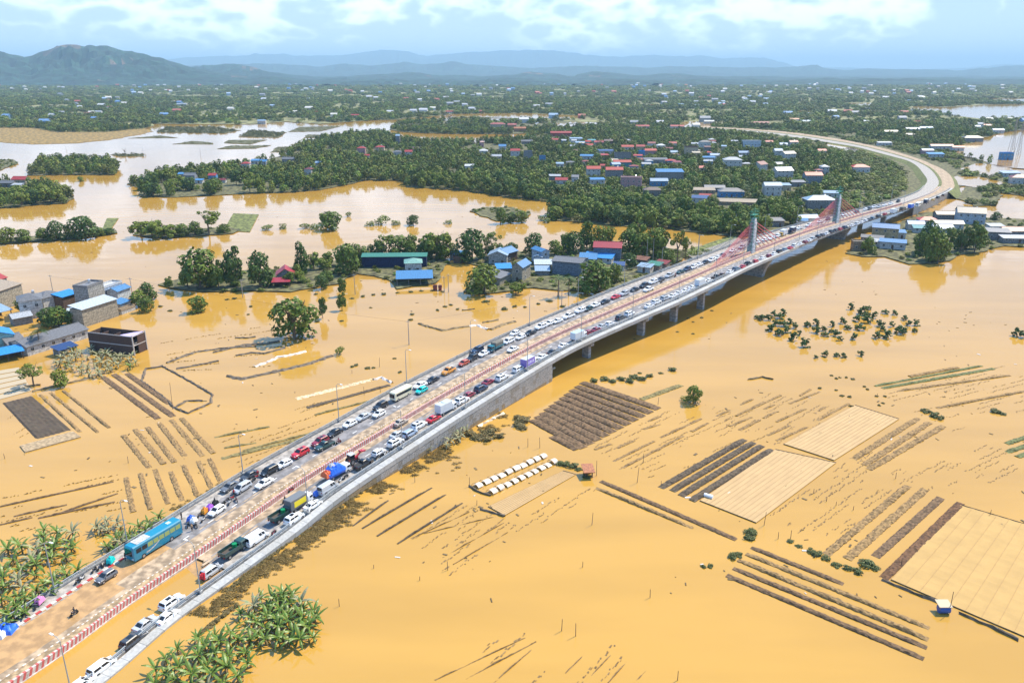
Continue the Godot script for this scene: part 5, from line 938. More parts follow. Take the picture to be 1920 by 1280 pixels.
func mat(called: String, c: Color, rough := 0.85, tex: Texture2D = null, size := 4.0, metal := 0.0) -> StandardMaterial3D:
	if not mats.has(called):
		var m := StandardMaterial3D.new()
		m.resource_name = called
		m.albedo_color = c
		m.roughness = rough
		m.metallic = metal
		if tex:
			m.albedo_texture = tex
			m.uv1_triplanar = true
			m.uv1_world_triplanar = true
			m.uv1_scale = Vector3.ONE / size
		mats[called] = m
	return mats[called]


func leafy(called: String, c: Color) -> StandardMaterial3D:
	var m := mat(called, c, 0.6)
	m.vertex_color_use_as_albedo = true
	m.metallic_specular = 0.3
	m.backlight_enabled = true
	m.backlight = Color(0.35, 0.4, 0.15)
	return m


const PAINT := {
	"white": [0.8, 0.8, 0.79], "silver": [0.42, 0.44, 0.46], "grey": [0.12, 0.125, 0.135], "darkgrey": [0.045, 0.048, 0.055], "black": [0.012, 0.012, 0.014],
	"red": [0.5, 0.012, 0.02], "darkred": [0.22, 0.008, 0.02], "teal": [0.0, 0.19, 0.31], "turquoise": [0.0, 0.5, 0.48], "cream": [0.72, 0.66, 0.46], "orange": [0.62, 0.25, 0.02],
	"rust": [0.42, 0.07, 0.025], "darkblue": [0.015, 0.03, 0.07], "bluegreen": [0.0, 0.13, 0.17], "darkgreen": [0.015, 0.05, 0.045], "yellow": [0.7, 0.42, 0.06], "yellowgrey": [0.1, 0.1, 0.11],
	"silverblue": [0.3, 0.38, 0.5], "champagne": [0.4, 0.34, 0.28], "purple": [0.2, 0.14, 0.42], "paleblue": [0.4, 0.58, 0.75], "brown": [0.15, 0.08, 0.04], "greyblue": [0.1, 0.16, 0.23],
	"blue": [0.03, 0.14, 0.6], "violet": [0.4, 0.12, 0.6], "pink": [0.7, 0.25, 0.5],
}
const WALLC := {
	"white": [0.72, 0.72, 0.7], "cream": [0.62, 0.52, 0.36], "grey": [0.3, 0.3, 0.3], "bluegrey": [0.3, 0.35, 0.42], "brightblue": [0.1, 0.32, 0.62], "pink": [0.58, 0.34, 0.34], "teal": [0.1, 0.35, 0.4],
	"whiteblue": [0.62, 0.72, 0.82], "red": [0.42, 0.1, 0.08], "orange": [0.58, 0.3, 0.14], "brown": [0.16, 0.1, 0.07], "tan": [0.42, 0.31, 0.2], "yellow": [0.6, 0.47, 0.27], "bluewhite": [0.55, 0.62, 0.7],
	"stained": [0.42, 0.38, 0.3], "concrete": [0.42, 0.42, 0.4], "navy": [0.012, 0.03, 0.11], "bluestain": [0.2, 0.25, 0.32], "aqua": [0.35, 0.65, 0.65],
}
const ROOFC := {
	"slate": [0.19, 0.19, 0.2], "blue": [0.07, 0.25, 0.52], "paleblue": [0.32, 0.46, 0.62], "red": [0.45, 0.045, 0.04], "darkred": [0.26, 0.03, 0.035], "maroon": [0.23, 0.05, 0.05], "scarlet": [0.52, 0.05, 0.03],
	"white": [0.68, 0.69, 0.7], "silver": [0.48, 0.51, 0.55], "pink": [0.5, 0.3, 0.28], "brown": [0.16, 0.1, 0.08], "grey": [0.28, 0.28, 0.29], "teal": [0.12, 0.36, 0.38], "orange": [0.5, 0.18, 0.07], "pinkred": [0.48, 0.13, 0.11],
	"tan": [0.46, 0.36, 0.25], "darkblue": [0.03, 0.09, 0.26], "brightblue": [0.03, 0.3, 0.75], "rust": [0.24, 0.1, 0.06], "green": [0.05, 0.25, 0.18], "cream": [0.6, 0.52, 0.38], "mint": [0.24, 0.48, 0.42], "navy": [0.02, 0.06, 0.2], "crimson": [0.42, 0.03, 0.05], "sheet": [0.6, 0.68, 0.74],
}


func from(table: Dictionary, key: String, prefix: String, rough: float, tex: Texture2D = null, size := 4.0) -> StandardMaterial3D:
	var k: Array = table[key]
	var f := 0.82 if prefix != "paint_" else 1.0
	return mat(prefix + key, lin(k[0] * f, k[1] * f, k[2] * f), rough, tex, size)


func paint(key: String) -> StandardMaterial3D:
	var m := from(PAINT, key, "paint_", 0.3)
	m.clearcoat_enabled = true
	m.clearcoat = 0.7
	m.clearcoat_roughness = 0.06
	return m


func wallm(key: String) -> StandardMaterial3D:
	return from(WALLC, key, "wall_", 0.9, grain("plaster", 0.012, 0.72, 1.0), 6.0)


func roofm(key: String) -> StandardMaterial3D:
	return from(ROOFC, key, "roof_", 0.5, grain("sheet", 0.02, 0.78, 1.0), 7.0)


# ------------------------------------------------------------------ nodes
func numbered(parent: Node, called: String) -> String:
	var key := "%d/%s" % [parent.get_instance_id(), called]
	var k: int = count.get(key, 0)
	count[key] = k + 1
	return called if k == 0 else "%s_%03d" % [called, k]


func thing(called: String, label: String, category: String, at := Vector3.ZERO, turn := 0.0, group := "") -> Node3D:
	var o := Node3D.new()
	o.name = numbered(self, called)
	add_child(o)
	o.position = at
	o.rotation.y = turn
	tag(o, label, category, group)
	return o


func tag(o: Node, label: String, category: String, group := "") -> void:
	o.set_meta("label", label)
	o.set_meta("category", category)
	if group:
		o.set_meta("group", group)


func part(parent: Node, called: String, m: Mesh, material: Material, at := Transform3D()) -> MeshInstance3D:
	var o := MeshInstance3D.new()
	o.name = numbered(parent, called)
	o.mesh = m
	o.material_override = material
	o.transform = at
	parent.add_child(o)
	return o


func single(called: String, m: Mesh, material: Material, label: String, category: String, group := "") -> MeshInstance3D:
	var o := part(self, called, m, material)
	tag(o, label, category, group)
	return o


func struct(called: String, m: Mesh, material: Material) -> MeshInstance3D:
	var o := part(self, called, m, material)
	o.set_meta("kind", "structure")
	return o


func stuff(parent: Node, called: String, m: Mesh, material: Material) -> MeshInstance3D:
	var o := part(parent, called, m, material)
	o.set_meta("kind", "stuff")
	return o


func again(o: Node3D, label: String, at: Vector3, turn: float, group := "") -> Node3D:
	var r: Node3D = o.duplicate()
	var base := String(o.name)
	if base.length() > 4 and base.substr(base.length() - 4, 1) == "_" and base.right(3).is_valid_int():
		base = base.left(base.length() - 4)
	r.name = numbered(self, base)
	add_child(r)
	r.position = at
	r.rotation = Vector3(0, turn, 0)
	r.set_meta("label", label)
	if group:
		r.set_meta("group", group)
	return r


# ------------------------------------------------------------------ the road's line
func deck_row(i: float) -> Array:
	var k := clampi(int(i), 0, DECK.size() - 2)
	var f := i - k
	var p: Array = DECK[maxi(k - 1, 0)]
	var q: Array = DECK[k]
	var r: Array = DECK[k + 1]
	var s: Array = DECK[mini(k + 2, DECK.size() - 1)]
	var out := []
	for j in 5:
		out.append(0.5 * (2 * q[j] + (r[j] - p[j]) * f + (2 * p[j] - 5 * q[j] + 4 * r[j] - s[j]) * f * f + (3 * q[j] - p[j] - 3 * r[j] + s[j]) * f * f * f))
	return out


func deck(i: float, t: float, up := 0.0) -> Vector3:
	var r := deck_row(i)
	var lift := 0.55 * clampf(1.0 - t / 0.5, 0, 1) * clampf((4.0 - i) / 2.0, 0, 1)   # the left carriageway lies a little higher at the flooded end
	return Vector3(lerpf(r[0], r[2], t), r[4] + lift + up, lerpf(r[1], r[3], t))


func along(i: float) -> Vector3:
	return (deck(minf(i + 0.05, DECK.size() - 1.01), 0.5) - deck(maxf(i - 0.05, 0.0), 0.5)).normalized()


func turn_of(d: Vector3) -> float:   # the turn that lays +x along d
	return atan2(-d.z, d.x)


func ribbon(b: MB, i0: float, i1: float, t0: float, t1: float, up: float, up1 := 1e9, step := 0.1) -> void:
	if up1 > 1e8:
		up1 = up
	var k := maxi(1, int(ceil((i1 - i0) / step)))
	for s in k:
		var a := lerpf(i0, i1, float(s) / k)
		var c := lerpf(i0, i1, float(s + 1) / k)
		b.quad(deck(a, t0, up), deck(a, t1, up1), deck(c, t1, up1), deck(c, t0, up))


func beam(b: MB, i0: float, i1: float, t0: float, t1: float, lo: float, hi: float, step := 0.1) -> void:   # a bar of even section along the road
	var rings := []
	var k := maxi(1, int(ceil((i1 - i0) / step)))
	for s in k + 1:
		var a := lerpf(i0, i1, float(s) / k)
		rings.append([deck(a, t0, hi), deck(a, t0, lo), deck(a, t1, lo), deck(a, t1, hi)])
	b.loft(rings)


func _ready() -> void:
	rng.seed = 7
	noise.seed = 5
	noise.frequency = 1.0
	noise.fractal_octaves = 4
	view()
	setting()
	road()
	bridge()
	far_land()
	houses()
	near_houses()
	trees()
	forest()
	bananas()
	bushes()
	weeds()
	fields()
	drift()
	masts()
	vehicles()
	bikes_and_people()


# ------------------------------------------------------------------ camera, sky, sun
func view() -> void:
	var cam := Camera3D.new()
	cam.name = "camera"
	add_child(cam)
	cam.position = Vector3(0, 90, 0)
	cam.rotation_degrees.x = -18.86
	cam.fov = 46.4
	cam.near = 1.0
	cam.far = 60000.0
	cam.current = true
	var sun := DirectionalLight3D.new()
	sun.name = "sun"
	add_child(sun)
	sun.look_at_from_position(Vector3.ZERO, Vector3(-0.459, -0.819, 0.344), Vector3.UP)
	sun.light_energy = 1.5
	sun.light_color = Color(1.0, 0.95, 0.86)
	sun.light_angular_distance = 0.5
	sun.shadow_enabled = true
	var e := Environment.new()
	e.background_mode = Environment.BG_SKY
	e.tonemap_mode = Environment.TONE_MAPPER_LINEAR
	e.tonemap_exposure = 1.75
	e.sdfgi_enabled = true
	e.ssao_enabled = true
	e.ssil_enabled = true
	e.fog_enabled = true
	e.fog_light_color = Color(0.75, 0.905, 1.0)
	e.fog_density = 0.000075
	var m := ProceduralSkyMaterial.new()
	m.sky_top_color = lin(0.16, 0.36, 0.72)
	m.sky_horizon_color = lin(0.6, 0.7, 0.84)
	m.sky_curve = 0.085
	m.ground_bottom_color = lin(0.3, 0.26, 0.2)
	m.ground_horizon_color = lin(0.5, 0.56, 0.66)
	m.sun_angle_max = 20.0
	m.sky_cover = clouds()
	e.sky = Sky.new()
	e.sky.sky_material = m
	var w := WorldEnvironment.new()
	w.name = "world"
	w.environment = e
	add_child(w)


func clouds() -> ImageTexture:   # a panorama of cumulus fields, denser low down
	var w := 4096
	var h := 2048
	var bytes := PackedByteArray()
	bytes.resize(w * h * 2)
	var f := FastNoiseLite.new()
	f.seed = 21
	f.fractal_octaves = 5
	f.frequency = 1.0
	var g := FastNoiseLite.new()
	g.seed = 4
	g.fractal_octaves = 2
	g.frequency = 1.0
	for y in range(560, 1024):
		var el := PI / 2 - PI * (y + 0.5) / h
		var step := 1 if el < 0.16 else 8
		for x in range(0, w, step):
			var az := TAU * x / w
			var d := Vector3(cos(az), 0, sin(az)) * 15.0
			var up := el * 30.0
			var field := g.get_noise_3d(d.x * 0.35, up * 0.1, d.z * 0.35) * 0.4
			var n := (0.55 - 1.5 * absf(f.get_noise_3d(d.x * 0.8, up * 0.9, d.z * 0.8))) * 0.75 + field + 0.35 * f.get_noise_3d(d.x * 0.4, up * 0.5, d.z * 0.4 + 9.0) + clampf((el - 0.05) * 9.0, -0.4, 0.12)
			var a := smoothstep(0.05, 0.6, n) * (0.42 if el < 0.2 else 0.05)
			var v := int(255.0 * a)
			for q in step:
				bytes[(y * w + x + q) * 2] = 255
				bytes[(y * w + x + q) * 2 + 1] = v
	var im := Image.create_from_data(w, h, false, Image.FORMAT_LA8, bytes)
	im.convert(Image.FORMAT_RGBA8)
	return ImageTexture.create_from_image(im)


# ------------------------------------------------------------------ water and land
func ordered(spots: Array) -> Array:   # where each stands among its like: from the left, in up to three belts of depth
	var names := []
	names.resize(spots.size())
	var order := range(spots.size())
	order.sort_custom(func(a, b): return spots[a].y < spots[b].y)
	var belts := clampi(int(ceil(spots.size() / 26.0)), 1, 3)
	for k in belts:
		var some := order.slice(order.size() * k / belts, order.size() * (k + 1) / belts)
		some.sort_custom(func(a, b): return spots[a].x / -spots[a].y < spots[b].x / -spots[b].y)
		for j in some.size():
			names[some[j]] = ", %s from left%s" % [ORDINAL[mini(j, 29)], "" if belts == 1 else [" at far side", " at near side"][k] if belts == 2 else [" at far side", " in middle", " at near side"][k]]
	return names


func sheet(pts: PackedVector2Array, y: float, skirt := 0.0, rough := 0.0) -> ArrayMesh:
	var b := MB.new()
	var line := PackedVector2Array()
	for i in pts.size():   # the outline, with an uneven shore
		var p := pts[i]
		var q := pts[(i + 1) % pts.size()]
		var far := maxf(p.length(), q.length())
		var k := clampi(int(p.distance_to(q) / maxf(3.0, far * 0.012)), 1, 40) if rough > 0.0 else 1
		for s in k:
			var r := p.lerp(q, float(s) / k)
			if rough > 0.0:
				r += Vector2(noise.get_noise_2d(r.x * 0.07, r.y * 0.07), noise.get_noise_2d(r.y * 0.07 + 40, r.x * 0.07)) * rough * clampf(r.length() / 400.0, 0.5, 4.0)
			line.append(r)
	var tris := Geometry2D.triangulate_polygon(line)
	if tris.is_empty():
		line = pts
		tris = Geometry2D.triangulate_polygon(pts)
	for i in range(0, tris.size(), 3):
		var p := line[tris[i]]
		var q := line[tris[i + 1]]
		var r := line[tris[i + 2]]
		var a := Vector3(p.x, y, p.y)
		var c := Vector3(q.x, y, q.y)
		var d := Vector3(r.x, y, r.y)
		if (c - a).cross(d - a).y < 0:
			b.tri(a, d, c)
		else:
			b.tri(a, c, d)
	if skirt > 0.0:
		for i in line.size():
			var p := line[i]
			var q := line[(i + 1) % line.size()]
			var out := Vector2(q.y - p.y, p.x - q.x).normalized() * skirt * (1.0 if Geometry2D.is_polygon_clockwise(line) else -1.0)
			b.quad(Vector3(p.x, y, p.y), Vector3(q.x, y, q.y), Vector3(q.x + out.x, -0.4, q.y + out.y), Vector3(p.x + out.x, -0.4, p.y + out.y))
	return b.mesh()


func water_mat(called: String) -> StandardMaterial3D:
	var m := mat(called, lin(0.45, 0.255, 0.048), 0.07, grain("silt", 0.006, 0.95, 1.0, 6), 160.0)
	m.uv1_scale = Vector3(1.0 / 420.0, 1.0 / 420.0, 1.0 / 90.0)
	m.metallic_specular = 0.5
	m.normal_enabled = true
	m.normal_texture = grain("ripples", 0.02, 0, 1, 3, true)
	m.normal_scale = 0.05
	return m


func setting() -> void:
	var b := MB.new()
	b.quad(Vector3(-45000, 0, 4000), Vector3(45000, 0, 4000), Vector3(45000, 0, -45000), Vector3(-45000, 0, -45000))
	struct("water", b.mesh(), water_mat("flood_water"))
	var soil := mat("soil", lin(0.16, 0.15, 0.06), 0.95, grain("meadow", 0.02, 0.55, 1.0, 5), 40.0)
	var grassy := mat("grass_land", lin(0.19, 0.21, 0.055), 0.95, grain("meadow", 0.02, 0.55, 1.0, 5), 30.0)
	var wet := mat("wet_meadow", lin(0.36, 0.235, 0.06), 0.95, grain("meadow", 0.02, 0.55, 1.0, 5), 60.0)
	for key in LANDS:
		var high := 0.6 if key == "far" else 0.25 if key in ["meadow", "grass_plot", "grass_plot_left"] else 0.5
		struct("land_" + key, sheet(LANDS[key], high, 0.8, 0.0 if key in ["grass_plot", "grass_plot_left"] else 2.5), wet if key == "meadow" else mat("far_fields", lin(0.27, 0.26, 0.1), 0.95, grain("meadow", 0.02, 0.55, 1.0, 5), 260.0) if key == "far" else grassy if key in ["grass_plot", "grass_plot_left", "dike"] else soil)
	for p in PONDS:
		struct("pond_water", sheet(p, 0.75, 0.0, 2.0), water_mat("flood_water"))
	for p in ISLETS:
		var o := single("mud_islet", sheet(p[0], 0.3, 0.7, 1.5), soil, p[1], "islet")
		o.set_meta("kind", "structure")


func ridge_at(line: Array, x: float) -> float:
	if x <= line[0].x:
		return line[0].y
	for i in range(1, line.size()):
		if x < line[i].x:
			var f: float = (x - line[i - 1].x) / (line[i].x - line[i - 1].x)
			return lerpf(line[i - 1].y, line[i].y, f * f * (3 - 2 * f) * 0.4 + f * 0.6)
	return line[-1].y


func far_land() -> void:   # hills and mountain ranges, from 4.6 to 33 km
	var depths := []
	var at := 4600.0
	while at < 32000.0:
		depths.append(at)
		at += 70.0 if at < 6600.0 else 130.0 if at < 9000.0 else 500.0 if at < 15500.0 else 1250.0
	var cols := 480
	var grid := []
	for d in depths:
		var row := []
		for k in cols + 1:
			var x := lerpf(-1.1, 1.1, float(k) / cols)
			var p := Vector2(x * d, -d)
			var y := 1.0
			for r in RIDGES:
				var top := maxf(0.0, ridge_at(r[2], x) - 4.0)
				var g: float = (d - r[0]) / r[1]
				var wob := noise.get_noise_2d(p.x / r[1] * 1.3 + r[0], p.y / r[1] * 1.3)
				var spur := 1.0 - 0.8 * absf(noise.get_noise_2d(p.x / r[1] * 2.2, p.y / r[1] * 2.2 + r[0])) * minf(1.0, absf(g) * 2.0)
				y = maxf(y, top * exp(-g * g) * spur * (1.0 + 0.3 * wob * minf(1.0, absf(g) * 1.5)) + top * 0.05 * noise.get_noise_2d(x * 60.0, d * 0.0015))
			y += maxf(0.0, noise.get_noise_2d(p.x * 0.0016, p.y * 0.0016)) * 26.0 * clampf((d - 4600.0) / 900.0, 0, 1)
			row.append(Vector3(p.x, y, p.y))
		grid.append(row)
	var b := MB.new()
	for i in depths.size() - 1:
		for k in cols:
			var p: Vector3 = grid[i][k]
			var bare := noise.get_noise_2d(p.x * 0.0021 + 9, p.z * 0.0021)
			var s := 0.85 + 0.5 * noise.get_noise_2d(p.x * 0.0028, p.z * 0.0028)
			b.col = Color(0.16, 0.11, 0.08) if bare > 0.42 and p.y > 25 and depths[i] < 9000 else Color(0.02 * s, 0.07 * s, 0.045 * s)
			b.quad(p, grid[i][k + 1], grid[i + 1][k + 1], grid[i + 1][k])
	var m := mat("wooded_hills", Color.WHITE, 1.0, grain("canopy", 0.03, 0.5, 1.0, 5), 1400.0)
	m.vertex_color_use_as_albedo = true
	struct("hills", b.mesh(), m)


# ------------------------------------------------------------------ road
func road() -> void:
	var last := DECK.size() - 1.02
	var ped := mat("footway_concrete", lin(0.4, 0.368, 0.336), 0.9, grain("dust", 0.01, 0.75, 1.0, 5), 9.0)
	var tar := mat("asphalt", lin(0.25, 0.24, 0.245), 0.9, grain("dust", 0.01, 0.75, 1.0, 5), 14.0)
	var dusty := mat("dusty_asphalt", lin(0.47, 0.35, 0.235), 0.95, grain("dust2", 0.008, 0.7, 1.0, 5), 11.0)
	var mud := mat("road_mud", lin(0.46, 0.275, 0.115), 0.45, grain("mud", 0.012, 0.84, 1.0, 5), 16.0)
	var strips := [[0.0, 0.13, "footway", ped], [0.13, 0.35, "carriageway", tar], [0.35, 0.455, "dusty_lane", dusty], [0.575, 0.645, "dusty_lane", dusty], [0.645, 0.8, "carriageway", tar], [0.8, 0.9, "footway", ped]]
	for s in strips:
		var b := MB.new()
		ribbon(b, 3.0 if s[0] > 0.1 else 0.0, 16.9, s[0], s[1], 0.0)
		struct(s[2], b.mesh(), s[3])
	var b2 := MB.new()
	ribbon(b2, 0.0, 3.0, 0.1, 0.4, 0.0)
	struct("muddy_carriageway", b2.mesh(), mud)
	b2 = MB.new()
	ribbon(b2, 0.0, 3.0, 0.4, 0.455, 0.0)
	ribbon(b2, 2.2, 3.0, 0.3, 0.4, 0.005)
	struct("dusty_lane", b2.mesh(), dusty)
	b2 = MB.new()
	ribbon(b2, 0.0, 3.0, 0.575, 0.9, -0.35, -0.3)
	struct("muddy_carriageway", b2.mesh(), mud)
	# mud carried along the lanes
	b2 = MB.new()
	for k in 60:
		var i := 2.9 + 5.5 * pow(rng.randf(), 1.5)
		var t: float = [0.37, 0.32, 0.62, 0.68, 0.66][k % 5] + rng.randf_range(-0.025, 0.025)
		var l := rng.randf_range(0.1, 0.4)
		ribbon(b2, i, i + l, t, t + rng.randf_range(0.006, 0.022), 0.006 + 0.0004 * k)
	struct("road_mud_streaks", b2.mesh(), dusty)
	# far approach road
	b2 = MB.new()
	ribbon(b2, 16.9, last, 0.0, 0.44, 0.0)
	struct("far_carriageway", b2.mesh(), ped)
	b2 = MB.new()
	ribbon(b2, 16.9, 19.2, 0.44, 1.0, 0.0)
	ribbon(b2, 19.2, last, 0.55, 1.0, 0.0)
	struct("far_carriageway", b2.mesh(), dusty)
	b2 = MB.new()
	ribbon(b2, 19.2, last, 0.44, 0.55, 0.15)
	struct("grass_median", b2.mesh(), mat("grass_land", lin(0.11, 0.13, 0.035)))
	b2 = MB.new()   # its embankment
	for side in [0.0, 1.0]:
		var k := 60
		for s in k:
			var a := lerpf(18.5, last, float(s) / k)
			var c := lerpf(18.5, last, float(s + 1) / k)
			var o0 := (deck(a, 1.0) - deck(a, 0.0)).normalized() * (7.0 if side > 0 else -7.0)
			var o1 := (deck(c, 1.0) - deck(c, 0.0)).normalized() * (7.0 if side > 0 else -7.0)
			var p := deck(a, side)
			var q := deck(c, side)
			b2.quad(p, q, Vector3(q.x + o1.x, -0.3, q.z + o1.z), Vector3(p.x + o0.x, -0.3, p.z + o0.z))
	struct("embankment", b2.mesh(), mat("grass_land", lin(0.11, 0.13, 0.035)))
	# painted marks
	b2 = MB.new()
	for t in [0.298, 0.712]:
		var i := 3.2 if t < 0.5 else 4.0
		while i < 16.8:
			var l := 1.6 / maxf(deck(i, t).distance_to(deck(i + 1.0, t)), 1.0)
			ribbon(b2, i, i + l, t, t + 0.0068, 0.012)
			i += l * 4.2
	struct("lane_marks", b2.mesh(), mat("road_paint", lin(0.75, 0.75, 0.73), 0.7))
	# median: low kerb of pale blocks, earth, striped wall
	var med := thing("median", "dusty raised median with low block kerb and red white striped wall", "road median")
	b2 = MB.new()
	beam(b2, 0.0, 19.0, 0.462, 0.535, -0.3, 0.16)
	part(med, "earth_strip", b2.mesh(), mat("median_earth", lin(0.46, 0.33, 0.19), 0.95, grain("dust2", 0.008, 0.7, 1.0, 5), 7.0))
	b2 = MB.new()
	beam(b2, 0.0, 19.0, 0.455, 0.462, -0.3, 0.2)
	part(med, "kerb", b2.mesh(), mat("kerb_stone", lin(0.336, 0.24, 0.16), 0.9))
	b2 = MB.new()
	var i2 := 0.1
	while i2 < 10.0:
		var l := 0.42 / maxf(deck(i2, 0.45).distance_to(deck(i2 + 1.0, 0.45)), 1.0)
		beam(b2, i2, i2 + l, 0.4535, 0.4625, -0.3, 0.23, 1.0)
		i2 += l * 2.3
	stuff(med, "kerb_block", b2.mesh(), mat("kerb_white", lin(0.576, 0.528, 0.464), 0.85))
	b2 = MB.new()
	beam(b2, 0.0, 19.0, 0.54, 0.575, -0.4, 0.05)
	beam(b2, 0.0, 19.0, 0.552, 0.568, 0.05, 1.2)
	part(med, "barrier_wall", b2.mesh(), mat("barrier_white", lin(0.66, 0.58, 0.53), 0.8, grain("dust", 0.01, 0.75, 1.0, 5), 6.0))
	b2 = MB.new()
	i2 = 0.05
	while i2 < 17.0:   # slanting red bars painted on both faces and over the top
		var gap := maxf(deck(i2, 0.56).distance_to(deck(i2 + 1.0, 0.56)), 1.0)
		var w := 0.32 / gap
		for f in [[0.5685, 0.0], [0.5515, 0.0]]:
			b2.quad(deck(i2, f[0], 0.08), deck(i2 + w, f[0], 0.08), deck(i2 + w * 2.0, f[0], 1.18), deck(i2 + w, f[0], 1.18))
		b2.quad(deck(i2 + w, 0.5515, 1.206), deck(i2 + w, 0.5685, 1.206), deck(i2 + w * 2.0, 0.5685, 1.206), deck(i2 + w * 2.0, 0.5515, 1.206))
		i2 += w * 2.3
	part(med, "red_stripes", b2.mesh(), mat("barrier_red", lin(0.48, 0.1, 0.09), 0.7))
	# red and white kerb along the muddy lane
	var kerb := thing("striped_kerb", "kerb of alternating red and white stones along the muddy left lane", "kerb")
	for k in 44:
		var a := 0.2 + 0.07 * k
		b2 = MB.new()
		beam(b2, a, a + 0.066, 0.094, 0.112, -0.3, 0.16, 1.0)
		part(kerb, "kerb_stone", b2.mesh(), mat("kerb_red", lin(0.4, 0.04, 0.04), 0.8) if k % 2 else mat("kerb_white", lin(0.576, 0.528, 0.464), 0.85))


func bridge() -> void:
	var conc := mat("bridge_concrete", lin(0.4, 0.4, 0.392), 0.85, grain("plaster", 0.012, 0.72, 1.0), 8.0)
	var pale := mat("edge_concrete", lin(0.42, 0.42, 0.41), 0.8, grain("stain", 0.014, 0.9, 1.0, 6), 9.0)
	var steel := mat("galvanised", lin(0.36, 0.38, 0.38), 0.5, null, 1.0, 0.3)
	var br := thing("river_bridge", "long concrete bridge with two white pylons and red stay cables over the brown river", "bridge")
	var b := MB.new()
	beam(b, 7.95, 17.0, 0.03, 0.97, -0.75, -0.02)
	part(br, "deck_slab", b.mesh(), conc)
	for g in [[0.12, 0.3], [0.4, 0.6], [0.7, 0.88]]:
		b = MB.new()
		beam(b, 8.0, 17.0, g[0], g[1], -2.2, -0.74)
		part(br, "girder", b.mesh(), conc)
	var at := 0.0
	while at < 19.0:   # the near edge is cast in lengths with open joints, weathered unevenly
		var l := 4.0 / maxf(deck(at, 1.0).distance_to(deck(at + 0.02, 1.0)) * 50.0, 1.0)
		b = MB.new()
		beam(b, at, at + l * 0.985, 0.93, 1.0, -0.9, 0.25 + rng.randf() * 0.03, 0.05)
		part(br, "edge_block", b.mesh(), mat("edge_concrete_b", lin(0.38, 0.375, 0.355), 0.85, grain("stain", 0.014, 0.9, 1.0, 6), 5.0) if rng.randf() < 0.4 else pale)
		at += l
	b = MB.new()
	beam(b, 0.0, 19.0, -0.015, 0.008, -0.9, 0.3)
	part(br, "edge_beam", b.mesh(), pale)
	b = MB.new()
	beam(b, 0.0, 19.0, 0.9, 0.915, -0.4, 0.45)
	part(br, "parapet", b.mesh(), conc)
	b = MB.new()
	beam(b, 0.0, 19.0, -0.002, 0.012, 0.3, 0.62)
	part(br, "parapet", b.mesh(), conc)
	for s in [[0.905, 0.912, 0.45], [0.0, 0.007, 0.6]]:
		b = MB.new()
		beam(b, 0.0, 19.0, s[0], s[1], 1.0, 1.1)
		part(br, "guard_rail", b.mesh(), steel)
		b = MB.new()
		beam(b, 0.0, 19.0, s[0], s[1], 0.72, 0.79)
		part(br, "guard_rail", b.mesh(), steel)
		var i := 0.1
		var posts := 0
		while i < 18.9 and posts < 145:
			b = MB.new()
			var d := along(i)
			b.box(deck(i, (s[0] + s[1]) / 2.0, (1.06 + s[2]) / 2.0), Vector3(0.16, 1.06 - s[2], 0.14), Basis(Vector3.UP, turn_of(d)))
			part(br, "rail_post", b.mesh(), steel)
			i += 2.2 / maxf(deck(i, 0.5).distance_to(deck(i + 1.0, 0.5)), 1.0) * (1.0 if i < 9.0 else 2.4)
			posts += 1
	# piers
	for p in [[8.02, 2], [9.2, 0], [10.28, 0], [11.05, 0], [11.75, 0], [PYL1, 1], [PYL2, 1], [16.35, 0]]:
		var i: float = p[0]
		var d := along(i)
		var turn := Basis(Vector3.UP, turn_of(d))
		b = MB.new()
		var c := deck(i, 0.5)
		var w := deck(i, 0.0).distance_to(deck(i, 1.0))
		if p[1] == 0:
			b.box(c + Vector3(0, -2.7, 0), Vector3(1.8, 1.0, w * 0.86), turn)
			for t in [0.16, 0.84]:
				b.box(deck(i, t) + Vector3(0, -(c.y + 4.0) / 2.0 - 1.6, 0), Vector3(1.5, c.y + 1.6, 2.6), turn)
		elif p[1] == 1:
			var rings := []
			for k in 7:
				var f := k / 6.0
				var half := w * lerpf(0.3, 0.43, f * f)
				var y := lerpf(-1.5, c.y - 2.2, f)
				var ring := []
				for q in [[-1.6, -1], [1.6, -1], [1.6, 1], [-1.6, 1]]:
					ring.append(Vector3(c.x, y, c.z) + turn * Vector3(q[0], 0, q[1] * half))
				ring.reverse()
				rings.append(ring)
			b.loft(rings)
		else:
			b.box(c + Vector3(0, -c.y / 2.0 - 0.9, 0), Vector3(1.4, c.y + 0.2, w * 0.985), turn)
		part(br, "pier" if p[1] < 2 else "abutment", b.mesh(), conc)
	# pylons with stays
	var red := mat("stay_red", lin(0.5, 0.07, 0.08), 0.45)
	var white := mat("pylon_white", lin(0.66, 0.67, 0.68), 0.7, grain("plaster", 0.012, 0.72, 1.0), 8.0)
	var green := mat("scaffold_green", lin(0.02, 0.2, 0.12), 0.6)
	for i in [PYL1, PYL2]:
		var base := deck(i, 0.53)
		var d := along(i)
		var turn := Basis(Vector3.UP, turn_of(d))
		b = MB.new()
		var rings := []
		for k in 9:
			var f := k / 8.0
			var hx := lerpf(1.9, 1.5, f) * (0.72 if k == 8 else 1.0)
			var hz := lerpf(1.35, 1.1, f) * (0.72 if k == 8 else 1.0)
			var y := -0.3 + 15.8 * (f if k < 8 else 1.0) + (0.0 if k < 8 else 0.35)
			var ring := []
			for q in [[-1, 0.75], [-0.75, 1], [0.75, 1], [1, 0.75], [1, -0.75], [0.75, -1], [-0.75, -1], [-1, -0.75]]:
				ring.append(base + Vector3(0, y, 0) + turn * Vector3(q[0] * hx, 0, q[1] * hz))
			rings.append(ring)
		b.loft(rings)
		var col := part(br, "pylon", b.mesh(), white)
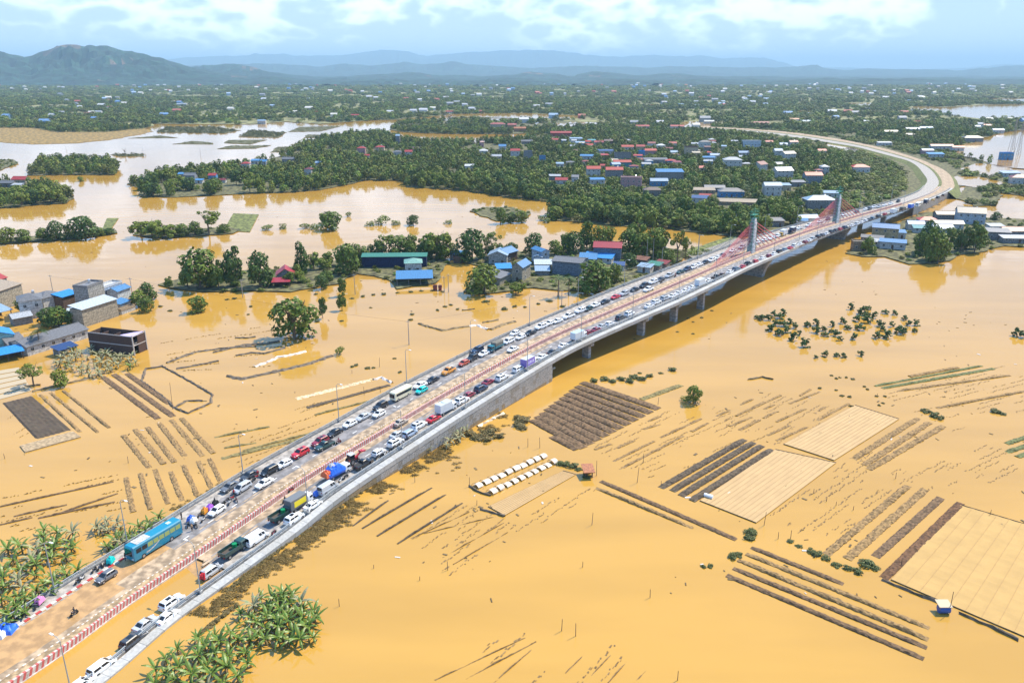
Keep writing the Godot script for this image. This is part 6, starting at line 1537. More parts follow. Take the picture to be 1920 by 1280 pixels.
		for sx in [-1.0, 1.0]:
			b = MB.new()   # green access scaffold up the pylon's two faces
			for sz in [-1.0, 1.0]:
				var p: Vector3 = base + turn * Vector3(sx * 2.3, 0, sz * 1.0)
				b.tube(p, p + Vector3(0, 19.5, 0), 0.09, 0.09, 4)
			for k in 13:
				var y := 0.8 + 1.5 * k
				b.box(base + turn * Vector3(sx * 2.3, y, 0), Vector3(0.12, 0.12, 2.1), turn)
				b.box(base + turn * Vector3(sx * 1.9, y, 0), Vector3(0.9, 0.08, 1.6), turn)
				var p: Vector3 = base + turn * Vector3(sx * 2.3, y, -1.0)
				b.tube(p, base + turn * Vector3(sx * 2.3, y + 1.5, 1.0), 0.06, 0.06, 4)
			part(col, "scaffold", b.mesh(), green)
		b = MB.new()
		for k in 4:
			var p: Vector3 = base + turn * Vector3(2.3 if k % 2 else -2.3, 19.0, 1.0 if k < 2 else -1.0)
			b.tube(p, base + Vector3(0, 20.6, 0), 0.08, 0.08, 4)
		b.box(base + Vector3(0, 17.6, 0), Vector3(4.4, 0.15, 2.1), turn)
		part(col, "scaffold_crown", b.mesh(), green)
		for way in [-1.0, 1.0]:
			for k in 7:
				for side in [-0.3, 0.3]:
					var reach := 9.0 + 5.0 * k
					var gap := deck(i, 0.5).distance_to(deck(i + way, 0.5))
					var foot := deck(i + way * reach / gap, 0.5 + side * 0.035, 0.2)
					var head := base + turn * Vector3(way * 1.2, 6.2 + 1.35 * k, side * 0.9)
					b = MB.new()
					b.tube(foot, head, 0.1, 0.1, 6)
					part(br, "stay_cable", b.mesh(), red)
	retaining(0.0, 8.0, 1.0, "grey panelled retaining wall along the near side of the ramp", 1.0)
	retaining(17.0, 19.2, 1.0, "pale retaining wall under the far curved ramp", 1.0)
	retaining(0.0, 8.0, 0.0, "retaining wall along the hidden left side of the ramp", -1.0)


func retaining(i0: float, i1: float, t: float, label: String, out: float) -> void:
	var w := thing("retaining_wall", label, "retaining wall")
	var backing := MB.new()
	beam(backing, i0, i1, t - out * 0.03, t - out * 0.008, -9.0, -0.85)
	part(w, "backing", backing.mesh(), mat("bridge_concrete", lin(0.4, 0.4, 0.392)))
	if out < 0:
		return
	var looks := [mat("panel_a", lin(0.376, 0.368, 0.352), 0.9, grain("plaster", 0.012, 0.72, 1.0), 3.0), mat("panel_b", lin(0.416, 0.4, 0.376), 0.9, grain("plaster", 0.012, 0.72, 1.0), 3.0), mat("panel_c", lin(0.336, 0.304, 0.256), 0.9, grain("plaster", 0.012, 0.72, 1.0), 3.0)]
	var m := MB.new()
	m.box(Vector3.ZERO, Vector3(1.44, 1.44, 0.16))
	var panel := m.mesh()
	var i := i0
	var k := 0
	var placed := 0
	while i < i1 and placed < 296:
		var d := along(i)
		var gap := maxf(deck(i, t).distance_to(deck(i + 0.02, t)) * 50.0, 1.0)
		var top := deck(i, t).y - 1.0
		var y := top - 0.74
		while y > -0.75 and placed < 296:
			if true:
				var p := deck(i + 0.74 / gap, t - out * 0.004)
				var turn := Basis(Vector3.UP, turn_of(d))
				part(w, "wall_panel", panel, mat("panel_mud", lin(0.36, 0.27, 0.15), 0.95, grain("plaster", 0.012, 0.72, 1.0), 3.0) if y < 0.9 and rng.randf() < 0.8 else looks[2 if rng.randf() < 0.2 else rng.randi() % 2], Transform3D(turn, Vector3(p.x, y, p.z)))
				placed += 1
			y -= 1.47
		i += 1.47 / gap
		k += 1


const PYL1 := 13.67
const PYL2 := 15.57

# ------------------------------------------------------------------ houses
func unit_mesh(called: String) -> ArrayMesh:
	if not cache.has(called):
		var b := MB.new()
		match called:
			"pane":
				b.box(Vector3.ZERO, Vector3(1.0, 1.1, 0.06))
			"frame":
				for s in [-1.0, 1.0]:
					b.box(Vector3(s * 0.56, 0, 0.02), Vector3(0.12, 1.34, 0.12))
					b.box(Vector3(0, s * 0.61, 0.021), Vector3(1.0, 0.12, 0.12))
				b.box(Vector3(0, 0, 0.022), Vector3(0.06, 1.1, 0.08))
			"door":
				b.box(Vector3(0, 1.05, 0), Vector3(1.1, 2.1, 0.1))
			"tank":
				var r := []
				for q in [[0.0, 0.3], [0.0, 0.55], [1.2, 0.55], [1.4, 0.25]]:
					var ring := []
					for k in 10:
						ring.append(Vector3(cos(-TAU * k / 10) * q[1], q[0], sin(-TAU * k / 10) * q[1]))
					r.append(ring)
				b.loft(r)
		cache[called] = b.mesh()
	return cache[called]


func house(at: Vector3, dir: Vector3, w: float, d: float, h: float, roof: String, rc: String, wc: String, label: String, category := "house", opts := {}) -> Node3D:
	var o := thing(opts.get("name", "house"), label, category, at, turn_of(dir))
	var b := MB.new()   # walls: front at z = 0, depth towards -z
	var lo := -0.9
	var wall: Material = wallm(wc)
	var rm: Material = roofm(rc)
	var pitch: float = opts.get("pitch", 0.42)
	var over := 0.5
	var rise := d / 2.0 * pitch
	var x := w / 2.0
	if not opts.get("open", false):
		b.box(Vector3(0, (h + lo) / 2, -d / 2), Vector3(w, h - lo, d))
		if roof == "gable":
			b.quad(Vector3(x, h, 0), Vector3(x, h, -d), Vector3(x, h + rise, -d / 2), Vector3(x, h + rise, -d / 2))
			b.quad(Vector3(-x, h, -d), Vector3(-x, h, 0), Vector3(-x, h + rise, -d / 2), Vector3(-x, h + rise, -d / 2))
		elif roof == "end_gable":
			b.tri(Vector3(-x, h, 0), Vector3(x, h, 0), Vector3(0, h + x * pitch, 0))
			b.tri(Vector3(x, h, -d), Vector3(-x, h, -d), Vector3(0, h + x * pitch, -d))
	else:
		var bays := maxi(1, int(w / 4.0))
		for k in bays + 1:
			for z in [-0.3, -d + 0.3]:
				var post := MB.new()
				post.box(Vector3(lerpf(-x + 0.2, x - 0.2, float(k) / bays), (h + lo) / 2, z), Vector3(0.25, h - lo, 0.25))
				part(o, "post", post.mesh(), wall)
		b.box(Vector3(0, (h + lo) / 2, -d + 0.1), Vector3(w - 0.6, h - lo - 0.2, 0.15))
	part(o, "wall", b.mesh(), wall)
	b = MB.new()
	var th := 0.16
	match roof:
		"gable":
			var run := d / 2 + over
			for s in [-1.0, 1.0]:
				var a := atan(pitch)
				var mid := Vector3(0, h + rise - run / 2 * pitch + 0.12, -d / 2 + s * run / 2)
				b.box(mid, Vector3(w + over * 1.4, th, run / cos(a) + 0.1), Basis(Vector3.RIGHT, s * a))
			b.tube(Vector3(-x - over * 0.7, h + rise + 0.2, -d / 2), Vector3(x + over * 0.7, h + rise + 0.2, -d / 2), 0.16, 0.16, 6)
		"end_gable":
			var run := x + over
			for s in [-1.0, 1.0]:
				var a := atan(pitch)
				b.box(Vector3(s * run / 2, h + x * pitch - run / 2 * pitch + 0.12, -d / 2), Vector3(run / cos(a) + 0.1, th, d + over * 1.4), Basis(Vector3.BACK, -s * a))
		"hip", "pyramid":
			var e := over
			var y := h + 0.06
			var rid := maxf(0.0, w / 2 - d / 2) if roof == "hip" else 0.0
			var top := h + rise
			var p := [Vector3(-x - e, y, e), Vector3(x + e, y, e), Vector3(x + e, y, -d - e), Vector3(-x - e, y, -d - e)]
			var r0 := Vector3(-rid, top, -d / 2)
			var r1 := Vector3(rid, top, -d / 2)
			b.quad(p[0], p[1], r1, r0)
			b.tri(p[1], p[2], r1)
			b.quad(p[2], p[3], r0, r1)
			b.tri(p[3], p[0], r0)
			b.quad(p[3], p[2], p[1], p[0])
		"shed":
			var a := atan(0.14)
			b.box(Vector3(0, h + 0.25 + d * 0.07, -d / 2), Vector3(w + over * 1.4, th, d / cos(a) + over * 2), Basis(Vector3.RIGHT, a))
		"flat":
			b.box(Vector3(0, h + 0.08, -d / 2), Vector3(w + 0.3, 0.2, d + 0.3))
			for s in [-1.0, 1.0]:
				b.box(Vector3(s * x, h + 0.5, -d / 2), Vector3(0.2, 0.7, d))
				b.box(Vector3(0, h + 0.5, -d / 2 + s * (d / 2 - 0.1)), Vector3(w - 0.21, 0.7, 0.2))
	if roof != "none":
		part(o, "roof", b.mesh(), rm)
	var glass := mat("dark_glass", lin(0.02, 0.025, 0.03), 0.12)
	var trim := mat("window_trim", lin(0.5, 0.5, 0.48), 0.7)
	if not opts.get("open", false) and not opts.get("blind", false):
		var floors := 2 if h > 5.8 else 1
		for f in floors:
			var y := 1.9 + f * 3.2
			if y > h - 0.5:
				continue
			var cols := clampi(int(w / 3.4), 1, 6)
			for k in cols:
				var px := lerpf(-x, x, (k + 0.5) / cols)
				if f == 0 and k == cols / 2:
					part(o, "door", unit_mesh("door"), mat("door_wood", lin(0.09, 0.05, 0.03), 0.6), Transform3D(Basis(), Vector3(px, 0.2, 0.03)))
					continue
				var fr := part(o, "window", unit_mesh("frame"), trim, Transform3D(Basis(), Vector3(px, y, 0.03)))
				part(fr, "pane", unit_mesh("pane"), glass)
			for s in [-1.0, 1.0]:
				var fr := part(o, "window", unit_mesh("frame"), trim, Transform3D(Basis(Vector3.UP, s * PI / 2), Vector3(s * (x + 0.03), y, -d * 0.4)))
				part(fr, "pane", unit_mesh("pane"), glass)
	if opts.get("tank", false):
		part(o, "water_tank", unit_mesh("tank"), mat("stainless", lin(0.7, 0.71, 0.72), 0.25, null, 1.0, 0.8), Transform3D(Basis(), Vector3(x * 0.4, h + (0.3 if roof == "flat" else rise * 0.6), -d * 0.62)))
	return o


func houses() -> void:
	for q in HOUSES:
		var t := deg_to_rad(q[8] as float)
		house(Vector3(q[0], 0.5, q[1]), Vector3(cos(t), 0, -sin(t)), q[2], q[3], q[4], q[5], q[6], q[7], q[9], "house", {"tank": rng.randf() < 0.35 and q[4] > 4.5, "pitch": 0.32 if q[5] == "pyramid" else 0.5})

	var r := RandomNumberGenerator.new()
	r.seed = 44
	var zone := PackedVector2Array([Vector2(34.5, -1056.6), Vector2(323.9, -1056.6), Vector2(285.3, -719.5), Vector2(188.5, -645.2), Vector2(60.7, -767.4)])
	var got := []
	for k in 4000:
		var p := zone[0].lerp(zone[1], r.randf()).lerp(zone[4].lerp(zone[2], r.randf()), r.randf())
		if got.size() < 42 and Geometry2D.is_point_in_polygon(p, zone) and clear_view(p, 9.0, 9.0).x > 1.0 and got.all(func(g): return g.distance_to(p) > 11.0):
			got.append(p)
	var names := ordered(got)
	for k in got.size():
		var rc: String = ["red", "paleblue", "rust", "silver", "scarlet", "cream", "darkred"][r.randi() % 7]
		more.append(Rect2(got[k], Vector2(7, 5)))
		house(Vector3(got[k].x, 0.5, got[k].y), Vector3(1, 0, r.randf_range(-0.3, 0.3)).normalized(), r.randf_range(5.5, 10), r.randf_range(5, 7), r.randf_range(3, 5), ["gable", "shed", "hip"][r.randi() % 3], rc, ["white", "cream", "grey", "brightblue"][r.randi() % 4], "small %s roof in the village lanes%s" % [rc.replace("paleblue", "pale blue").replace("darkred", "dark red"), names[k]])


func facing(p: Vector3, q: Vector3, d: float, h: float, roof: String, rc: String, wc: String, label: String, category := "house", opts := {}) -> Node3D:   # by the two corners of its front
	var dir := (q - p)
	dir.y = 0
	return house((p + q) / 2, dir.normalized(), dir.length(), d, h, roof, rc, wc, label, category, opts)


func near_houses() -> void:
	facing(Vector3(-157.6, 0, -279.3), Vector3(-151.7, 0, -294), 6.0, 6.6, "shed", "sheet", "stained", "tall weathered blank wall building with a pale sheet roof, left group", "building", {"blind": true})
	var k := facing(Vector3(-165.3, 0, -299.8), Vector3(-163.5, 0, -308.7), 6.5, 9.6, "flat", "grey", "concrete", "bare grey concrete tower block behind the weathered wall building", "building", {"blind": true, "tank": true})
	facing(Vector3(-166.7, 0, -313.4), Vector3(-163.7, 0, -324), 5.0, 5.5, "flat", "white", "bluewhite", "pale blue white house wing right of the concrete tower block", "house", {})
	facing(Vector3(-186.2, 0, -288.5), Vector3(-179.6, 0, -292.6), 9.0, 7.2, "hip", "slate", "white", "white two storey house with slate roof in the left group", "house", {"tank": true})
	facing(Vector3(-183.1, 0, -299), Vector3(-179.1, 0, -306.4), 8.0, 5.5, "hip", "slate", "white", "white house wing with slate hipped roof behind the left trees", "house", {"blind": true})
	facing(Vector3(-201.5, 0, -299), Vector3(-199.4, 0, -313.4), 9.0, 7.6, "shed", "tan", "stained", "old stained wall building with tan roof at the left edge", "building", {"blind": true})
	facing(Vector3(-213.7, 0, -318.2), Vector3(-212.3, 0, -324.8), 6.0, 7.5, "gable", "red", "grey", "red roof behind the old stained building at the left edge", "house", {"blind": true})
	facing(Vector3(-176.7, 0, -301.2), Vector3(-173.9, 0, -308.7), 5.0, 5.2, "shed", "brightblue", "brown", "brown shed under a vivid blue roof beside the concrete tower block", "shed", {"blind": true})
	facing(Vector3(-161, 0, -313.4), Vector3(-159, 0, -320.7), 5.0, 4.4, "gable", "blue", "whiteblue", "light blue house with blue roof below the utility pole", "house", {"blind": true})
	facing(Vector3(-153.4, 0, -299), Vector3(-151.9, 0, -304.9), 4.0, 3.0, "shed", "blue", "white", "small blue roofed booth beside the weathered wall building", "shed", {})
	facing(Vector3(-151.3, 0, -295.5), Vector3(-148.9, 0, -302), 2.6, 1.4, "flat", "tan", "white", "white walled open cistern beside the weathered wall building", "cistern", {"blind": true})
	facing(Vector3(-194.2, 0, -284.5), Vector3(-190.6, 0, -290.6), 8.0, 3.4, "shed", "paleblue", "brown", "light blue roofed shed at the left edge", "shed", {"open": true})
	facing(Vector3(-184.3, 0, -280.6), Vector3(-179.8, 0, -285.1), 5.0, 3.0, "gable", "silver", "grey", "low grey shed with pale roof before the white two storey house", "shed", {"blind": true})
	facing(Vector3(-167.3, 0, -286.5), Vector3(-162.7, 0, -288.5), 4.0, 3.2, "shed", "sheet", "grey", "white canopy at the left end of the weathered wall building", "canopy", {"open": true})
	facing(Vector3(-160.5, 0, -248.2), Vector3(-150.1, 0, -267.6), 10.0, 3.2, "gable", "slate", "white", "long white row house with grey slate roof in the flooded left group", "house", {"pitch": 0.3})
	facing(Vector3(-168.4, 0, -251.3), Vector3(-165.2, 0, -255.6), 9.0, 3.0, "gable", "slate", "grey", "grey roofed wing at the left end of the long row house", "house", {"blind": true})
	facing(Vector3(-174.9, 0, -250.2), Vector3(-168.8, 0, -255.6), 9.0, 5.2, "end_gable", "brightblue", "aqua", "aqua trimmed house with blue roof at the left edge", "house", {})
	facing(Vector3(-167.2, 0, -240.1), Vector3(-160.4, 0, -246.1), 5.0, 2.6, "shed", "brightblue", "brown", "blue porch roof before the aqua trimmed house", "canopy", {"open": true})
	facing(Vector3(-149.4, 0, -247.1), Vector3(-146.1, 0, -252.4), 4.0, 2.2, "shed", "navy", "white", "low stall under a dark blue tarpaulin by the banana patch", "stall", {"open": true})
	brown_block()
	# the islands in the middle
	facing(Vector3(-103.9, 0, -334.3), Vector3(-96.7, 0, -335.2), 4.5, 2.7, "shed", "crimson", "brown", "front porch with dark red roof of the red roofed island house", "canopy", {"open": true})
	facing(Vector3(-103.8, 0, -341.6), Vector3(-96.8, 0, -343.4), 8.0, 4.2, "end_gable", "crimson", "grey", "red roofed house at the riverside clump's right", "house", {"pitch": 0.7})
	facing(Vector3(-71.6, 0, -371.5), Vector3(-40.9, 0, -372.6), 4.5, 5.4, "shed", "green", "navy", "long navy walled warehouse with thin green roof", "warehouse", {"blind": true})
	facing(Vector3(-49.8, 0, -362.1), Vector3(-42.2, 0, -363.1), 8.0, 4.6, "hip", "mint", "white", "white house with mint green roof before the navy warehouse", "house", {})
	facing(Vector3(-50.5, 0, -337.9), Vector3(-35, 0, -339.7), 9.0, 3.2, "shed", "blue", "grey", "open sided shed with broad blue roof", "shed", {"open": true})
	facing(Vector3(-11.4, 0, -379.2), Vector3(-2.6, 0, -378.1), 9.0, 4.8, "end_gable", "paleblue", "concrete", "grey house with light blue gable roof at the waterside", "house", {})
	facing(Vector3(-2.6, 0, -381.5), Vector3(2.7, 0, -388.4), 8.0, 5.0, "gable", "blue", "brown", "brown annex with blue roof behind the grey waterside house", "house", {})
	facing(Vector3(0, 0, -346.3), Vector3(4.5, 0, -344.4), 10.0, 7.0, "end_gable", "blue", "stained", "narrow two storey house with blue roof by the vivid green tree", "house", {"pitch": 0.7})
	facing(Vector3(-5.4, 0, -337.9), Vector3(-0.5, 0, -347.2), 10.0, 3.4, "shed", "slate", "stained", "low white walled house under grey sheets beside the vivid green tree", "house", {"blind": true})
	facing(Vector3(-6.9, 0, -357), Vector3(0, 0, -358), 6.0, 3.2, "shed", "brightblue", "grey", "vivid blue lean-to behind the low white walled house", "shed", {"blind": true})
	facing(Vector3(10.6, 0, -378.1), Vector3(14.2, 0, -377), 6.0, 4.2, "end_gable", "paleblue", "bluewhite", "small blue roofed house left of the grey warehouse, front one", "house", {})
	facing(Vector3(14.5, 0, -378.1), Vector3(18.2, 0, -380.4), 9.0, 6.6, "end_gable", "blue", "bluewhite", "taller blue roofed house left of the grey warehouse", "house", {})
	facing(Vector3(10.8, 0, -367.3), Vector3(18.7, 0, -367.3), 6.0, 2.8, "shed", "sheet", "grey", "pale flat sheets between blue houses and the grey warehouse", "shed", {"blind": true})
	facing(Vector3(10.8, 0, -356), Vector3(17.2, 0, -356), 6.0, 2.4, "shed", "paleblue", "grey", "lowest pale blue roof before the grey warehouse", "shed", {"blind": true})
	facing(Vector3(18.5, 0, -359), Vector3(31.7, 0, -354), 11.0, 6.6, "gable", "slate", "bluestain", "grey blue warehouse left of the wide dark tree", "warehouse", {"blind": true, "pitch": 0.2})
	facing(Vector3(40.3, 0, -387.2), Vector3(53.7, 0, -384.9), 9.0, 7.0, "gable", "crimson", "bluestain", "stained tall building with dark red roof in the thicket", "building", {"blind": true})
	facing(Vector3(32.7, 0, -378.1), Vector3(40.8, 0, -377), 8.0, 3.0, "shed", "blue", "grey", "wide bright blue lean-to left of the dark red roofed building", "shed", {"blind": true})
	facing(Vector3(-33.9, 0, -330.8), Vector3(-32.3, 0, -330.8), 1.4, 1.5, "flat", "maroon", "red", "dark red crate standing in floodwater, left of two", "crate", {"blind": true})
	facing(Vector3(-31.6, 0, -330.8), Vector3(-30.3, 0, -330.8), 1.4, 1.4, "flat", "maroon", "red", "dark red crate standing in floodwater, right of two", "crate", {"blind": true})
	facing(Vector3(16.9, 0, -164.9), Vector3(18.9, 0, -165.1), 2.6, 1.5, "shed", "orange", "brown", "tiny hut with orange brown roof by the white tunnels", "hut", {"open": true})


func brown_block() -> void:   # roofless house under construction, two rooms deep
	var p := Vector3(-143, 0, -254.5)
	var q := Vector3(-125.6, 0, -249.2)
	var dir := (q - p)
	dir.y = 0
	var w := dir.length()
	var d := 6.0
	var h := 6.4
	var o := thing("roofless_house", "unfinished roofless brown brick house with pale concrete bands", "building", (p + q) / 2, turn_of(dir.normalized()))
	var brick := mat("brown_brick", lin(0.1, 0.055, 0.042), 0.9, grain("plaster", 0.012, 0.72, 1.0), 2.0)
	var band := mat("band_concrete", lin(0.4, 0.368, 0.352), 0.9)
	for s in [[Vector3(0, h / 2 - 0.5, -0.12), Vector3(w, h + 1, 0.22)], [Vector3(0, h / 2 - 0.5, -d), Vector3(w, h + 1, 0.22)], [Vector3(-w / 2 + 0.11, h / 2 - 0.6, -d / 2), Vector3(0.22, h + 0.8, d - 0.3)]]:
		var b := MB.new()
		b.box(s[0], s[1])
		part(o, "wall", b.mesh(), brick)
	var b := MB.new()
	b.box(Vector3(w / 2 - 0.11, h / 2 - 0.6, -d * 0.68), Vector3(0.22, h + 0.8, d * 0.6))
	part(o, "wall", b.mesh(), brick)
	for y in [3.2, h]:
		b = MB.new()
		b.box(Vector3(0, y, 0.02), Vector3(w + 0.1, 0.28, 0.12))
		part(o, "concrete_band", b.mesh(), band)
		b = MB.new()
		b.box(Vector3(w / 2 + 0.03, y + 0.01, -d / 2), Vector3(0.12, 0.26, d))
		part(o, "concrete_band", b.mesh(), band)
	for z in [0.0, -d]:
		b = MB.new()
		b.box(Vector3(w / 2, h / 2 - 0.3, z), Vector3(0.34, h + 1.4, 0.34))
		part(o, "column", b.mesh(), band)
	b = MB.new()
	b.box(Vector3(0, 3.1, -d / 2), Vector3(w - 0.5, 0.2, d - 0.5))
	part(o, "floor_slab", b.mesh(), band)
	for k in 3:
		b = MB.new()
		b.box(Vector3(lerpf(-w * 0.3, w * 0.25, k / 2.0), 4.4, -d / 2), Vector3(0.2, 2.4, d - 0.4))
		part(o, "partition", b.mesh(), brick)
	b = MB.new()
	b.quad(Vector3(w * 0.22, h + 0.2, -0.2), Vector3(w * 0.48, h - 0.2, -0.3), Vector3(w * 0.48, h + 0.2, -d), Vector3(w * 0.26, h - 0.5, -d + 0.4))
	part(o, "sheet_cover", b.mesh(), mat("violet_sheet", lin(0.42, 0.36, 0.62), 0.6))


# ------------------------------------------------------------------ trees
func crown(called: String, kind: String, n: int, leaf: float, sd: int) -> ArrayMesh:   # leaf clumps through a unit crown: radius 0.5, height 1
	if cache.has(called):
		return cache[called]
	var r := RandomNumberGenerator.new()
	r.seed = sd
	var lobes := []
	match kind:
		"round":
			for k in 13:
				var a := r.randf() * TAU
				var d := sqrt(r.randf()) * 0.3
				lobes.append([Vector3(cos(a) * d, r.randf_range(0.22, 0.8) - d * 0.5, sin(a) * d), r.randf_range(0.14, 0.24)])
			lobes.append([Vector3(0, 0.48, 0), 0.33])
			lobes.append([Vector3(0, 0.72, 0), 0.22])
		"tall":
			for k in 11:
				var y := r.randf_range(0.15, 0.88)
				var a := r.randf() * TAU
				var d := 0.26 * (1.0 - absf(y - 0.45))
				lobes.append([Vector3(cos(a) * d, y, sin(a) * d), r.randf_range(0.13, 0.2)])
			lobes.append([Vector3(0, 0.5, 0), 0.27])
		"airy":
			for k in 15:
				var a := r.randf() * TAU
				var d := sqrt(r.randf()) * 0.42
				lobes.append([Vector3(cos(a) * d, r.randf_range(0.5, 0.95) - d * 0.5, sin(a) * d), r.randf_range(0.08, 0.15)])
		"bamboo":
			for k in 16:
				var a := r.randf() * TAU
				var d := r.randf_range(0.05, 0.42)
				lobes.append([Vector3(cos(a) * d, r.randf_range(0.3, 0.95) - d * 0.75, sin(a) * d), r.randf_range(0.1, 0.17)])
		"bush":
			for k in 9:
				var a := r.randf() * TAU
				var d := sqrt(r.randf()) * 0.34
				lobes.append([Vector3(cos(a) * d, r.randf_range(0.12, 0.6) - d * 0.4, sin(a) * d), r.randf_range(0.14, 0.24)])
			lobes.append([Vector3(0, 0.3, 0), 0.3])
	var total := 0.0
	for l in lobes:
		total += l[1] * l[1]
	var b := MB.new()
	for l in lobes:
		var m := int(n * l[1] * l[1] / total)
		var tone := r.randf_range(0.75, 1.2)
		for k in m:
			var u := Vector3(r.randfn(), r.randfn() * 0.9 + 0.15, r.randfn()).normalized()
			var p: Vector3 = l[0] + u * l[1] * Vector3(1, 0.85, 1) * pow(r.randf_range(0.35, 1.0), 0.4)
			if p.y < 0.03:
				continue
			var inner := false
			for o in lobes:
				if o != l and p.distance_to(o[0]) < o[1] * 0.72:
					inner = true
			if inner and r.randf() < 0.8:
				continue
			var nn := (u + Vector3(0, 0.5, 0) + Vector3(r.randfn(), r.randfn(), r.randfn()) * 0.45).normalized()
			var x := nn.cross(Vector3(r.randfn(), r.randfn(), r.randfn())).normalized()
			var y := nn.cross(x)
			var s := leaf * r.randf_range(0.6, 1.3)
			var g := tone * r.randf_range(0.7, 1.3)
			b.col = Color(g * r.randf_range(0.85, 1.2), g, g * r.randf_range(0.7, 1.0))
			b.tri(p - x * s, p + y * s * 0.55 + nn * s * 0.2, p + x * s)
			b.tri(p + x * s, p - y * s * 0.55 - nn * s * 0.15, p - x * s)
	cache[called] = b.mesh()
	return cache[called]


func trunk_mesh(sd: int) -> ArrayMesh:   # unit trunk with limbs, height 1
	var key := "trunk%d" % sd
	if not cache.has(key):
		var r := RandomNumberGenerator.new()
		r.seed = sd
		var b := MB.new()
		var top := Vector3(r.randf_range(-0.03, 0.03), 0.42, r.randf_range(-0.03, 0.03))
		b.tube(Vector3(0, -0.12, 0), top, 0.035, 0.024, 7)
		for k in 6:
			var a := TAU * k / 6 + r.randf()
			var e := Vector3(cos(a) * 0.3, r.randf_range(0.6, 0.88), sin(a) * 0.3)
			var m := top.lerp(e, 0.5) + Vector3(0, -0.04, 0)
			b.tube(top - Vector3(0, 0.02 * k, 0), m, 0.018, 0.012, 5)
			b.tube(m, e, 0.012, 0.004, 5)
		cache[key] = b.mesh()
	return cache[key]


const GREENS := [[0.105, 0.155, 0.025], [0.15, 0.195, 0.03], [0.07, 0.12, 0.028], [0.175, 0.22, 0.036]]


func tree(kind: String, x: float, z: float, w: float, h: float, category: String, label: String, group := "") -> void:
	if kind == "palm":
		palm(Vector3(x, 0.3, z), h, w, label)
		return
	var v := rng.randi() % 3
	var o := thing("bush" if kind == "bush" else "tree", label, category, Vector3(x, 0.2, z), rng.randf() * TAU, group)
	var n: int = {"round": 1500, "tall": 1300, "airy": 900, "bamboo": 1300, "bush": 700}[kind]
	var g: Array = GREENS[{"round": rng.randi() % 3, "tall": rng.randi() % 3, "airy": 1, "bamboo": 3, "bush": 1}[kind]]
	var lift := {"round": 0.0, "tall": 0.02, "airy": 0.16, "bamboo": 0.02, "bush": -0.04}
	part(o, "crown", crown("%s%d" % [kind, v], kind, n, 0.052 if kind != "airy" else 0.04, 100 + v * 7 + kind.length()), leafy("leaf_%s" % str(g), lin(g[0], g[1], g[2])), Transform3D(Basis().scaled(Vector3(w, h * (1.0 - float(lift[kind])), w)), Vector3(0, h * float(lift[kind]), 0)))
	if kind != "bush":
		part(o, "trunk", trunk_mesh(v), mat("bark", lin(0.13, 0.1, 0.07), 0.95), Transform3D(Basis().scaled(Vector3(w * 0.85, h, w * 0.85)), Vector3.ZERO))


func palm(at: Vector3, h: float, w: float, label: String) -> void:
	var o := thing("palm", label, "palm tree", at)
	var b := MB.new()
	b.tube(Vector3(0, -0.8, 0), Vector3(0.2, h * 0.8, 0), 0.2, 0.13, 8)
	part(o, "trunk", b.mesh(), mat("bark", lin(0.13, 0.1, 0.07), 0.95))
	if not cache.has("frond"):
		b = MB.new()
		for k in 14:
			var f := k / 14.0
			var p := Vector3(f, 0.45 * f - 0.75 * f * f, 0)
			var s := 0.3 * sin(PI * (0.15 + 0.8 * f))
			for q in [-1.0, 1.0]:
				b.tri(p, p + Vector3(0.06, 0, 0), p + Vector3(0.14, -0.12, q * s))
		cache["frond"] = b.mesh()
	for k in 13:
		part(o, "frond", cache["frond"], leafy("leaf_palm", lin(0.05, 0.09, 0.025)), Transform3D((Basis(Vector3.UP, TAU * k / 13.0 + rng.randf() * 0.3) * Basis(Vector3.BACK, rng.randf_range(-0.5, 0.6))).scaled(Vector3.ONE * w * 0.55), Vector3(0.2, h * 0.8, 0)))


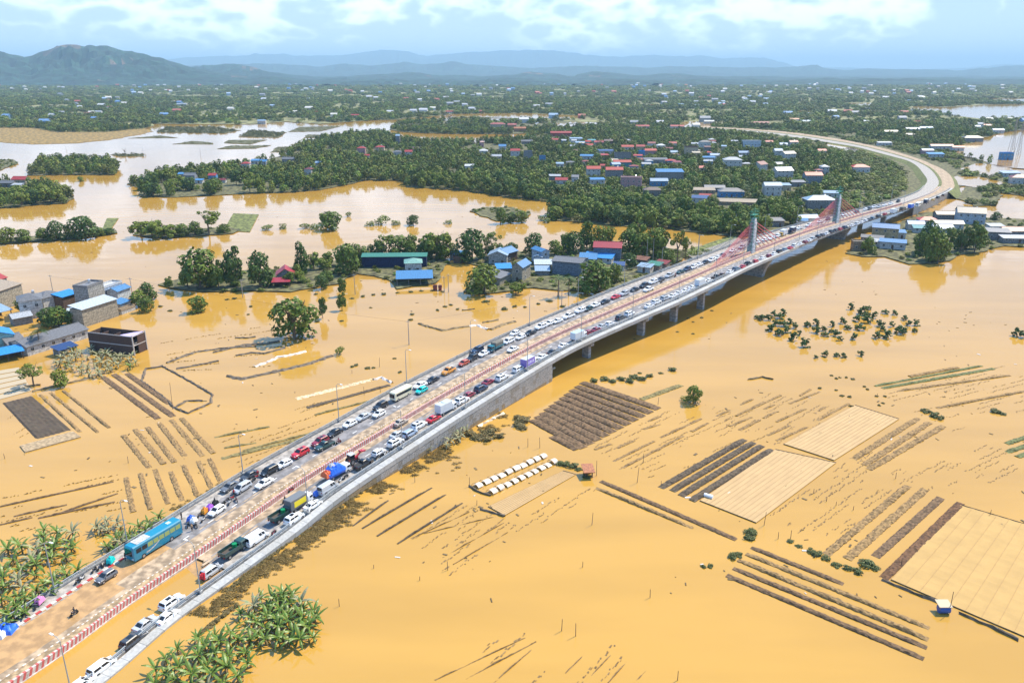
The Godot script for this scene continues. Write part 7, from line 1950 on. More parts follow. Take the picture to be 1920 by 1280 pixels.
func trees() -> void:
	for t in TREES:
		tree(t[0], t[1], t[2], t[3], t[4], t[5], t[6])
	var looks := {"round": "rounded", "tall": "slender", "bamboo": "feathery"}
	var all := []
	var r := RandomNumberGenerator.new()
	for w in WOODS:   # rows from the camera's side, each from its left end
		r.seed = w[6]
		var box := Rect2(w[1][0], Vector2.ZERO)
		for p in w[1]:
			box = box.expand(p)
		var z: float = box.end.y - w[2] * 0.3
		var row := 0
		while z > box.position.y:
			var x: float = box.position.x + (row % 2) * w[2] * 0.5
			var k := 0
			var any := false
			while x < box.end.x:
				var p: Vector2 = Vector2(x, z) + Vector2(r.randf_range(-0.3, 0.3), r.randf_range(-0.3, 0.3)) * float(w[2])
				x += w[2]
				if not Geometry2D.is_point_in_polygon(p, w[1]):
					continue
				any = true
				var s := clear_view(p, w[3] * r.randf_range(0.8, 1.2), w[4] * r.randf_range(0.75, 1.25))
				if s.x < 1.0:
					continue
				var kind: String = w[5][r.randi() % w[5].size()]
				if k < ORDINAL.size():
					all.append([s.x * s.y / p.length_squared(), kind, p, s, "%s tree in the %s row of the %s, %s from its left" % [looks[kind], "front" if row == 0 else ORDINAL[mini(row, 29)], w[0], ORDINAL[k]], w[0]])
				k += 1
			if any:
				row += 1
			z -= w[2] * 0.85
	all.sort_custom(func(a, b): return a[0] > b[0])
	for t in TREES:
		standing.append(Vector2(t[1], t[2]))
	for t in all.slice(0, 298 - TREES.size()):
		standing.append(t[2])
		tree(t[1], t[2].x, t[2].y, t[3].x, t[3].y, "tree", t[4], "trees of the " + t[5])
	var o := thing("dead_tree", "bare dead tree on the weedy islet in the upper left channel", "dead tree", Vector3(-426.2, 0, -895.5))
	var b := MB.new()
	b.tube(Vector3(0, -0.3, 0), Vector3(0.3, 5, 0), 0.4, 0.22, 6)
	part(o, "trunk", b.mesh(), mat("bark", lin(0.13, 0.1, 0.07), 0.95))
	for k in 9:
		b = MB.new()
		var a := TAU * k / 9.0
		var p := Vector3(0.25, 3.2 + 0.25 * k, 0)
		b.tube(p, p + Vector3(cos(a) * 2.6, 2.4 + rng.randf() * 2.0, sin(a) * 2.6), 0.14, 0.04, 5)
		part(o, "limb", b.mesh(), mat("bark", lin(0.13, 0.1, 0.07), 0.95))


func clear_view(p: Vector2, w: float, h: float) -> Vector2:   # trees in front of a house stay low, as the villagers keep them; none stand in it
	for q in HOUSES:
		var dz: float = p.y - q[1]
		if dz < -q[3] - 3.0 or dz > 45.0:
			continue
		if absf(p.x - q[0] * (p.y / q[1])) < q[2] * 0.5 + 2.0:
			if dz < 4.0:
				return Vector2.ZERO
			h = minf(h, 0.5 + q[4] * 0.35 + dz * 0.085)
			w = minf(w, 5.0)
	for q in more:
		if absf(p.x - q.position.x) < 6.0 and p.y > q.position.y - 7.0 and p.y < q.position.y + 22.0:
			if p.y < q.position.y + 4.0:
				return Vector2.ZERO
			h = minf(h, 3.5)
			w = minf(w, 4.0)
	return Vector2(w, h)


func on_land(p: Vector2) -> int:   # 0 water, 1 near land, 2 far land
	for q in PONDS:
		if Geometry2D.is_point_in_polygon(p, q):
			return 0
	for key in ["village", "island", "thicket_right", "lakeside", "mid_left", "mid_right", "right_bank", "edge_belt", "shrub_island", "corner_island", "bank", "bank_right", "thicket", "bed_island"]:
		if Geometry2D.is_point_in_polygon(p, LANDS[key]):
			return 1
	return 2 if Geometry2D.is_point_in_polygon(p, LANDS["far"]) else 0


func forest() -> void:   # everything too many to count: the woods behind the single trees, and the far plain
	var line := PackedVector2Array()
	for k in 170:
		var p := deck(14.0 + k * (DECK.size() - 15.1) / 170.0, 0.5)
		line.append(Vector2(p.x, p.z))
	var sets := {}
	var r := RandomNumberGenerator.new()
	r.seed = 99
	# three belts: cell size, reach, crown width, height
	for belt in [[7.0, 330.0, 1350.0, 8.5, 8.0], [13.0, 1350.0, 2700.0, 15.0, 8.5], [30.0, 2700.0, 4900.0, 36.0, 10.0]]:
		var cell: float = belt[0]
		var z: float = -belt[1]
		while z > -belt[2]:
			var half := absf(z) * (0.72 if belt[1] < 1000 else 0.8)
			var x := -half
			while x < half:
				var p := Vector2(x + r.randf_range(-0.45, 0.45) * cell, z + r.randf_range(-0.45, 0.45) * cell)
				x += cell
				var open := noise.get_noise_2d(p.x * 0.004, p.y * 0.004)
				if open > (0.02 if belt[1] > 1000 else 0.24) and r.randf() < 0.86:
					continue
				var on := on_land(p)
				if on == 0:
					continue
				var h: float = belt[4] * r.randf_range(0.65, 1.35)
				var w: float = belt[3] * r.randf_range(0.7, 1.25)
				var bad := false
				if belt[1] < 1000:
					var s := clear_view(p, w, h)
					if s.x < 1.0:
						continue
					w = s.x
					h = s.y
					for q in standing:
						if absf(q.x - p.x) < 4.0 and absf(q.y - p.y) < 4.0:
							bad = true
							break
				if bad:
					continue
				if p.y > -1900 and p.x > 40:
					for q in line:
						var off := q.distance_to(p)
						if off < 24.0:
							bad = true
							break
						elif off < 70.0 and p.y > q.y:
							h = minf(h, 4.0)
				if bad:
					continue
				if on == 1 and p.y > -900:
					for key in ["mid_left", "mid_right", "right_bank", "bank", "bank_right", "bed_island", "corner_island"]:
						if Geometry2D.is_point_in_polygon(p, LANDS[key]):
							h = minf(h, 2.4)
							w = minf(w, 3.6)
					if h < 2.5 and r.randf() < 0.12:
						continue
				var kind := "low" if h < 4.0 else "belt%d" % int(belt[1])
				var key := "%s_%d" % [kind, r.randi() % 3]
				if not sets.has(key):
					sets[key] = PackedFloat32Array()
				var a := r.randf() * TAU
				var g := r.randf_range(0.6, 1.0) if r.randf() < 0.6 else r.randf_range(1.0, 1.7)
				sets[key].append_array([cos(a) * w, 0.0, sin(a) * w, p.x, 0.0, h, 0.0, 0.2, -sin(a) * w, 0.0, cos(a) * w, p.y, g * r.randf_range(0.85, 1.25), g, g * r.randf_range(0.8, 1.1), 1.0])
			z -= cell
	var green := leafy("leaf_forest", lin(0.12, 0.155, 0.03))
	for key in sets:
		var v := int(key.right(1))
		var m := MultiMesh.new()
		m.transform_format = MultiMesh.TRANSFORM_3D
		m.use_colors = true
		m.mesh = crown("wood_" + key, "bush" if key.begins_with("low") else "round" if not key.begins_with("belt2") else "bush", 260 if not key.begins_with("belt2") else 200, 0.1, 300 + v)
		m.instance_count = sets[key].size() / 16
		m.buffer = sets[key]
		var o := MultiMeshInstance3D.new()
		o.name = numbered(self, "far_forest" if key.begins_with("belt") else "undergrowth")
		o.multimesh = m
		o.material_override = green
		o.set_meta("kind", "stuff")
		add_child(o)
	# far roofs scattered over the plain
	var b := MB.new()
	b.box(Vector3(0, 0.3, 0), Vector3(1, 0.6, 0.6))
	for s in [-1.0, 1.0]:
		b.quad(Vector3(-0.54, 0.58, s * 0.34), Vector3(0.54, 0.58, s * 0.34), Vector3(0.54, 0.86, 0), Vector3(-0.54, 0.86, 0))
	b.tri(Vector3(0.5, 0.6, 0.3), Vector3(0.5, 0.6, -0.3), Vector3(0.5, 0.84, 0))
	b.tri(Vector3(-0.5, 0.6, -0.3), Vector3(-0.5, 0.6, 0.3), Vector3(-0.5, 0.84, 0))
	var tones := [[0.5, 0.5, 0.5], [0.36, 0.1, 0.08], [0.3, 0.4, 0.52], [0.55, 0.52, 0.46], [0.14, 0.25, 0.42], [0.45, 0.45, 0.47], [0.25, 0.26, 0.28]]
	for band in [[1300.0, 2700.0, 120], [2700.0, 5200.0, 210]]:
		var buf := PackedFloat32Array()
		var made := 0
		for k in 30000:
			if made >= band[2]:
				break
			var z := -lerpf(band[0], band[1], pow(r.randf(), 0.8))
			var x := r.randf_range(-0.75, 0.75) * absf(z)
			if noise.get_noise_2d(x * 0.0016 + 70, z * 0.0016) < 0.02 or on_land(Vector2(x, z)) == 0:
				continue
			var a := r.randf_range(-0.5, 0.5)
			var w := r.randf_range(9, 18)
			var h := w * 0.55 + (3.0 if z > -2700 else 6.0)
			var t: Array = tones[r.randi() % 7]
			buf.append_array([cos(a) * w, 0.0, sin(a) * w, x, 0.0, h, 0.0, 0.4, -sin(a) * w, 0.0, cos(a) * w, z, t[0], t[1], t[2], 1.0])
			made += 1
		var m := MultiMesh.new()
		m.transform_format = MultiMesh.TRANSFORM_3D
		m.use_colors = true
		m.mesh = b.mesh()
		m.instance_count = made
		m.buffer = buf
		var o := MultiMeshInstance3D.new()
		o.name = numbered(self, "distant_houses")
		o.multimesh = m
		var dm := mat("distant_paint", Color.WHITE, 0.7)
		dm.vertex_color_use_as_albedo = true
		o.material_override = dm
		o.set_meta("kind", "stuff")
		add_child(o)


# ------------------------------------------------------------------ bananas and bushes
func bananas() -> void:
	var green := mat("banana_green", lin(0.13, 0.19, 0.018), 0.45)
	var pale := mat("banana_silted", lin(0.3, 0.27, 0.15), 0.8)
	var dead := mat("banana_withered", lin(0.25, 0.17, 0.07), 0.9)
	for m in [green, pale, dead]:
		m.vertex_color_use_as_albedo = true
		m.backlight_enabled = true
		m.backlight = Color(0.4, 0.5, 0.1)
	var leaves := []
	for k in 3:
		var b := MB.new()
		var bend: float = [0.9, 1.3, 0.6][k]
		var pts := []
		for s in 7:
			var f := s / 6.0
			pts.append([Vector3(f * 2.3 * (1.0 - 0.12 * bend * f), 1.25 * f - bend * 1.25 * f * f, 0), 0.28 * sin(PI * (0.08 + 0.84 * f)) * (1.0 - 0.25 * f)])
		for s in 6:
			var p: Array = pts[s]
			var q: Array = pts[s + 1]
			for w in [-1.0, 1.0]:
				b.col = Color(rng.randf_range(0.6, 1.35), rng.randf_range(0.7, 1.2), 0.9)
				b.quad(p[0], q[0], q[0] + Vector3(0, -0.1, w * q[1]), p[0] + Vector3(0, -0.1, w * p[1]))
		leaves.append(b.mesh())
	var stem := MB.new()
	stem.tube(Vector3(0, -0.6, 0), Vector3(0, 1.3, 0), 0.16, 0.09, 7)
	var stem_mesh := stem.mesh()
	var protos := []
	for k in 8:
		var lay := []
		var n := 8 + k % 3
		for j in n:
			var up := 0.55 if j % 3 == 0 else -0.1 if j % 3 == 1 else 0.2
			lay.append([j % 3, Transform3D(Basis(Vector3.UP, TAU * j / n + rng.randf_range(-0.25, 0.25)) * Basis(Vector3.BACK, up + rng.randf_range(-0.2, 0.2)) * Basis().scaled(Vector3.ONE * rng.randf_range(0.75, 1.1)), Vector3(0, 1.2, 0))])
		protos.append(lay)
	var r := RandomNumberGenerator.new()
	r.seed = 12
	for c in BANANAS:
		var box := Rect2(c[1][0], Vector2.ZERO)
		for p in c[1]:
			box = box.expand(p)
		var got := PackedVector2Array()
		for k in 9000:
			if got.size() >= c[2]:
				break
			var p := box.position + Vector2(r.randf(), r.randf()) * box.size
			var gap := 2.3 - 1.4 * k / 9000.0
			var free := Geometry2D.is_point_in_polygon(p, c[1])
			for q in got:
				free = free and q.distance_to(p) > gap
			if free:
				got.append(p)
		var names := ordered(Array(got))
		for n in got.size():
			var p := got[n]
			var silted: bool = (c[4] == 1) == (r.randf() < 0.93)
			var o := thing("banana_plant", "%s banana in the %s%s" % ["silted" if silted else "green", c[0], names[n]], "banana plant", Vector3(p.x, 0.0, p.y), r.randf() * TAU, ("silted" if silted else "green") + " banana plants of the " + c[0])
			o.scale = Vector3.ONE * float(c[3]) * r.randf_range(0.75, 1.2)
			part(o, "stem", stem_mesh, mat("banana_stem", lin(0.16, 0.15, 0.06), 0.8))
			for l in protos[r.randi() % 8]:
				part(o, "leaf", leaves[l[0]], pale if silted else green, l[1])
			for k in 2 + r.randi() % 3:
				part(o, "withered_leaf", leaves[1], dead, Transform3D(Basis(Vector3.UP, r.randf() * TAU) * Basis(Vector3.BACK, r.randf_range(-1.1, -0.5)) * Basis().scaled(Vector3(0.8, 0.9, 0.6)), Vector3(0, 1.1, 0)))


func bushes() -> void:
	var tones := [[0.07, 0.12, 0.035], [0.09, 0.11, 0.04], [0.08, 0.09, 0.035], [0.17, 0.135, 0.06], [0.1, 0.11, 0.045]]
	for k in BUSHES.size():
		var t: Array = tones[k]
		var names := ordered(BUSHES[k][2].map(func(s): return Vector2(s[0], s[1])))
		for n in names.size():
			var q: Array = BUSHES[k][2][n]
			var o := single("shrub", crown("shrub%d%d" % [k, n % 4], "bamboo" if k == 0 else "bush", 420, 0.085, 500 + n % 4), leafy("leaf_shrub_%d" % k, lin(t[0], t[1], t[2])), BUSHES[k][0] + names[n], "shrub", BUSHES[k][0])
			o.transform = Transform3D(Basis(Vector3.UP, rng.randf() * TAU).scaled_local(Vector3(q[2] * 1.25, q[2] * BUSHES[k][1], q[2] * (0.8 + rng.randf() * 0.5))), Vector3(q[0], -0.12, q[1]))


func weeds() -> void:   # dry weeds on the toe of the ramp and low plants on the islets
	var buf := PackedFloat32Array()
	var r := RandomNumberGenerator.new()
	r.seed = 8
	for k in 2600:
		var i := lerpf(2.2, 7.3, r.randf())
		var side := 1.0 if r.randf() < 0.8 else 0.0
		var out := (deck(i, 1.0) - deck(i, 0.0)).normalized() * (0.6 + absf(r.randfn()) * (2.2 if i < 6.0 else 3.2)) * (1.0 if side > 0 else -0.8)
		var p := deck(i, side) + out
		if noise.get_noise_2d(p.x * 0.09, p.z * 0.09) < -0.04:
			continue
		var w := r.randf_range(0.6, 1.8)
		var g := r.randf_range(0.6, 1.4)
		buf.append_array([w, 0.0, 0.0, p.x, 0.0, w * 0.5, 0.0, -0.05, 0.0, 0.0, w, p.z, g * 1.9, g * 1.25, g * 0.95, 1.0])
	for q in ISLETS:
		var box := Rect2(q[0][0], Vector2.ZERO)
		for p in q[0]:
			box = box.expand(p)
		for k in int(box.size.x * box.size.y / 30.0):
			var p := box.position + Vector2(r.randf(), r.randf()) * box.size
			if not Geometry2D.is_point_in_polygon(p, q[0]):
				continue
			var w := r.randf_range(2.0, 7.0)
			var tall: bool = "wooded" in q[1] or "treed" in q[1] or "weedy" in q[1]
			var g := r.randf_range(0.6, 1.2)
			buf.append_array([w, 0.0, 0.0, p.x, 0.0, w * (0.7 if tall else 0.2), 0.0, 0.1, 0.0, 0.0, w, p.y, g, g, g * 0.7, 1.0])
	var m := MultiMesh.new()
	m.transform_format = MultiMesh.TRANSFORM_3D
	m.use_colors = true
	m.mesh = crown("weed_tuft", "bush", 160, 0.09, 700)
	m.instance_count = buf.size() / 16
	m.buffer = buf
	var o := MultiMeshInstance3D.new()
	o.name = "bank_weeds"
	o.multimesh = m
	o.material_override = leafy("leaf_weeds", lin(0.115, 0.12, 0.055))
	o.set_meta("kind", "stuff")
	add_child(o)


# ------------------------------------------------------------------ drowned fields
func fields() -> void:
	var tone := {"brown": [0.115, 0.07, 0.035], "dark": [0.075, 0.055, 0.035], "patchy": [0.2, 0.125, 0.05], "rust": [0.1, 0.05, 0.022], "olive": [0.16, 0.13, 0.05], "green": [0.1, 0.11, 0.04], "pale": [0.55, 0.4, 0.24]}
	var r := RandomNumberGenerator.new()
	r.seed = 31
	for q in BEDS:
		var a := Vector2(q[0], q[1])
		var c := Vector2(q[2], q[3])
		var len := a.distance_to(c)
		var d := (c - a) / len
		var s := Vector2(-d.y, d.x)
		var w: float = q[4]
		var h: float = q[5]
		var b := MB.new()
		var k := clampi(int(len / 0.5), 4, 130)
		var t: Array = tone[q[6]]
		var ragged: float = 1.0 if q[6] in ["patchy", "green", "olive"] else 0.45
		var pts := []
		for i in k + 1:
			var p := a.lerp(c, float(i) / k)
			var dry := noise.get_noise_2d(p.x * 0.16, p.y * 0.16)
			var end := minf(i, k - i) * len / k
			var top := h * (1.0 + 0.07 * r.randfn() * ragged) * clampf(0.15 + end / (2.5 + 3.0 * absf(dry)), 0, 1) + (dry * 0.32 + 0.02 if ragged > 0.5 else 0.12 * dry + 0.03 * r.randfn())
			var e0 := w / 2 * (1.0 + 0.1 * ragged * r.randfn())
			var e1 := w / 2 * (1.0 + 0.1 * ragged * r.randfn())
			var row := []
			for f in [[-1.0, -0.25], [-0.85, 0.5], [-0.55, 0.9], [-0.2, 1.0], [0.2, 1.02], [0.55, 0.9], [0.85, 0.5], [1.0, -0.25]]:
				var o: Vector2 = p + s * (e0 if f[0] < 0 else e1) * f[0]
				row.append(Vector3(o.x, (top * f[1] if f[1] > 0 else -0.25) + (r.randfn() * 0.03 if f[1] > 0 else 0.0), o.y))
			pts.append(row)
		for i in k:
			for j in 7:
				var g := r.randf_range(0.55, 1.6)
				b.col = Color(t[0] * g, t[1] * g, t[2] * g)
				b.quad(pts[i][j], pts[i][j + 1], pts[i + 1][j + 1], pts[i + 1][j])
		var m := mat("bed_soil", Color.WHITE, 0.95)
		m.vertex_color_use_as_albedo = true
		single("planting_row" if q[7] == "planting row" else "net_roll" if q[7] == "net roll" else "concrete_strip", b.mesh(), m, q[8], q[7])
	var crops := MB.new()   # furrows that only just break the surface: start edge, end edge, rows
	for q in [[Vector3(19.5, 0, -181.2), Vector3(33.7, 0, -162.9), Vector3(50.8, 0, -212.1), Vector3(72.5, 0, -191.2), 12], [Vector3(55.3, 0, -195.9), Vector3(68.1, 0, -180), Vector3(75.3, 0, -216.9), Vector3(93.9, 0, -204.4), 11], [Vector3(107.9, 0, -216), Vector3(115.7, 0, -189.3), Vector3(157.9, 0, -240.1), Vector3(159.5, 0, -211.3), 13], [Vector3(-78.1, 0, -189.3), Vector3(-64.7, 0, -169.3), Vector3(-55.2, 0, -211.3), Vector3(-38.8, 0, -195.9), 9], [Vector3(-13.1, 0, -98.6), Vector3(19.2, 0, -95.3), Vector3(-1.8, 0, -112.2), Vector3(26.9, 0, -106.3), 10], [Vector3(54.7, 0, -149), Vector3(61.8, 0, -136), Vector3(88.4, 0, -180.6), Vector3(95.1, 0, -164.1), 10], [Vector3(-23.8, 0, -136), Vector3(-11, 0, -127.2), Vector3(-10.5, 0, -153.4), Vector3(1.7, 0, -144.8), 9], [Vector3(-114.1, 0, -156.8), Vector3(-103.8, 0, -139.8), Vector3(-93.5, 0, -168), Vector3(-83, 0, -151.1), 7], [Vector3(-138.3, 0, -196.6), Vector3(-126.4, 0, -183.6), Vector3(-139.2, 0, -213.2), Vector3(-123.5, 0, -193.2), 5], [Vector3(-1.1, 0, -143.7), Vector3(4.3, 0, -139.8), Vector3(15.3, 0, -162.9), Vector3(19.3, 0, -159.2), 4], [Vector3(88.4, 0, -162.9), Vector3(99.2, 0, -155.7), Vector3(118.2, 0, -183.6), Vector3(130.3, 0, -174.8), 9], [Vector3(-123.1, 0, -263.5), Vector3(-105.1, 0, -232.5), Vector3(-85, 0, -288.5), Vector3(-67.9, 0, -237.2), 8]]:
		for k in q[4]:
			var f: float = (k + 0.5) / q[4]
			var a: Vector3 = q[0].lerp(q[1], f)
			var c: Vector3 = q[2].lerp(q[3], f)
			var d := (c - a).normalized()
			var s := d.cross(Vector3.UP)
			var n := int(a.distance_to(c) / 0.7)
			for i in n:
				var p := a.lerp(c, (i + r.randf()) / n) + s * r.randfn() * 0.18
				if noise.get_noise_2d(p.x * 0.05 + k * 3.0, p.z * 0.05) < 0.06:
					continue
				var l := r.randf_range(0.15, 0.55)
				var g := r.randf_range(0.7, 1.4)
				crops.col = Color(0.2 * g, 0.13 * g, 0.055 * g)
				var w := r.randf_range(0.06, 0.2)
				crops.quad(p - d * l - s * w, p - d * l * 0.6 + s * w, p + d * l + s * w * 0.5 + Vector3(0, 0.1, 0), p + d * l * 0.7 - s * w + Vector3(0, 0.06, 0))
				crops.quad(p - d * l + s * w - Vector3(0, 0.02, 0), p + d * l * 0.5 - s * w - Vector3(0, 0.02, 0), p + d * l * 0.6 + Vector3(0, 0.2 * g, 0), p + Vector3(0, 0.16, 0))
	stuff(self, "drowned_crops", crops.mesh(), mats["bed_soil"])
	net([Vector2(41.4, -154.7), Vector2(65.9, -179.7), Vector2(78.4, -172.6), Vector2(51.2, -145.6)], 0.03, 12, 9, "pale sagging net roof just above the flood beside four dark rows")
	net([Vector2(68.9, -182.7), Vector2(97.1, -207.4), Vector2(105.3, -198), Vector2(78.3, -173.7)], 0.04, 12, 8, "pale sagging net roof at the back of the right fields, upper one of two")
	net([Vector2(70.6, -126), Vector2(98, -152.9), Vector2(123, -132.4), Vector2(95.5, -100.3)], 0.02, 14, 16, "huge tan net roof cut by the right edge of view", 0.1)
	net([Vector2(-5.2, -152.2), Vector2(12.1, -168.5), Vector2(15, -166.7), Vector2(-1.6, -148.5)], 0.02, 9, 4, "narrow tan net roof beside the white plastic tunnels")
	var b := MB.new()
	var p: Array = [Vector2(-145.8, -209.3), Vector2(-140.2, -214.8), Vector2(-116.1, -191.2), Vector2(-122.3, -185.2)]
	for i in 24:
		for j in 14:
			var q := []
			for e in [[0, 0], [1, 0], [1, 1], [0, 1]]:
				var u: float = (i + e[0]) / 24.0
				var v: float = (j + e[1]) / 14.0
				var o: Vector2 = (p[0] as Vector2).lerp(p[3], u).lerp((p[1] as Vector2).lerp(p[2], u), v)
				q.append(Vector3(o.x, (0.3 if (i + e[0]) % 24 and (j + e[1]) % 14 else -0.1) + 0.04 * sin((j + e[1]) * 3.0) + 0.08 * noise.get_noise_2d(o.x, o.y), o.y))
			var g := r.randf_range(0.8, 1.2)
			b.col = Color(0.07 * g, 0.05 * g, 0.032 * g)
			b.quad(q[0], q[1], q[2], q[3])
	single("bare_plot", b.mesh(), mats["bed_soil"], "bare dark brown ploughed plot beside the pale slab on the left", "field")
	slab([Vector2(-124.2, -181.5), Vector2(-115.2, -189.9), Vector2(-111.5, -186.7), Vector2(-120.8, -177.9)], 0.3, "pale tan slab roof standing just above the flood below the bare plot")
	p = [Vector2(-165.2, -232.5), Vector2(-157.1, -237.2), Vector2(-141.5, -217.3), Vector2(-149.5, -207.4)]
	var o := thing("tin_sheets", "rows of pale tin sheets lying in the flood at the left edge", "roof sheets")
	for i in 6:
		b = MB.new()
		var u0 := i / 6.0
		var u1 := (i + 0.72) / 6.0
		var a: Vector2 = (p[0] as Vector2).lerp(p[3], u0)
		var c: Vector2 = (p[1] as Vector2).lerp(p[2], u0)
		var d: Vector2 = (p[1] as Vector2).lerp(p[2], u1)
		var e: Vector2 = (p[0] as Vector2).lerp(p[3], u1)
		b.quad(Vector3(a.x, 0.2, a.y), Vector3(e.x, 0.08, e.y), Vector3(d.x, 0.1, d.y), Vector3(c.x, 0.3, c.y))
		part(o, "sheet", b.mesh(), mat("tan_sheet", lin(0.4, 0.32, 0.208), 0.6))
	# white plastic tunnels in two rows
	for row in [[Vector3(-8.4, 0, -160.6), Vector3(8.5, 0, -176.5), "row of torn white plastic tunnels, the far one of two"], [Vector3(-5, 0, -157.8), Vector3(11, 0, -173.7), "row of torn white plastic tunnels, the near one of two"]]:
		var t := thing("plastic_tunnel", row[2], "plastic tunnel")
		var f: Vector3 = row[0]
		var g: Vector3 = row[1]
		var d := (g - f).normalized()
		var s := d.cross(Vector3.UP)
		for i in 10:
			b = MB.new()
			var a := f.lerp(g, (i + 0.08) / 10.0)
			var c := f.lerp(g, (i + rng.randf_range(0.72, 0.92)) / 10.0)
			var slump := rng.randf_range(0.45, 0.95)
			for k in 6:
				var u := PI * (0.12 + 0.76 * k / 6.0)
				var v := PI * (0.12 + 0.76 * (k + 1) / 6.0)
				var r0 := s * cos(u) * 1.1 + Vector3(0, sin(u) * slump, 0)
				var r1 := s * cos(v) * 1.1 + Vector3(0, sin(v) * slump, 0)
				b.quad(a + r0, c + r0 * rng.randf_range(0.9, 1.0), c + r1, a + r1)
			part(t, "plastic_panel", b.mesh(), mat("white_plastic", lin(0.576, 0.496, 0.4), 0.5))
			b = MB.new()
			for k in 8:
				var u := PI * k / 8.0
				var v := PI * (k + 1) / 8.0
				var h0 := f.lerp(g, i / 10.0)
				b.tube(h0 + s * cos(u) * 1.2 + Vector3(0, sin(u), 0), h0 + s * cos(v) * 1.2 + Vector3(0, sin(v), 0), 0.04, 0.04, 4)
			part(t, "hoop", b.mesh(), mat("stake_wood", lin(0.1, 0.07, 0.05), 0.9))


func slab(p: Array, h: float, label: String) -> void:
	var b := MB.new()
	var ring := []
	for q in p:
		ring.append(Vector3(q.x, -0.3, q.y))
	var top := []
	for q in p:
		top.append(Vector3(q.x, h, q.y))
	ring.reverse()
	top.reverse()
	b.loft([ring, top])
	single("slab_roof", b.mesh(), mat("tan_slab", lin(0.416, 0.304, 0.176), 0.9, grain("dust", 0.01, 0.75, 1.0, 5), 5.0), label, "slab")


func net(p: Array, h: float, n: int, k: int, label: String, dark := 0.0) -> void:   # shade net on wires, sagging between them
	var o := thing("net_roof", label, "net roof")
	var b := MB.new()
	var at := func(u: float, v: float) -> Vector3:
		var q: Vector2 = (p[0] as Vector2).lerp(p[3], u).lerp((p[1] as Vector2).lerp(p[2], u), v)
		var sag := absf(sin(u * n * PI)) * 0.06 + absf(sin(v * k * PI)) * 0.03
		return Vector3(q.x, h + 0.12 - sag + 0.04 * noise.get_noise_2d(q.x * 0.3, q.y * 0.3), q.y)
	for i in n * 4:
		for j in k * 4:
			var s := 0.95 + 0.12 * noise.get_noise_2d(i * 0.12, j * 0.12 + n)
			b.col = Color(s, s, s)
			b.quad(at.call(i / (n * 4.0), j / (k * 4.0)), at.call((i + 1) / (n * 4.0), j / (k * 4.0)), at.call((i + 1) / (n * 4.0), (j + 1) / (k * 4.0)), at.call(i / (n * 4.0), (j + 1) / (k * 4.0)))
	var m := mat("shade_net%.1f" % dark, lin(0.43 - dark * 0.2, 0.285 - dark * 0.3, 0.13 - dark * 0.5), 0.8)
	m.vertex_color_use_as_albedo = true
	part(o, "net", b.mesh(), m)
	var wire := mat("wire_brown", lin(0.34, 0.22, 0.1), 0.8)
	for i in n + 1:
		b = MB.new()
		for j in k:
			b.tube(at.call(float(i) / n, float(j) / k) + Vector3(0, 0.02, 0), at.call(float(i) / n, (j + 1.0) / k) + Vector3(0, 0.02, 0), 0.03, 0.03, 4)
		part(o, "wire", b.mesh(), wire)
	for e in [0.0, 1.0]:
		b = MB.new()
		for i in n:
			b.tube(at.call(float(i) / n, e) + Vector3(0, 0.02, 0), at.call((i + 1.0) / n, e) + Vector3(0, 0.02, 0), 0.08, 0.08, 4)
		part(o, "edge_wire", b.mesh(), mat("stake_wood", lin(0.1, 0.07, 0.05), 0.9))


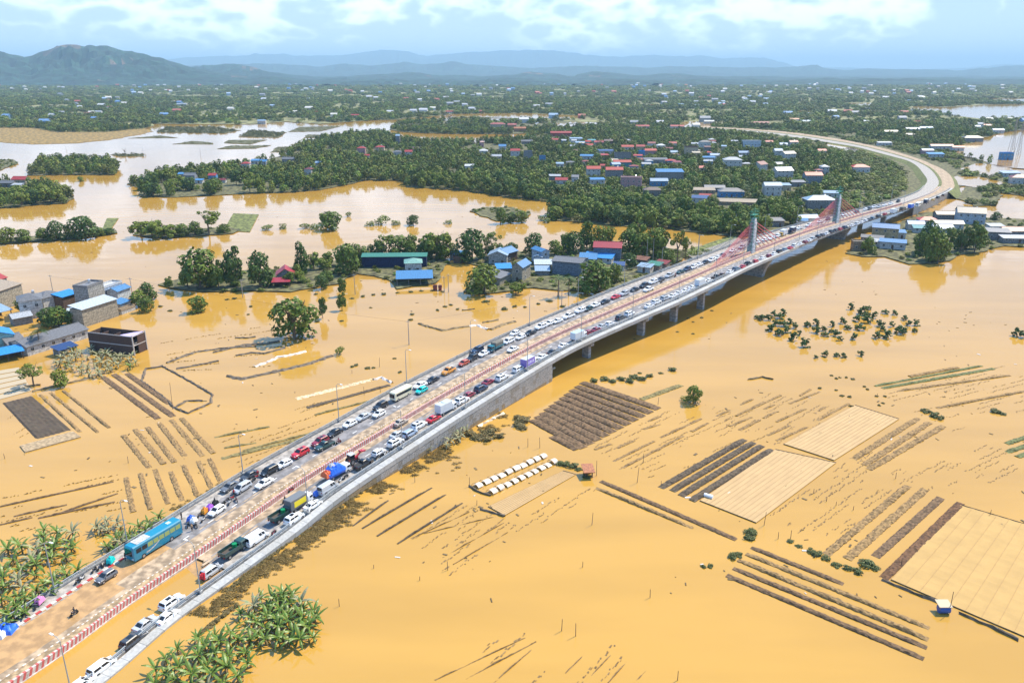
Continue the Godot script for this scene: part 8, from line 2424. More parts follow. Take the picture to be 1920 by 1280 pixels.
func drift() -> void:
	var tone := {"net": [0.11, 0.085, 0.06], "white": [0.6, 0.52, 0.46], "straw": [0.17, 0.12, 0.06], "rubble": [0.6, 0.48, 0.34]}
	var r := RandomNumberGenerator.new()
	r.seed = 77
	var m := mat("drift_cloth", Color.WHITE, 0.85)
	m.vertex_color_use_as_albedo = true
	for q in DEBRIS:
		var b := MB.new()
		var t: Array = tone[q[2]]
		var line: Array = q[0]
		var pts := []
		for i in line.size() - 1:
			var a: Vector2 = line[i]
			var c: Vector2 = line[i + 1]
			var k := maxi(2, int(a.distance_to(c) / 0.9))
			for s in k:
				pts.append(a.lerp(c, float(s) / k))
		pts.append(line[-1])
		var rows := []
		for i in pts.size():
			var d: Vector2 = (pts[mini(i + 1, pts.size() - 1)] - pts[maxi(i - 1, 0)]).normalized()
			var s := Vector2(-d.y, d.x)
			var w: float = q[1] * (0.55 + 0.5 * absf(noise.get_noise_2d(i * 0.25, q[1] * 9.0)) + 0.25 * r.randf())
			var row := []
			for f in [-0.5, -0.2, 0.15, 0.5]:
				var p: Vector2 = pts[i] + s * f * w
				row.append(Vector3(p.x + r.randfn() * 0.12, -0.05 if absf(f) > 0.4 else 0.25 + 0.3 * r.randf(), p.y + r.randfn() * 0.12))
			rows.append(row)
		for i in rows.size() - 1:
			for j in 3:
				var g := r.randf_range(0.6, 1.5)
				b.col = Color(t[0] * g, t[1] * g, t[2] * g)
				b.quad(rows[i][j], rows[i][j + 1], rows[i + 1][j + 1], rows[i + 1][j])
		single("flood_debris", b.mesh(), m, q[3], "debris")
	# small floating scraps
	var b := MB.new()
	for k in 1100:
		var z := -lerpf(120, 520, pow(r.randf(), 1.3))
		var x := r.randf_range(-0.7, 0.75) * absf(z)
		if on_land(Vector2(x, z)) or noise.get_noise_2d(x * 0.012, z * 0.012) < 0.0:
			continue
		var near := false
		for s in 36:
			var p := deck(s * 0.5, 0.5)
			if Vector2(p.x, p.z).distance_to(Vector2(x, z)) < 19.0:
				near = true
		if near:
			continue
		var g := r.randf_range(0.6, 1.4)
		b.col = Color(0.12 * g, 0.085 * g, 0.04 * g) if r.randf() < 0.86 else Color(0.55, 0.5, 0.46)
		var a := r.randf() * TAU
		var l := r.randf_range(0.25, 1.3)
		b.box(Vector3(x, 0.04, z), Vector3(l, 0.12, l * r.randf_range(0.15, 0.5)), Basis(Vector3.UP, a))
	stuff(self, "floating_scraps", b.mesh(), m)
	var drum := thing("water_drum", "blue drum hut standing in the flood by the right net fence", "drum", Vector3(75.6, 0, -116.7))
	b = MB.new()
	b.tube(Vector3(-0.9, 0.75, 0), Vector3(0.9, 0.75, 0), 0.75, 0.75, 14)
	part(drum, "barrel", b.mesh(), mat("drum_blue", lin(0.02, 0.08, 0.3), 0.5))
	b = MB.new()
	b.box(Vector3(0, 1.6, -0.3), Vector3(2.3, 0.12, 1.9), Basis(Vector3.RIGHT, 0.15))
	part(drum, "cover", b.mesh(), mat("tan_sheet", lin(0.4, 0.32, 0.208), 0.6))
	var pipe := MB.new()
	pipe.tube(Vector3(42.9, 0.4, -156.8), Vector3(44.5, 0.4, -155.7), 0.45, 0.45, 10)
	single("white_float", pipe.mesh(), mat("float_white", lin(0.75, 0.76, 0.76), 0.5), "white cylindrical float at the corner of the pale net roof", "float")


# ------------------------------------------------------------------ masts, poles, stakes, wires
func masts() -> void:
	var steel := mat("galvanised", lin(0.36, 0.38, 0.38), 0.5, null, 1.0, 0.3)
	var first: Node3D
	for e in 35:
		var side := "right" if e < LAMPS["right"].size() else "left"
		var k: int = e if side == "right" else e - LAMPS["right"].size()
		var p := deck(LAMPS[side][k], 0.925 if side == "right" else 0.012, 0.2)
		var turn := turn_of(along(LAMPS[side][k])) + (PI if side == "right" else 0.0)
		var label := "thin grey lamp mast on the %s parapet, %s counting from the flooded end" % [side, ORDINAL[k]]
		if first:
			again(first, label, p, turn, "lamp masts along the bridge")
			continue
		first = thing("lamp_mast", label, "lamp mast", p, turn, "lamp masts along the bridge")
		var b := MB.new()
		b.box(Vector3(0, 0.2, 0), Vector3(0.6, 0.7, 0.6))
		part(first, "base", b.mesh(), mat("bridge_concrete", lin(0.4, 0.4, 0.392)))
		b = MB.new()
		b.tube(Vector3(0, 0.5, 0), Vector3(0, 10.0, 0), 0.12, 0.07, 8)
		part(first, "pole", b.mesh(), steel)
		b = MB.new()
		b.tube(Vector3(0, 9.9, 0), Vector3(0, 10.5, 0.5), 0.05, 0.05, 6)
		b.tube(Vector3(0, 10.5, 0.5), Vector3(0, 10.6, 1.5), 0.05, 0.05, 6)
		part(first, "arm", b.mesh(), steel)
		b = MB.new()
		b.box(Vector3(0, 10.6, 1.8), Vector3(0.3, 0.12, 0.8))
		part(first, "lamp_head", b.mesh(), mat("lamp_white", lin(0.7, 0.7, 0.7), 0.4))
	var wood := mat("stake_wood", lin(0.1, 0.07, 0.05), 0.9)
	var names := ordered(POSTS.map(func(s): return Vector2(s[0], s[1])))
	for n in POSTS.size():
		var q: Array = POSTS[n]
		var b := MB.new()
		b.tube(Vector3(0, -0.5, 0), Vector3(rng.randf_range(-0.06, 0.06) * q[2], q[2], rng.randf_range(-0.05, 0.05)), 0.07, 0.05, 5)
		single("stake", b.mesh(), wood, "thin wooden stake standing in the floodwater" + names[n], "stake", "stakes in the floodwater").position = Vector3(q[0], 0, q[1])
	var tops := []
	for q in POLES:
		var o := thing("utility_pole", q[3], "pole", Vector3(q[0], 0, q[1]))
		var h: float = q[2]
		var b := MB.new()
		if h > 30:
			for s in [[-1, -1], [1, -1], [1, 1], [-1, 1]]:
				b.tube(Vector3(s[0] * 2.4, 0, s[1] * 2.4), Vector3(s[0] * 0.4, h, s[1] * 0.4), 0.22, 0.15, 4)
			for k in 9:
				var f := k / 9.0
				var w := lerpf(2.4, 0.4, f)
				var v := lerpf(2.4, 0.4, f + 0.11)
				b.tube(Vector3(-w, h * f, w), Vector3(v, h * (f + 0.11), v), 0.1, 0.1, 4)
				b.tube(Vector3(w, h * f, w), Vector3(-v, h * (f + 0.11), v), 0.1, 0.1, 4)
				b.tube(Vector3(w, h * f, -w), Vector3(v, h * (f + 0.11), v), 0.1, 0.1, 4)
		else:
			b.tube(Vector3(0, -0.5, 0), Vector3(0, h, 0), 0.17, 0.11, 7)
		part(o, "shaft", b.mesh(), mat("pole_concrete", lin(0.3, 0.28, 0.26), 0.8))
		if h < 10 or h > 30:
			b = MB.new()
			b.box(Vector3(0, h * 0.93, 0), Vector3(1.7 if h < 30 else 9.0, 0.14, 0.14))
			if h > 30:
				b.box(Vector3(0, h * 0.8, 0), Vector3(11.0, 0.2, 0.2))
			part(o, "crossarm", b.mesh(), steel)
		tops.append(Vector3(q[0], h * 0.93, q[1]))
	for w in [[0, 1], [1, 2], [3, 4], [4, 6], [5, 7], [0, 8]]:
		var b := MB.new()
		for k in 14:
			var f := k / 14.0
			var g := (k + 1) / 14.0
			var p: Vector3 = tops[w[0]].lerp(tops[w[1]], f) - Vector3(0, 5.0 * f * (1 - f), 0)
			var r: Vector3 = tops[w[0]].lerp(tops[w[1]], g) - Vector3(0, 5.0 * g * (1 - g), 0)
			b.tube(p, r, 0.025, 0.025, 3)
		single("power_wire", b.mesh(), mat("wire_dark", lin(0.05, 0.05, 0.05)), "sagging wire from the %s to the next pole" % ["leaning pole by the ramp", "pole beside the left houses", "", "pole before the riverside clump", "pole by the blue shed", "dark pole by the vivid green tree"][w[0]] if w[1] != 8 else "sagging wire from the leaning pole to the debris", "wire")
	# old footbridge: cables from its towers down to the dikes
	for q in [[Vector3(56.9, 12, -329.6), Vector3(46.8, 1, -358), "old footbridge cable from the left tower"], [Vector3(60.1, 12, -332.6), Vector3(50.6, 1, -350.1), "old footbridge cable from the right tower"], [Vector3(107.5, 12, -384.9), Vector3(89.3, 1, -384.1), "old footbridge cable at the dike, outer"], [Vector3(110.3, 12, -387.5), Vector3(95.1, 1, -386.4), "old footbridge cable at the dike, inner"]]:
		var b := MB.new()
		b.tube(q[0], q[1], 0.12, 0.12, 5)
		single("bridge_cable", b.mesh(), steel, q[2], "cable")
	var dike := MB.new()
	dike.quad(Vector3(88.2, 2, -391.5), Vector3(89.3, 2, -384.4), Vector3(124.1, 3, -423.6), Vector3(124, 3, -430.7))
	dike.quad(Vector3(89.3, 2, -384.4), Vector3(90.7, 0.2, -387.5), Vector3(127.1, 0.2, -431.4), Vector3(124.1, 3, -423.6))
	single("old_approach", dike.mesh(), mat("old_concrete", lin(0.288, 0.264, 0.224), 0.9, grain("plaster", 0.012, 0.72, 1.0), 6.0), "grey concrete approach of the old footbridge on the dike", "old road")


# ------------------------------------------------------------------ vehicles: +x is forward, wheels stand on y = 0
const SHAPES := {   # width, height, belt, cabin base rear/front, cabin roof rear/front, body top as x, y pairs
	"sedan": [1.8, 1.46, 0.97, -1.7, 1.15, -0.9, 0.3, [-2.3, 0.72, -2.2, 0.95, -1.5, 1.01, 0.9, 0.99, 1.95, 0.82, 2.27, 0.58]],
	"hatch": [1.72, 1.52, 1.0, -1.88, 1.05, -1.5, 0.25, [-1.97, 0.75, -1.9, 1.0, 0.8, 1.01, 1.6, 0.86, 1.95, 0.6]],
	"suv": [1.9, 1.78, 1.13, -2.22, 1.1, -1.95, 0.3, [-2.35, 0.85, -2.28, 1.13, 0.9, 1.15, 2.0, 1.03, 2.35, 0.72]],
	"mpv": [1.82, 1.72, 1.04, -2.2, 1.6, -2.0, 0.65, [-2.3, 0.8, -2.24, 1.04, 1.3, 1.05, 2.0, 0.88, 2.28, 0.6]],
	"pickup": [1.88, 1.8, 1.12, -0.7, 1.35, -0.5, 0.5, [-2.65, 0.95, -2.6, 1.06, 1.1, 1.12, 2.2, 1.03, 2.62, 0.72]],
	"van": [1.95, 2.15, 1.15, -2.58, 2.1, -2.5, 1.35, [-2.65, 0.85, -2.6, 1.15, 1.9, 1.16, 2.4, 0.95, 2.65, 0.65]],
}
const KINDS := {"sedan": "car", "hatch": "car", "suv": "car", "mpv": "car", "pickup": "pickup", "van": "van", "coach": "bus", "minibus": "minibus", "tractor": "tractor"}
const CALLED := {"sedan": "sedan", "hatch": "hatchback", "suv": "off_roader", "mpv": "people_carrier", "pickup": "pickup_truck", "van": "van", "coach": "coach", "minibus": "minibus", "box_truck": "box_truck", "canvas_truck": "canvas_truck", "dump_truck": "dump_truck", "tarp_truck": "loaded_lorry", "tractor": "tractor"}


func pane(b: MB, p: Array, m0: float, m1: float, lo := 0.1, hi := 0.9) -> void:   # a pane on the face p (four corners), proud of it
	var n: Vector3 = (p[1] - p[0]).cross(p[3] - p[0]).normalized() * 0.018
	var at := func(u: float, v: float) -> Vector3: return (p[0] as Vector3).lerp(p[1], u).lerp((p[3] as Vector3).lerp(p[2], u), v) + n
	b.quad(at.call(m0, lo), at.call(m1, lo), at.call(m1, hi), at.call(m0, hi))


func hull(b: MB, x0: float, x1: float, y0: float, y1: float, w: float, bev := 0.12) -> void:   # a box with rounded edges
	var rings := []
	for e in [[x0, 1], [x0 + bev, 0], [x1 - bev, 0], [x1, 1]]:
		var g: float = bev * e[1]
		var z := w / 2 - g
		rings.append([Vector3(e[0], y1 - g, -z + bev), Vector3(e[0], y1 - g, z - bev), Vector3(e[0], y1 - bev - g, z), Vector3(e[0], y0 + g, z), Vector3(e[0], y0 + g, -z), Vector3(e[0], y1 - bev - g, -z)])
	b.loft(rings)


func wheels(o: Node3D, xs: Array, z: float, r: float) -> void:
	var key := "tyre%.2f" % r
	if not cache.has(key):
		var b := MB.new()
		b.tube(Vector3(0, 0, -0.12), Vector3(0, 0, 0.12), r, r, 14)
		cache[key] = b.mesh()
		b = MB.new()
		b.tube(Vector3(0, 0, -0.128), Vector3(0, 0, 0.128), r * 0.6, r * 0.6, 10)
		cache["rim" + key] = b.mesh()
	for x in xs:
		for s in [-1.0, 1.0]:
			var t := part(o, "wheel", cache[key], mat("tyre", lin(0.014, 0.014, 0.014), 0.8), Transform3D(Basis(), Vector3(x, r, s * z)))
			part(t, "rim", cache["rim" + key], mat("rim_metal", lin(0.4, 0.4, 0.42), 0.35, null, 1.0, 0.6))


func lamps(o: Node3D, xf: float, xr: float, y: float, z: float) -> void:
	var b := MB.new()
	b.box(Vector3.ZERO, Vector3(0.1, 0.16, 0.36))
	for s in [-1.0, 1.0]:
		part(o, "headlight", b.mesh(), mat("lamp_glass", lin(0.7, 0.72, 0.74), 0.15), Transform3D(Basis(), Vector3(xf, y, s * z)))
		part(o, "tail_light", b.mesh(), mat("tail_red", lin(0.4, 0.01, 0.01), 0.25), Transform3D(Basis(), Vector3(xr, y + 0.12, s * z)))


func car(kind: String, colour: String, label: String) -> Node3D:
	var s: Array = SHAPES[kind]
	var o := thing(CALLED[kind], label, KINDS[kind])
	var w: float = s[0]
	var h: float = s[1]
	var belt: float = s[2]
	var top: Array = s[7]
	var ext: float = top[-2]
	if not cache.has(kind):
		var b := MB.new()
		var rings := []
		for k in range(0, top.size(), 2):
			var yt: float = top[k + 1]
			var q := w * (0.9 if k == 0 or k == top.size() - 2 else 1.0)
			var yb := minf(yt - 0.06, belt - 0.22)
			rings.append([Vector3(top[k], yt, -q * 0.42), Vector3(top[k], yt, q * 0.42), Vector3(top[k], yb, q * 0.5), Vector3(top[k], 0.38, q * 0.5), Vector3(top[k], 0.26, q * 0.45), Vector3(top[k], 0.26, -q * 0.45), Vector3(top[k], 0.38, -q * 0.5), Vector3(top[k], yb, -q * 0.5)])
		b.loft(rings)
		var lv := []
		for e in [[belt - 0.05, s[3], s[4], 0.46], [h - 0.09, s[5], s[6], 0.385], [h, s[5] + 0.14, s[6] - 0.16, 0.3]]:
			lv.append([Vector3(e[2], e[0], w * e[3]), Vector3(e[2], e[0], -w * e[3]), Vector3(e[1], e[0], -w * e[3]), Vector3(e[1], e[0], w * e[3])])
		b.loft(lv)
		cache[kind] = b.mesh()
		var g := MB.new()
		pane(g, [lv[0][0], lv[0][1], lv[1][1], lv[1][0]], 0.06, 0.94, 0.12, 0.95)
		cache[kind + "ws"] = g.mesh()
		g = MB.new()
		pane(g, [lv[0][2], lv[0][3], lv[1][3], lv[1][2]], 0.08, 0.92, 0.2, 0.95)
		cache[kind + "rw"] = g.mesh()
		var cuts := [[0.08, 0.47], [0.52, 0.9]] if kind != "van" else [[0.62, 0.76], [0.8, 0.93]]
		for k in 2:
			g = MB.new()
			pane(g, [lv[0][3], lv[0][0], lv[1][0], lv[1][3]], cuts[k][0], cuts[k][1], 0.25, 0.9)
			cache[kind + "left%d" % k] = g.mesh()
			g = MB.new()
			pane(g, [lv[0][1], lv[0][2], lv[1][2], lv[1][1]], 1 - cuts[k][1], 1 - cuts[k][0], 0.25, 0.9)
			cache[kind + "right%d" % k] = g.mesh()
	var glass := mat("car_glass", lin(0.012, 0.015, 0.02), 0.08)
	part(o, "body", cache[kind], paint(colour))
	part(o, "windscreen", cache[kind + "ws"], glass)
	part(o, "rear_window", cache[kind + "rw"], glass)
	for k in 2:
		part(o, "side_window", cache[kind + "left%d" % k], glass)
		part(o, "side_window", cache[kind + "right%d" % k], glass)
	wheels(o, [ext * 0.62, -ext * 0.6], w * 0.5 - 0.1, 0.34 if h < 1.6 else 0.38)
	lamps(o, ext - 0.06, top[0] + 0.05, 0.66 if h < 1.6 else 0.8, w * 0.33)
	var b := MB.new()
	b.box(Vector3.ZERO, Vector3(0.16, 0.14, 0.2))
	for z in [-1.0, 1.0]:
		part(o, "mirror", b.mesh(), paint(colour), Transform3D(Basis(), Vector3(float(s[4]) - 0.45, belt + 0.08, z * (w * 0.5 + 0.08))))
	b = MB.new()
	if kind == "suv":
		b.box(Vector3(-0.6, h + 0.005, 0), Vector3(1.0, 0.02, w * 0.42))
		part(o, "sunroof", b.mesh(), glass)
		b = MB.new()
	if kind == "pickup":
		b.box(Vector3(-1.65, 1.06, 0), Vector3(1.7, 0.06, w * 0.72))
		part(o, "cargo_bed", b.mesh(), mat("bed_liner", lin(0.02, 0.02, 0.022), 0.8))
	else:
		b.box(Vector3(ext - 0.05, 0.42, 0), Vector3(0.16, 0.14, w * 0.7))
		part(o, "grille", b.mesh(), mat("bed_liner", lin(0.02, 0.02, 0.022), 0.8))
	return o


func cloth_heap(l: float, w: float, h: float, sd: int) -> ArrayMesh:   # a lumpy sheet over a load
	var r := RandomNumberGenerator.new()
	r.seed = sd
	var b := MB.new()
	var g := []
	for i in 13:
		var row := []
		for j in 9:
			var u := i / 12.0 * 2 - 1
			var v := j / 8.0 * 2 - 1
			var e := maxf(absf(u), absf(v))
			row.append(Vector3(u * l / 2, h * (1.0 - pow(e, 5.0)) * r.randf_range(0.75, 1.1), v * w / 2))
		g.append(row)
	for i in 12:
		for j in 8:
			b.quad(g[i][j], g[i][j + 1], g[i + 1][j + 1], g[i + 1][j])
	return b.mesh()


func big(kind: String, colour: String, label: String) -> Node3D:
	var o := thing(CALLED[kind], label, KINDS.get(kind, "truck"))
	var glass := mat("car_glass", lin(0.012, 0.015, 0.02), 0.08)
	var dark := mat("bed_liner", lin(0.02, 0.02, 0.022), 0.8)
	var b := MB.new()
	if kind in ["coach", "minibus"]:
		var l := 5.9 if kind == "coach" else 3.7
		var w := 2.5 if kind == "coach" else 2.1
		var h := 3.4 if kind == "coach" else 2.7
		hull(b, -l, l, 0.4, h, w, 0.22)
		part(o, "body", b.mesh(), paint(colour))
		b = MB.new()
		b.box(Vector3(l + 0.01, h * 0.63, 0), Vector3(0.06, h * 0.42, w * 0.82))
		part(o, "windscreen", b.mesh(), glass)
		b = MB.new()
		b.box(Vector3(-l - 0.01, h * 0.7, 0), Vector3(0.06, h * 0.25, w * 0.7))
		part(o, "rear_window", b.mesh(), glass)
		var n := 8 if kind == "coach" else 5
		var shade := mat("pale_curtain", lin(0.3, 0.36, 0.12), 0.5)
		for s in [-1.0, 1.0]:
			for k in n:
				b = MB.new()
				var step := (2 * l - 1.2) / n
				b.box(Vector3(-l + 0.5 + step * (k + 0.5), h * 0.66, s * (w / 2 + 0.005)), Vector3(step * 0.86 if kind == "coach" else step, h * 0.26, 0.04))
				part(o, "side_window", b.mesh(), shade if kind == "coach" and k < 6 else glass)
		if kind == "coach":
			b = MB.new()
			hull(b, 1.4, 4.6, h - 0.02, h + 0.1, 1.9, 0.05)
			part(o, "roof_unit", b.mesh(), mat("roof_white", lin(0.75, 0.77, 0.78), 0.5))
			b = MB.new()
			b.box(Vector3(-3.6, h + 0.03, 0), Vector3(0.9, 0.1, 0.8))
			part(o, "roof_hatch", b.mesh(), mat("roof_pale", lin(0.4, 0.6, 0.68), 0.5))
			for s in [-1.0, 1.0]:
				b = MB.new()
				for k in 6:
					var f := k / 6.0
					var z: float = s * (w / 2 + 0.02)
					var p0 := Vector3(3.0 - f * 3.4, 0.75 + 1.1 * f * f, z)
					var p1 := Vector3(3.0 - (f + 0.17) * 3.4, 0.75 + 1.1 * (f + 0.17) * (f + 0.17), z)
					b.quad(p0, p1, p1 + Vector3(0, 0.3, 0), p0 + Vector3(0, 0.3, 0))
				part(o, "white_stripe", b.mesh(), mat("roof_white", lin(0.75, 0.77, 0.78), 0.5))
		wheels(o, [l * 0.62, -l * 0.5], w / 2 - 0.1, 0.5 if kind == "coach" else 0.4)
		lamps(o, l, -l, 0.9, w * 0.38)
		return o
	if kind == "tractor":
		hull(b, -0.9, 1.6, 0.7, 1.35, 0.9, 0.12)
		part(o, "body", b.mesh(), paint("red"))
		b = MB.new()
		hull(b, -1.1, 0.35, 1.3, 2.5, 1.4, 0.1)
		part(o, "cab", b.mesh(), glass)
		b = MB.new()
		hull(b, -1.2, 0.45, 2.5, 2.62, 1.6, 0.06)
		part(o, "cab_roof", b.mesh(), mat("roof_white", lin(0.75, 0.77, 0.78), 0.5))
		b = MB.new()
		b.box(Vector3(1.6, 1.9, 0.5), Vector3(2.4, 0.3, 0.3), Basis(Vector3.BACK, 0.5))
		b.box(Vector3(2.7, 2.3, 0.5), Vector3(1.5, 0.35, 0.9), Basis(Vector3.BACK, -0.2))
		part(o, "loader_arm", b.mesh(), paint("red"))
		wheels(o, [-0.7], 0.85, 0.75)
		wheels(o, [1.3], 0.7, 0.45)
		return o
	var small := kind == "dump_truck"
	var l := 2.9 if small else 3.3
	var cab := {"box_truck": "white", "canvas_truck": colour, "dump_truck": colour, "tarp_truck": "orange"}
	var cabc: String = cab[kind]
	if colour in ["darkblue", "blue", "yellow"]:
		cabc = colour
	hull(b, l - 1.7, l, 0.5, 2.2, 1.95, 0.18)
	part(o, "cab", b.mesh(), paint(cabc if kind != "tarp_truck" else "white"))
	b = MB.new()
	b.box(Vector3(l + 0.005, 1.66, 0), Vector3(0.05, 0.62, 1.66))
	part(o, "windscreen", b.mesh(), glass)
	for s in [-1.0, 1.0]:
		b = MB.new()
		b.box(Vector3(l - 0.65, 1.68, s * 0.975), Vector3(0.8, 0.52, 0.04))
		part(o, "side_window", b.mesh(), glass)
	b = MB.new()
	b.box(Vector3(-0.3, 0.68, 0), Vector3(l * 2 - 0.9, 0.22, 0.9))
	part(o, "chassis", b.mesh(), dark)
	b = MB.new()
	match kind:
		"box_truck":
			var hi := 3.1
			hull(b, -l, l - 1.8, 0.85, hi, 2.1, 0.04)
			part(o, "cargo_box", b.mesh(), mat("box_" + colour, paint("grey" if colour == "yellowgrey" else colour).albedo_color if colour not in ["paleblue", "grey", "yellow"] else lin(0.62, 0.64, 0.66), 0.45))
			b = MB.new()
			b.box(Vector3(-0.9, hi + 0.02, 0), Vector3(l * 2 - 2.0, 0.05, 2.02))
			part(o, "box_roof", b.mesh(), mat("boxroof_" + colour, lin(0.35, 0.55, 0.72) if colour == "paleblue" else lin(0.14, 0.15, 0.16) if colour == "yellowgrey" else lin(0.42, 0.46, 0.48), 0.5))
			if colour in ["yellowgrey", "purple"]:
				for s in [-1.0, 1.0]:
					b = MB.new()
					b.box(Vector3(-0.6, 1.95, s * 1.055), Vector3(3.4, 1.3, 0.03))
					var sign := part(o, "side_panel", b.mesh(), mat("panel_" + colour, lin(0.75, 0.6, 0.02) if colour == "yellowgrey" else lin(0.3, 0.22, 0.6), 0.5))
					b = MB.new()
					if colour == "purple":
						for k in 4:
							b.box(Vector3(-1.9 + 0.8 * k, 1.95 + 0.12 * (k % 2), s * 1.075), Vector3(0.5, 0.5 + 0.2 * (k % 2), 0.02))
						part(sign, "print", b.mesh(), mat("print_pale", lin(0.6, 0.55, 0.75), 0.5))
		"canvas_truck":
			hull(b, -l, l - 1.8, 0.85, 1.5, 2.1, 0.04)
			part(o, "cargo_bed", b.mesh(), paint(colour))
			b = MB.new()
			hull(b, -l + 0.05, l - 1.85, 1.5, 2.75, 2.05, 0.3)
			part(o, "canvas_cover", b.mesh(), mat("canvas", lin(0.2, 0.19, 0.16), 0.9, grain("plaster", 0.012, 0.72, 1.0), 3.0))
		"dump_truck":
			for q in [[Vector3(-0.85, 1.35, 1.0), Vector3(3.9, 0.8, 0.1)], [Vector3(-0.85, 1.35, -1.0), Vector3(3.9, 0.8, 0.1)], [Vector3(-2.8, 1.33, 0), Vector3(0.1, 0.76, 1.9)], [Vector3(1.05, 1.45, 0), Vector3(0.1, 1.0, 1.9)], [Vector3(-0.85, 0.98, 0), Vector3(3.9, 0.1, 1.9)]]:
				b = MB.new()
				b.box(q[0], q[1])
				part(o, "bed_side", b.mesh(), mat("bed_rust", lin(0.07, 0.055, 0.045), 0.8) if q[1].y < 0.2 else paint("darkgreen"))
			b = MB.new()
			b.tube(Vector3(0.45, 1.05, 0.1), Vector3(0.45, 2.1, 0.1), 0.5, 0.5, 12)
			part(o, "barrel", b.mesh(), mat("barrel_green", lin(0.0, 0.2, 0.06), 0.35))
		"tarp_truck":
			hull(b, -l, l - 1.8, 0.85, 1.9, 2.15, 0.04)
			part(o, "cargo_bed", b.mesh(), paint("blue"))
			part(o, "tarpaulin", cloth_heap(4.6, 2.7, 1.7, 3), mat("tarp_blue", lin(0.02, 0.13, 0.62), 0.5), Transform3D(Basis(), Vector3(-0.7, 1.5, 0)))
			part(o, "orange_load", cloth_heap(1.9, 2.2, 1.3, 5), mat("load_orange", lin(0.65, 0.13, 0.04), 0.7), Transform3D(Basis(), Vector3(-l + 0.2, 1.3, 0)))
			part(o, "white_sack", cloth_heap(1.4, 1.4, 0.7, 9), mat("roof_white", lin(0.75, 0.77, 0.78), 0.5), Transform3D(Basis(), Vector3(-1.2, 2.85, -0.4)))
	wheels(o, [l - 0.95, -l + 1.2], 0.92, 0.46)
	lamps(o, l, -l, 0.75, 0.75)
	return o


func vehicles() -> void:
	var made := {}
	var mark := []
	var nth := 0
	for q in CARS:
		if q[0] == "#":
			mark = q
			nth = 0
			continue
		var label: String = q[5]
		if label == "":   # told apart by its place in the queue
			label = "%s %s on the %s, %s past %s" % [q[1].replace("dark", "dark ").replace("grey", "grey ").replace("dark grey ", "dark grey").replace("pale", "pale ").strip_edges(), CALLED[q[0]].replace("_", " "), mark[1], ORDINAL[nth], mark[2]]
			nth += 1
		var key: String = q[0] + q[1]
		var p := deck(q[2], q[3], 0.005)
		if q[2] < 3.0 and q[3] > 0.5:
			p.y -= 0.3
		var d: Vector3 = along(q[2]) * float(q[4])
		var turn := turn_of(Vector3(d.x, 0, d.z)) + rng.randf_range(-0.05, 0.05)
		var group := "vehicles queuing on the left carriageway" if q[4] < 0 else "vehicles queuing on the right carriageway"
		if made.has(key):
			again(made[key], label, p, turn, group)
			continue
		var o: Node3D = car(q[0], q[1], label) if SHAPES.has(q[0]) else big(q[0], q[1], label)
		o.position = p
		o.rotation.y = turn
		o.set_meta("group", group)
		made[key] = o


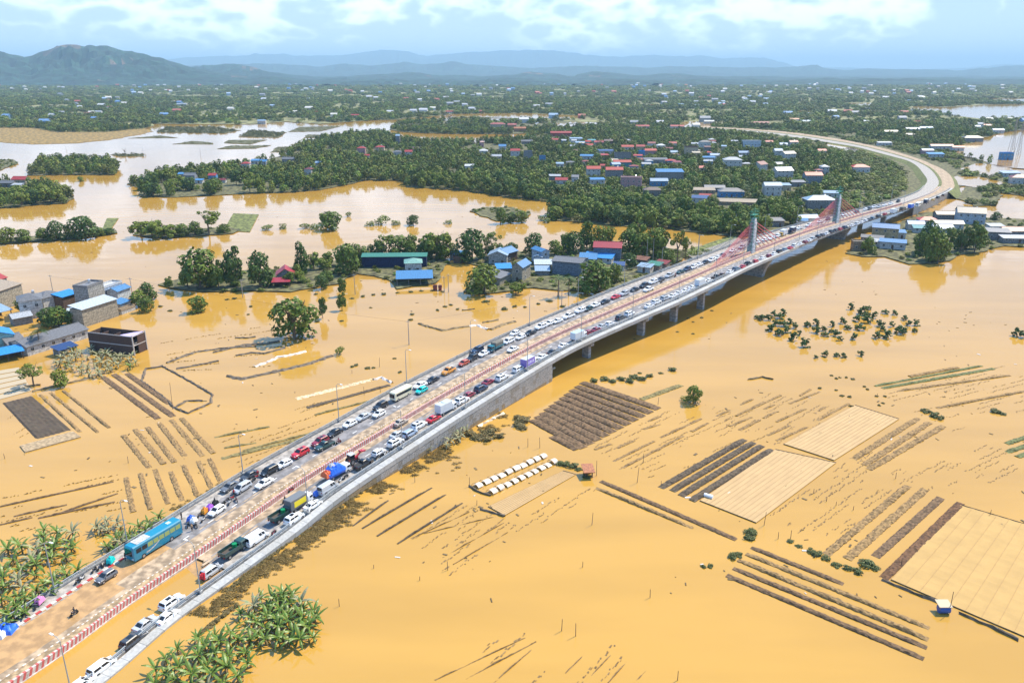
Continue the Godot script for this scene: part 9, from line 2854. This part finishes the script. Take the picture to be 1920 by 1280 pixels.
# ------------------------------------------------------------------ motorbikes and people
func blob(bones: Array, cell: float) -> ArrayMesh:   # one smooth surface round tapered bones: [from, to, radius, radius, colour]
	var lo := Vector3.ONE * 9.0
	var hi := -lo
	for q in bones:
		for e in [q[0], q[1]]:
			lo = lo.min(e - Vector3.ONE * (q[2] + 2 * cell))
			hi = hi.max(e + Vector3.ONE * (q[2] + 2 * cell))
	var n := Vector3i((hi - lo) / cell) + Vector3i.ONE
	var f := PackedFloat32Array()
	f.resize(n.x * n.y * n.z)
	var at := func(i: int, j: int, k: int) -> int: return (k * n.y + j) * n.x + i
	var near := func(p: Vector3) -> Array:
		var d := 9.0
		var best := 9.0
		var c := Color.WHITE
		for q in bones:
			var ab: Vector3 = q[1] - q[0]
			var t := clampf((p - q[0]).dot(ab) / maxf(ab.length_squared(), 1e-6), 0, 1)
			var e: float = p.distance_to(q[0] + ab * t) - lerpf(q[2], q[3], t)
			if e < best:
				best = e
				c = q[4]
			var h := clampf(0.5 + 0.5 * (d - e) / 0.05, 0, 1)
			d = lerpf(d, e, h) - 0.05 * h * (1 - h)
		return [d, c]
	for k in n.z:
		for j in n.y:
			for i in n.x:
				f[at.call(i, j, k)] = near.call(lo + Vector3(i, j, k) * cell)[0]
	var vert := {}
	var b := MB.new()
	var cellv := func(i: int, j: int, k: int) -> Vector3:
		var key := Vector3i(i, j, k)
		if not vert.has(key):
			var s := Vector3.ZERO
			var m := 0
			for e in [[0, 0, 0, 1, 0, 0], [0, 1, 0, 1, 1, 0], [0, 0, 1, 1, 0, 1], [0, 1, 1, 1, 1, 1], [0, 0, 0, 0, 1, 0], [1, 0, 0, 1, 1, 0], [0, 0, 1, 0, 1, 1], [1, 0, 1, 1, 1, 1], [0, 0, 0, 0, 0, 1], [1, 0, 0, 1, 0, 1], [0, 1, 0, 0, 1, 1], [1, 1, 0, 1, 1, 1]]:
				var x: float = f[at.call(i + e[0], j + e[1], k + e[2])]
				var y: float = f[at.call(i + e[3], j + e[4], k + e[5])]
				if (x < 0) != (y < 0):
					s += Vector3(e[0], e[1], e[2]).lerp(Vector3(e[3], e[4], e[5]), x / (x - y))
					m += 1
			vert[key] = lo + (Vector3(i, j, k) + s / maxi(m, 1)) * cell
		return vert[key]
	for k in range(1, n.z - 1):
		for j in range(1, n.y - 1):
			for i in range(1, n.x - 1):
				var x: float = f[at.call(i, j, k)]
				for e in 3:
					var y: float = f[at.call(i + (1 if e == 0 else 0), j + (1 if e == 1 else 0), k + (1 if e == 2 else 0))]
					if (x < 0) == (y < 0):
						continue
					var u := Vector3i(0, 1, 0) if e == 0 else Vector3i(0, 0, 1) if e == 1 else Vector3i(1, 0, 0)
					var w := Vector3i(0, 0, 1) if e == 0 else Vector3i(1, 0, 0) if e == 1 else Vector3i(0, 1, 0)
					var q := []
					for c in [Vector3i.ZERO, u, u + w, w]:
						q.append(cellv.call(i - c.x, j - c.y, k - c.z))
					b.col = near.call(q[0])[1]
					if x < 0:
						b.quad(q[0], q[1], q[2], q[3])
					else:
						b.quad(q[3], q[2], q[1], q[0])
	return b.mesh()


func person_mesh(shirt: Color, riding: bool) -> ArrayMesh:
	var key := "person%s%s" % [shirt.to_html(), riding]
	if cache.has(key):
		return cache[key]
	var skin := Color(0.35, 0.2, 0.13)
	var legs := Color(0.02, 0.022, 0.03)
	var hair := Color(0.012, 0.01, 0.01)
	var o := Vector3(-0.12, -0.12, 0) if riding else Vector3.ZERO
	var bones := [[Vector3(0, 0.98, 0) + o, Vector3(0, 1.35, 0) + o, 0.14, 0.17, shirt], [Vector3(0, 1.4, 0) + o, Vector3(0, 1.52, 0) + o, 0.06, 0.055, skin], [Vector3(0.02, 1.6, 0) + o, Vector3(0.02, 1.66, 0) + o, 0.095, 0.1, skin], [Vector3(-0.02, 1.7, 0) + o, Vector3(-0.03, 1.64, 0) + o, 0.1, 0.1, hair]]
	for s in [-1.0, 1.0]:
		var hip := Vector3(0, 0.95, s * 0.09) + o
		var knee := Vector3(0.03, 0.5, s * 0.1) if not riding else Vector3(0.32, 0.72, s * 0.2)
		var foot := Vector3(0, 0.08, s * 0.11) if not riding else Vector3(0.2, 0.3, s * 0.22)
		bones.append([hip, knee, 0.095, 0.065, legs])
		bones.append([knee, foot, 0.06, 0.045, legs])
		bones.append([foot, foot + Vector3(0.15, -0.03, 0), 0.045, 0.035, legs])
		var sh := Vector3(0, 1.38, s * 0.19) + o
		var el := Vector3(0.02, 1.12, s * 0.27) if not riding else Vector3(0.2, 1.08, s * 0.3)
		var ha := Vector3(0.08, 0.86, s * 0.27) if not riding else Vector3(0.44, 1.0, s * 0.28)
		bones.append([sh, el, 0.055, 0.045, shirt])
		bones.append([el, ha, 0.042, 0.032, skin])
		bones.append([ha, ha + Vector3(0.02, -0.1, 0), 0.04, 0.025, skin])
	cache[key] = blob(bones, 0.045)
	return cache[key]


func bikes_and_people() -> void:
	var made := {}
	var fig := mat("figure", Color.WHITE, 0.8)
	fig.vertex_color_use_as_albedo = true
	var riders := 0
	for q in BIKES:
		var p := deck(q[0], q[1], 0.01)
		var d := -along(q[0])
		var turn := turn_of(d) + deg_to_rad(q[2])
		var cover: bool = "coat" in q[5] or "cover" in q[5] or q[3] == "blue"
		var key: String = q[3] + str(cover)
		var o: Node3D
		if made.has(key):
			o = again(made[key], q[5], p, turn, "motorbikes on the bridge ramp")
		else:
			o = thing("motorbike", q[5], "motorbike", p, turn, "motorbikes on the bridge ramp")
			made[key] = o
			var b := MB.new()
			b.tube(Vector3(-0.62, 0.3, 0), Vector3(-0.1, 0.55, 0), 0.1, 0.12, 6)
			b.tube(Vector3(-0.1, 0.4, 0), Vector3(0.42, 0.78, 0), 0.14, 0.1, 6)
			b.tube(Vector3(0.62, 0.3, 0), Vector3(0.42, 0.95, 0), 0.05, 0.05, 5)
			hull(b, -0.75, -0.3, 0.62, 0.78, 0.24, 0.05)
			part(o, "frame", b.mesh(), paint(q[3]))
			b = MB.new()
			b.tube(Vector3(0, 0, -0.06), Vector3(0, 0, 0.06), 0.3, 0.3, 12)
			for x in [-0.62, 0.62]:
				part(o, "wheel", b.mesh(), mat("tyre", lin(0.014, 0.014, 0.014), 0.8), Transform3D(Basis(), Vector3(x, 0.3, 0)))
			b = MB.new()
			hull(b, -0.7, 0.15, 0.74, 0.86, 0.28, 0.05)
			part(o, "seat", b.mesh(), mat("bed_liner", lin(0.02, 0.02, 0.022), 0.8))
			b = MB.new()
			b.tube(Vector3(0.36, 1.0, -0.36), Vector3(0.36, 1.0, 0.36), 0.025, 0.025, 5)
			part(o, "handlebar", b.mesh(), mat("galvanised", lin(0.36, 0.38, 0.38)))
			if cover:
				part(o, "cover", cloth_heap(1.7, 1.1, 1.1, 8), mat("cover_" + q[3], lin(PAINT[q[3]][0], PAINT[q[3]][1], PAINT[q[3]][2]), 0.6), Transform3D(Basis(), Vector3(0, 0.35, 0)))
		if q[4]:
			single("person", person_mesh(Color(0.03, 0.03, 0.035) if q[3] == "black" else Color(0.25, 0.03, 0.05), true), fig, "rider in %s clothes on the %s" % ["dark" if q[3] == "black" else "dark red", ["motorbike on the muddy lane", "motorbike by the dashed line", "motorbike near the yellow box truck", "motorbike near the old footbridge", "motorbike beside the dark grey sedan"][riders]], "person").transform = Transform3D(Basis(Vector3.UP, turn), p)
			riders += 1
	var shirts := {"dark": Color(0.025, 0.027, 0.035), "white": Color(0.6, 0.6, 0.6), "tan": Color(0.45, 0.28, 0.16), "red": Color(0.4, 0.03, 0.04), "violet": Color(0.35, 0.12, 0.5)}
	for q in PEOPLE:
		single("person", person_mesh(shirts[q[2]], false), fig, q[3], "person").transform = Transform3D(Basis(Vector3.UP, rng.randf() * TAU), deck(q[0], q[1], 0.0))
	for q in [[12, 1186, 3.4, 2.6, "blue", "crumpled blue tarpaulin on the muddy footway at the left edge"], [3, 1197, 1.6, 1.6, "white", "white bundle beside the blue tarpaulin at the left edge"]]:
		var p: Vector3 = Vector3(-85.4, 0, -111.3) if q[4] == "blue" else Vector3(-85.4, 0, -109.8)
		single("tarpaulin", cloth_heap(q[2], q[3], 1.3, 12), mat("tarp_" + q[4], lin(0.03, 0.05, 0.35) if q[4] == "blue" else lin(0.7, 0.7, 0.72), 0.55), q[5], "tarpaulin").position = p + Vector3(0, 0.3, 0)
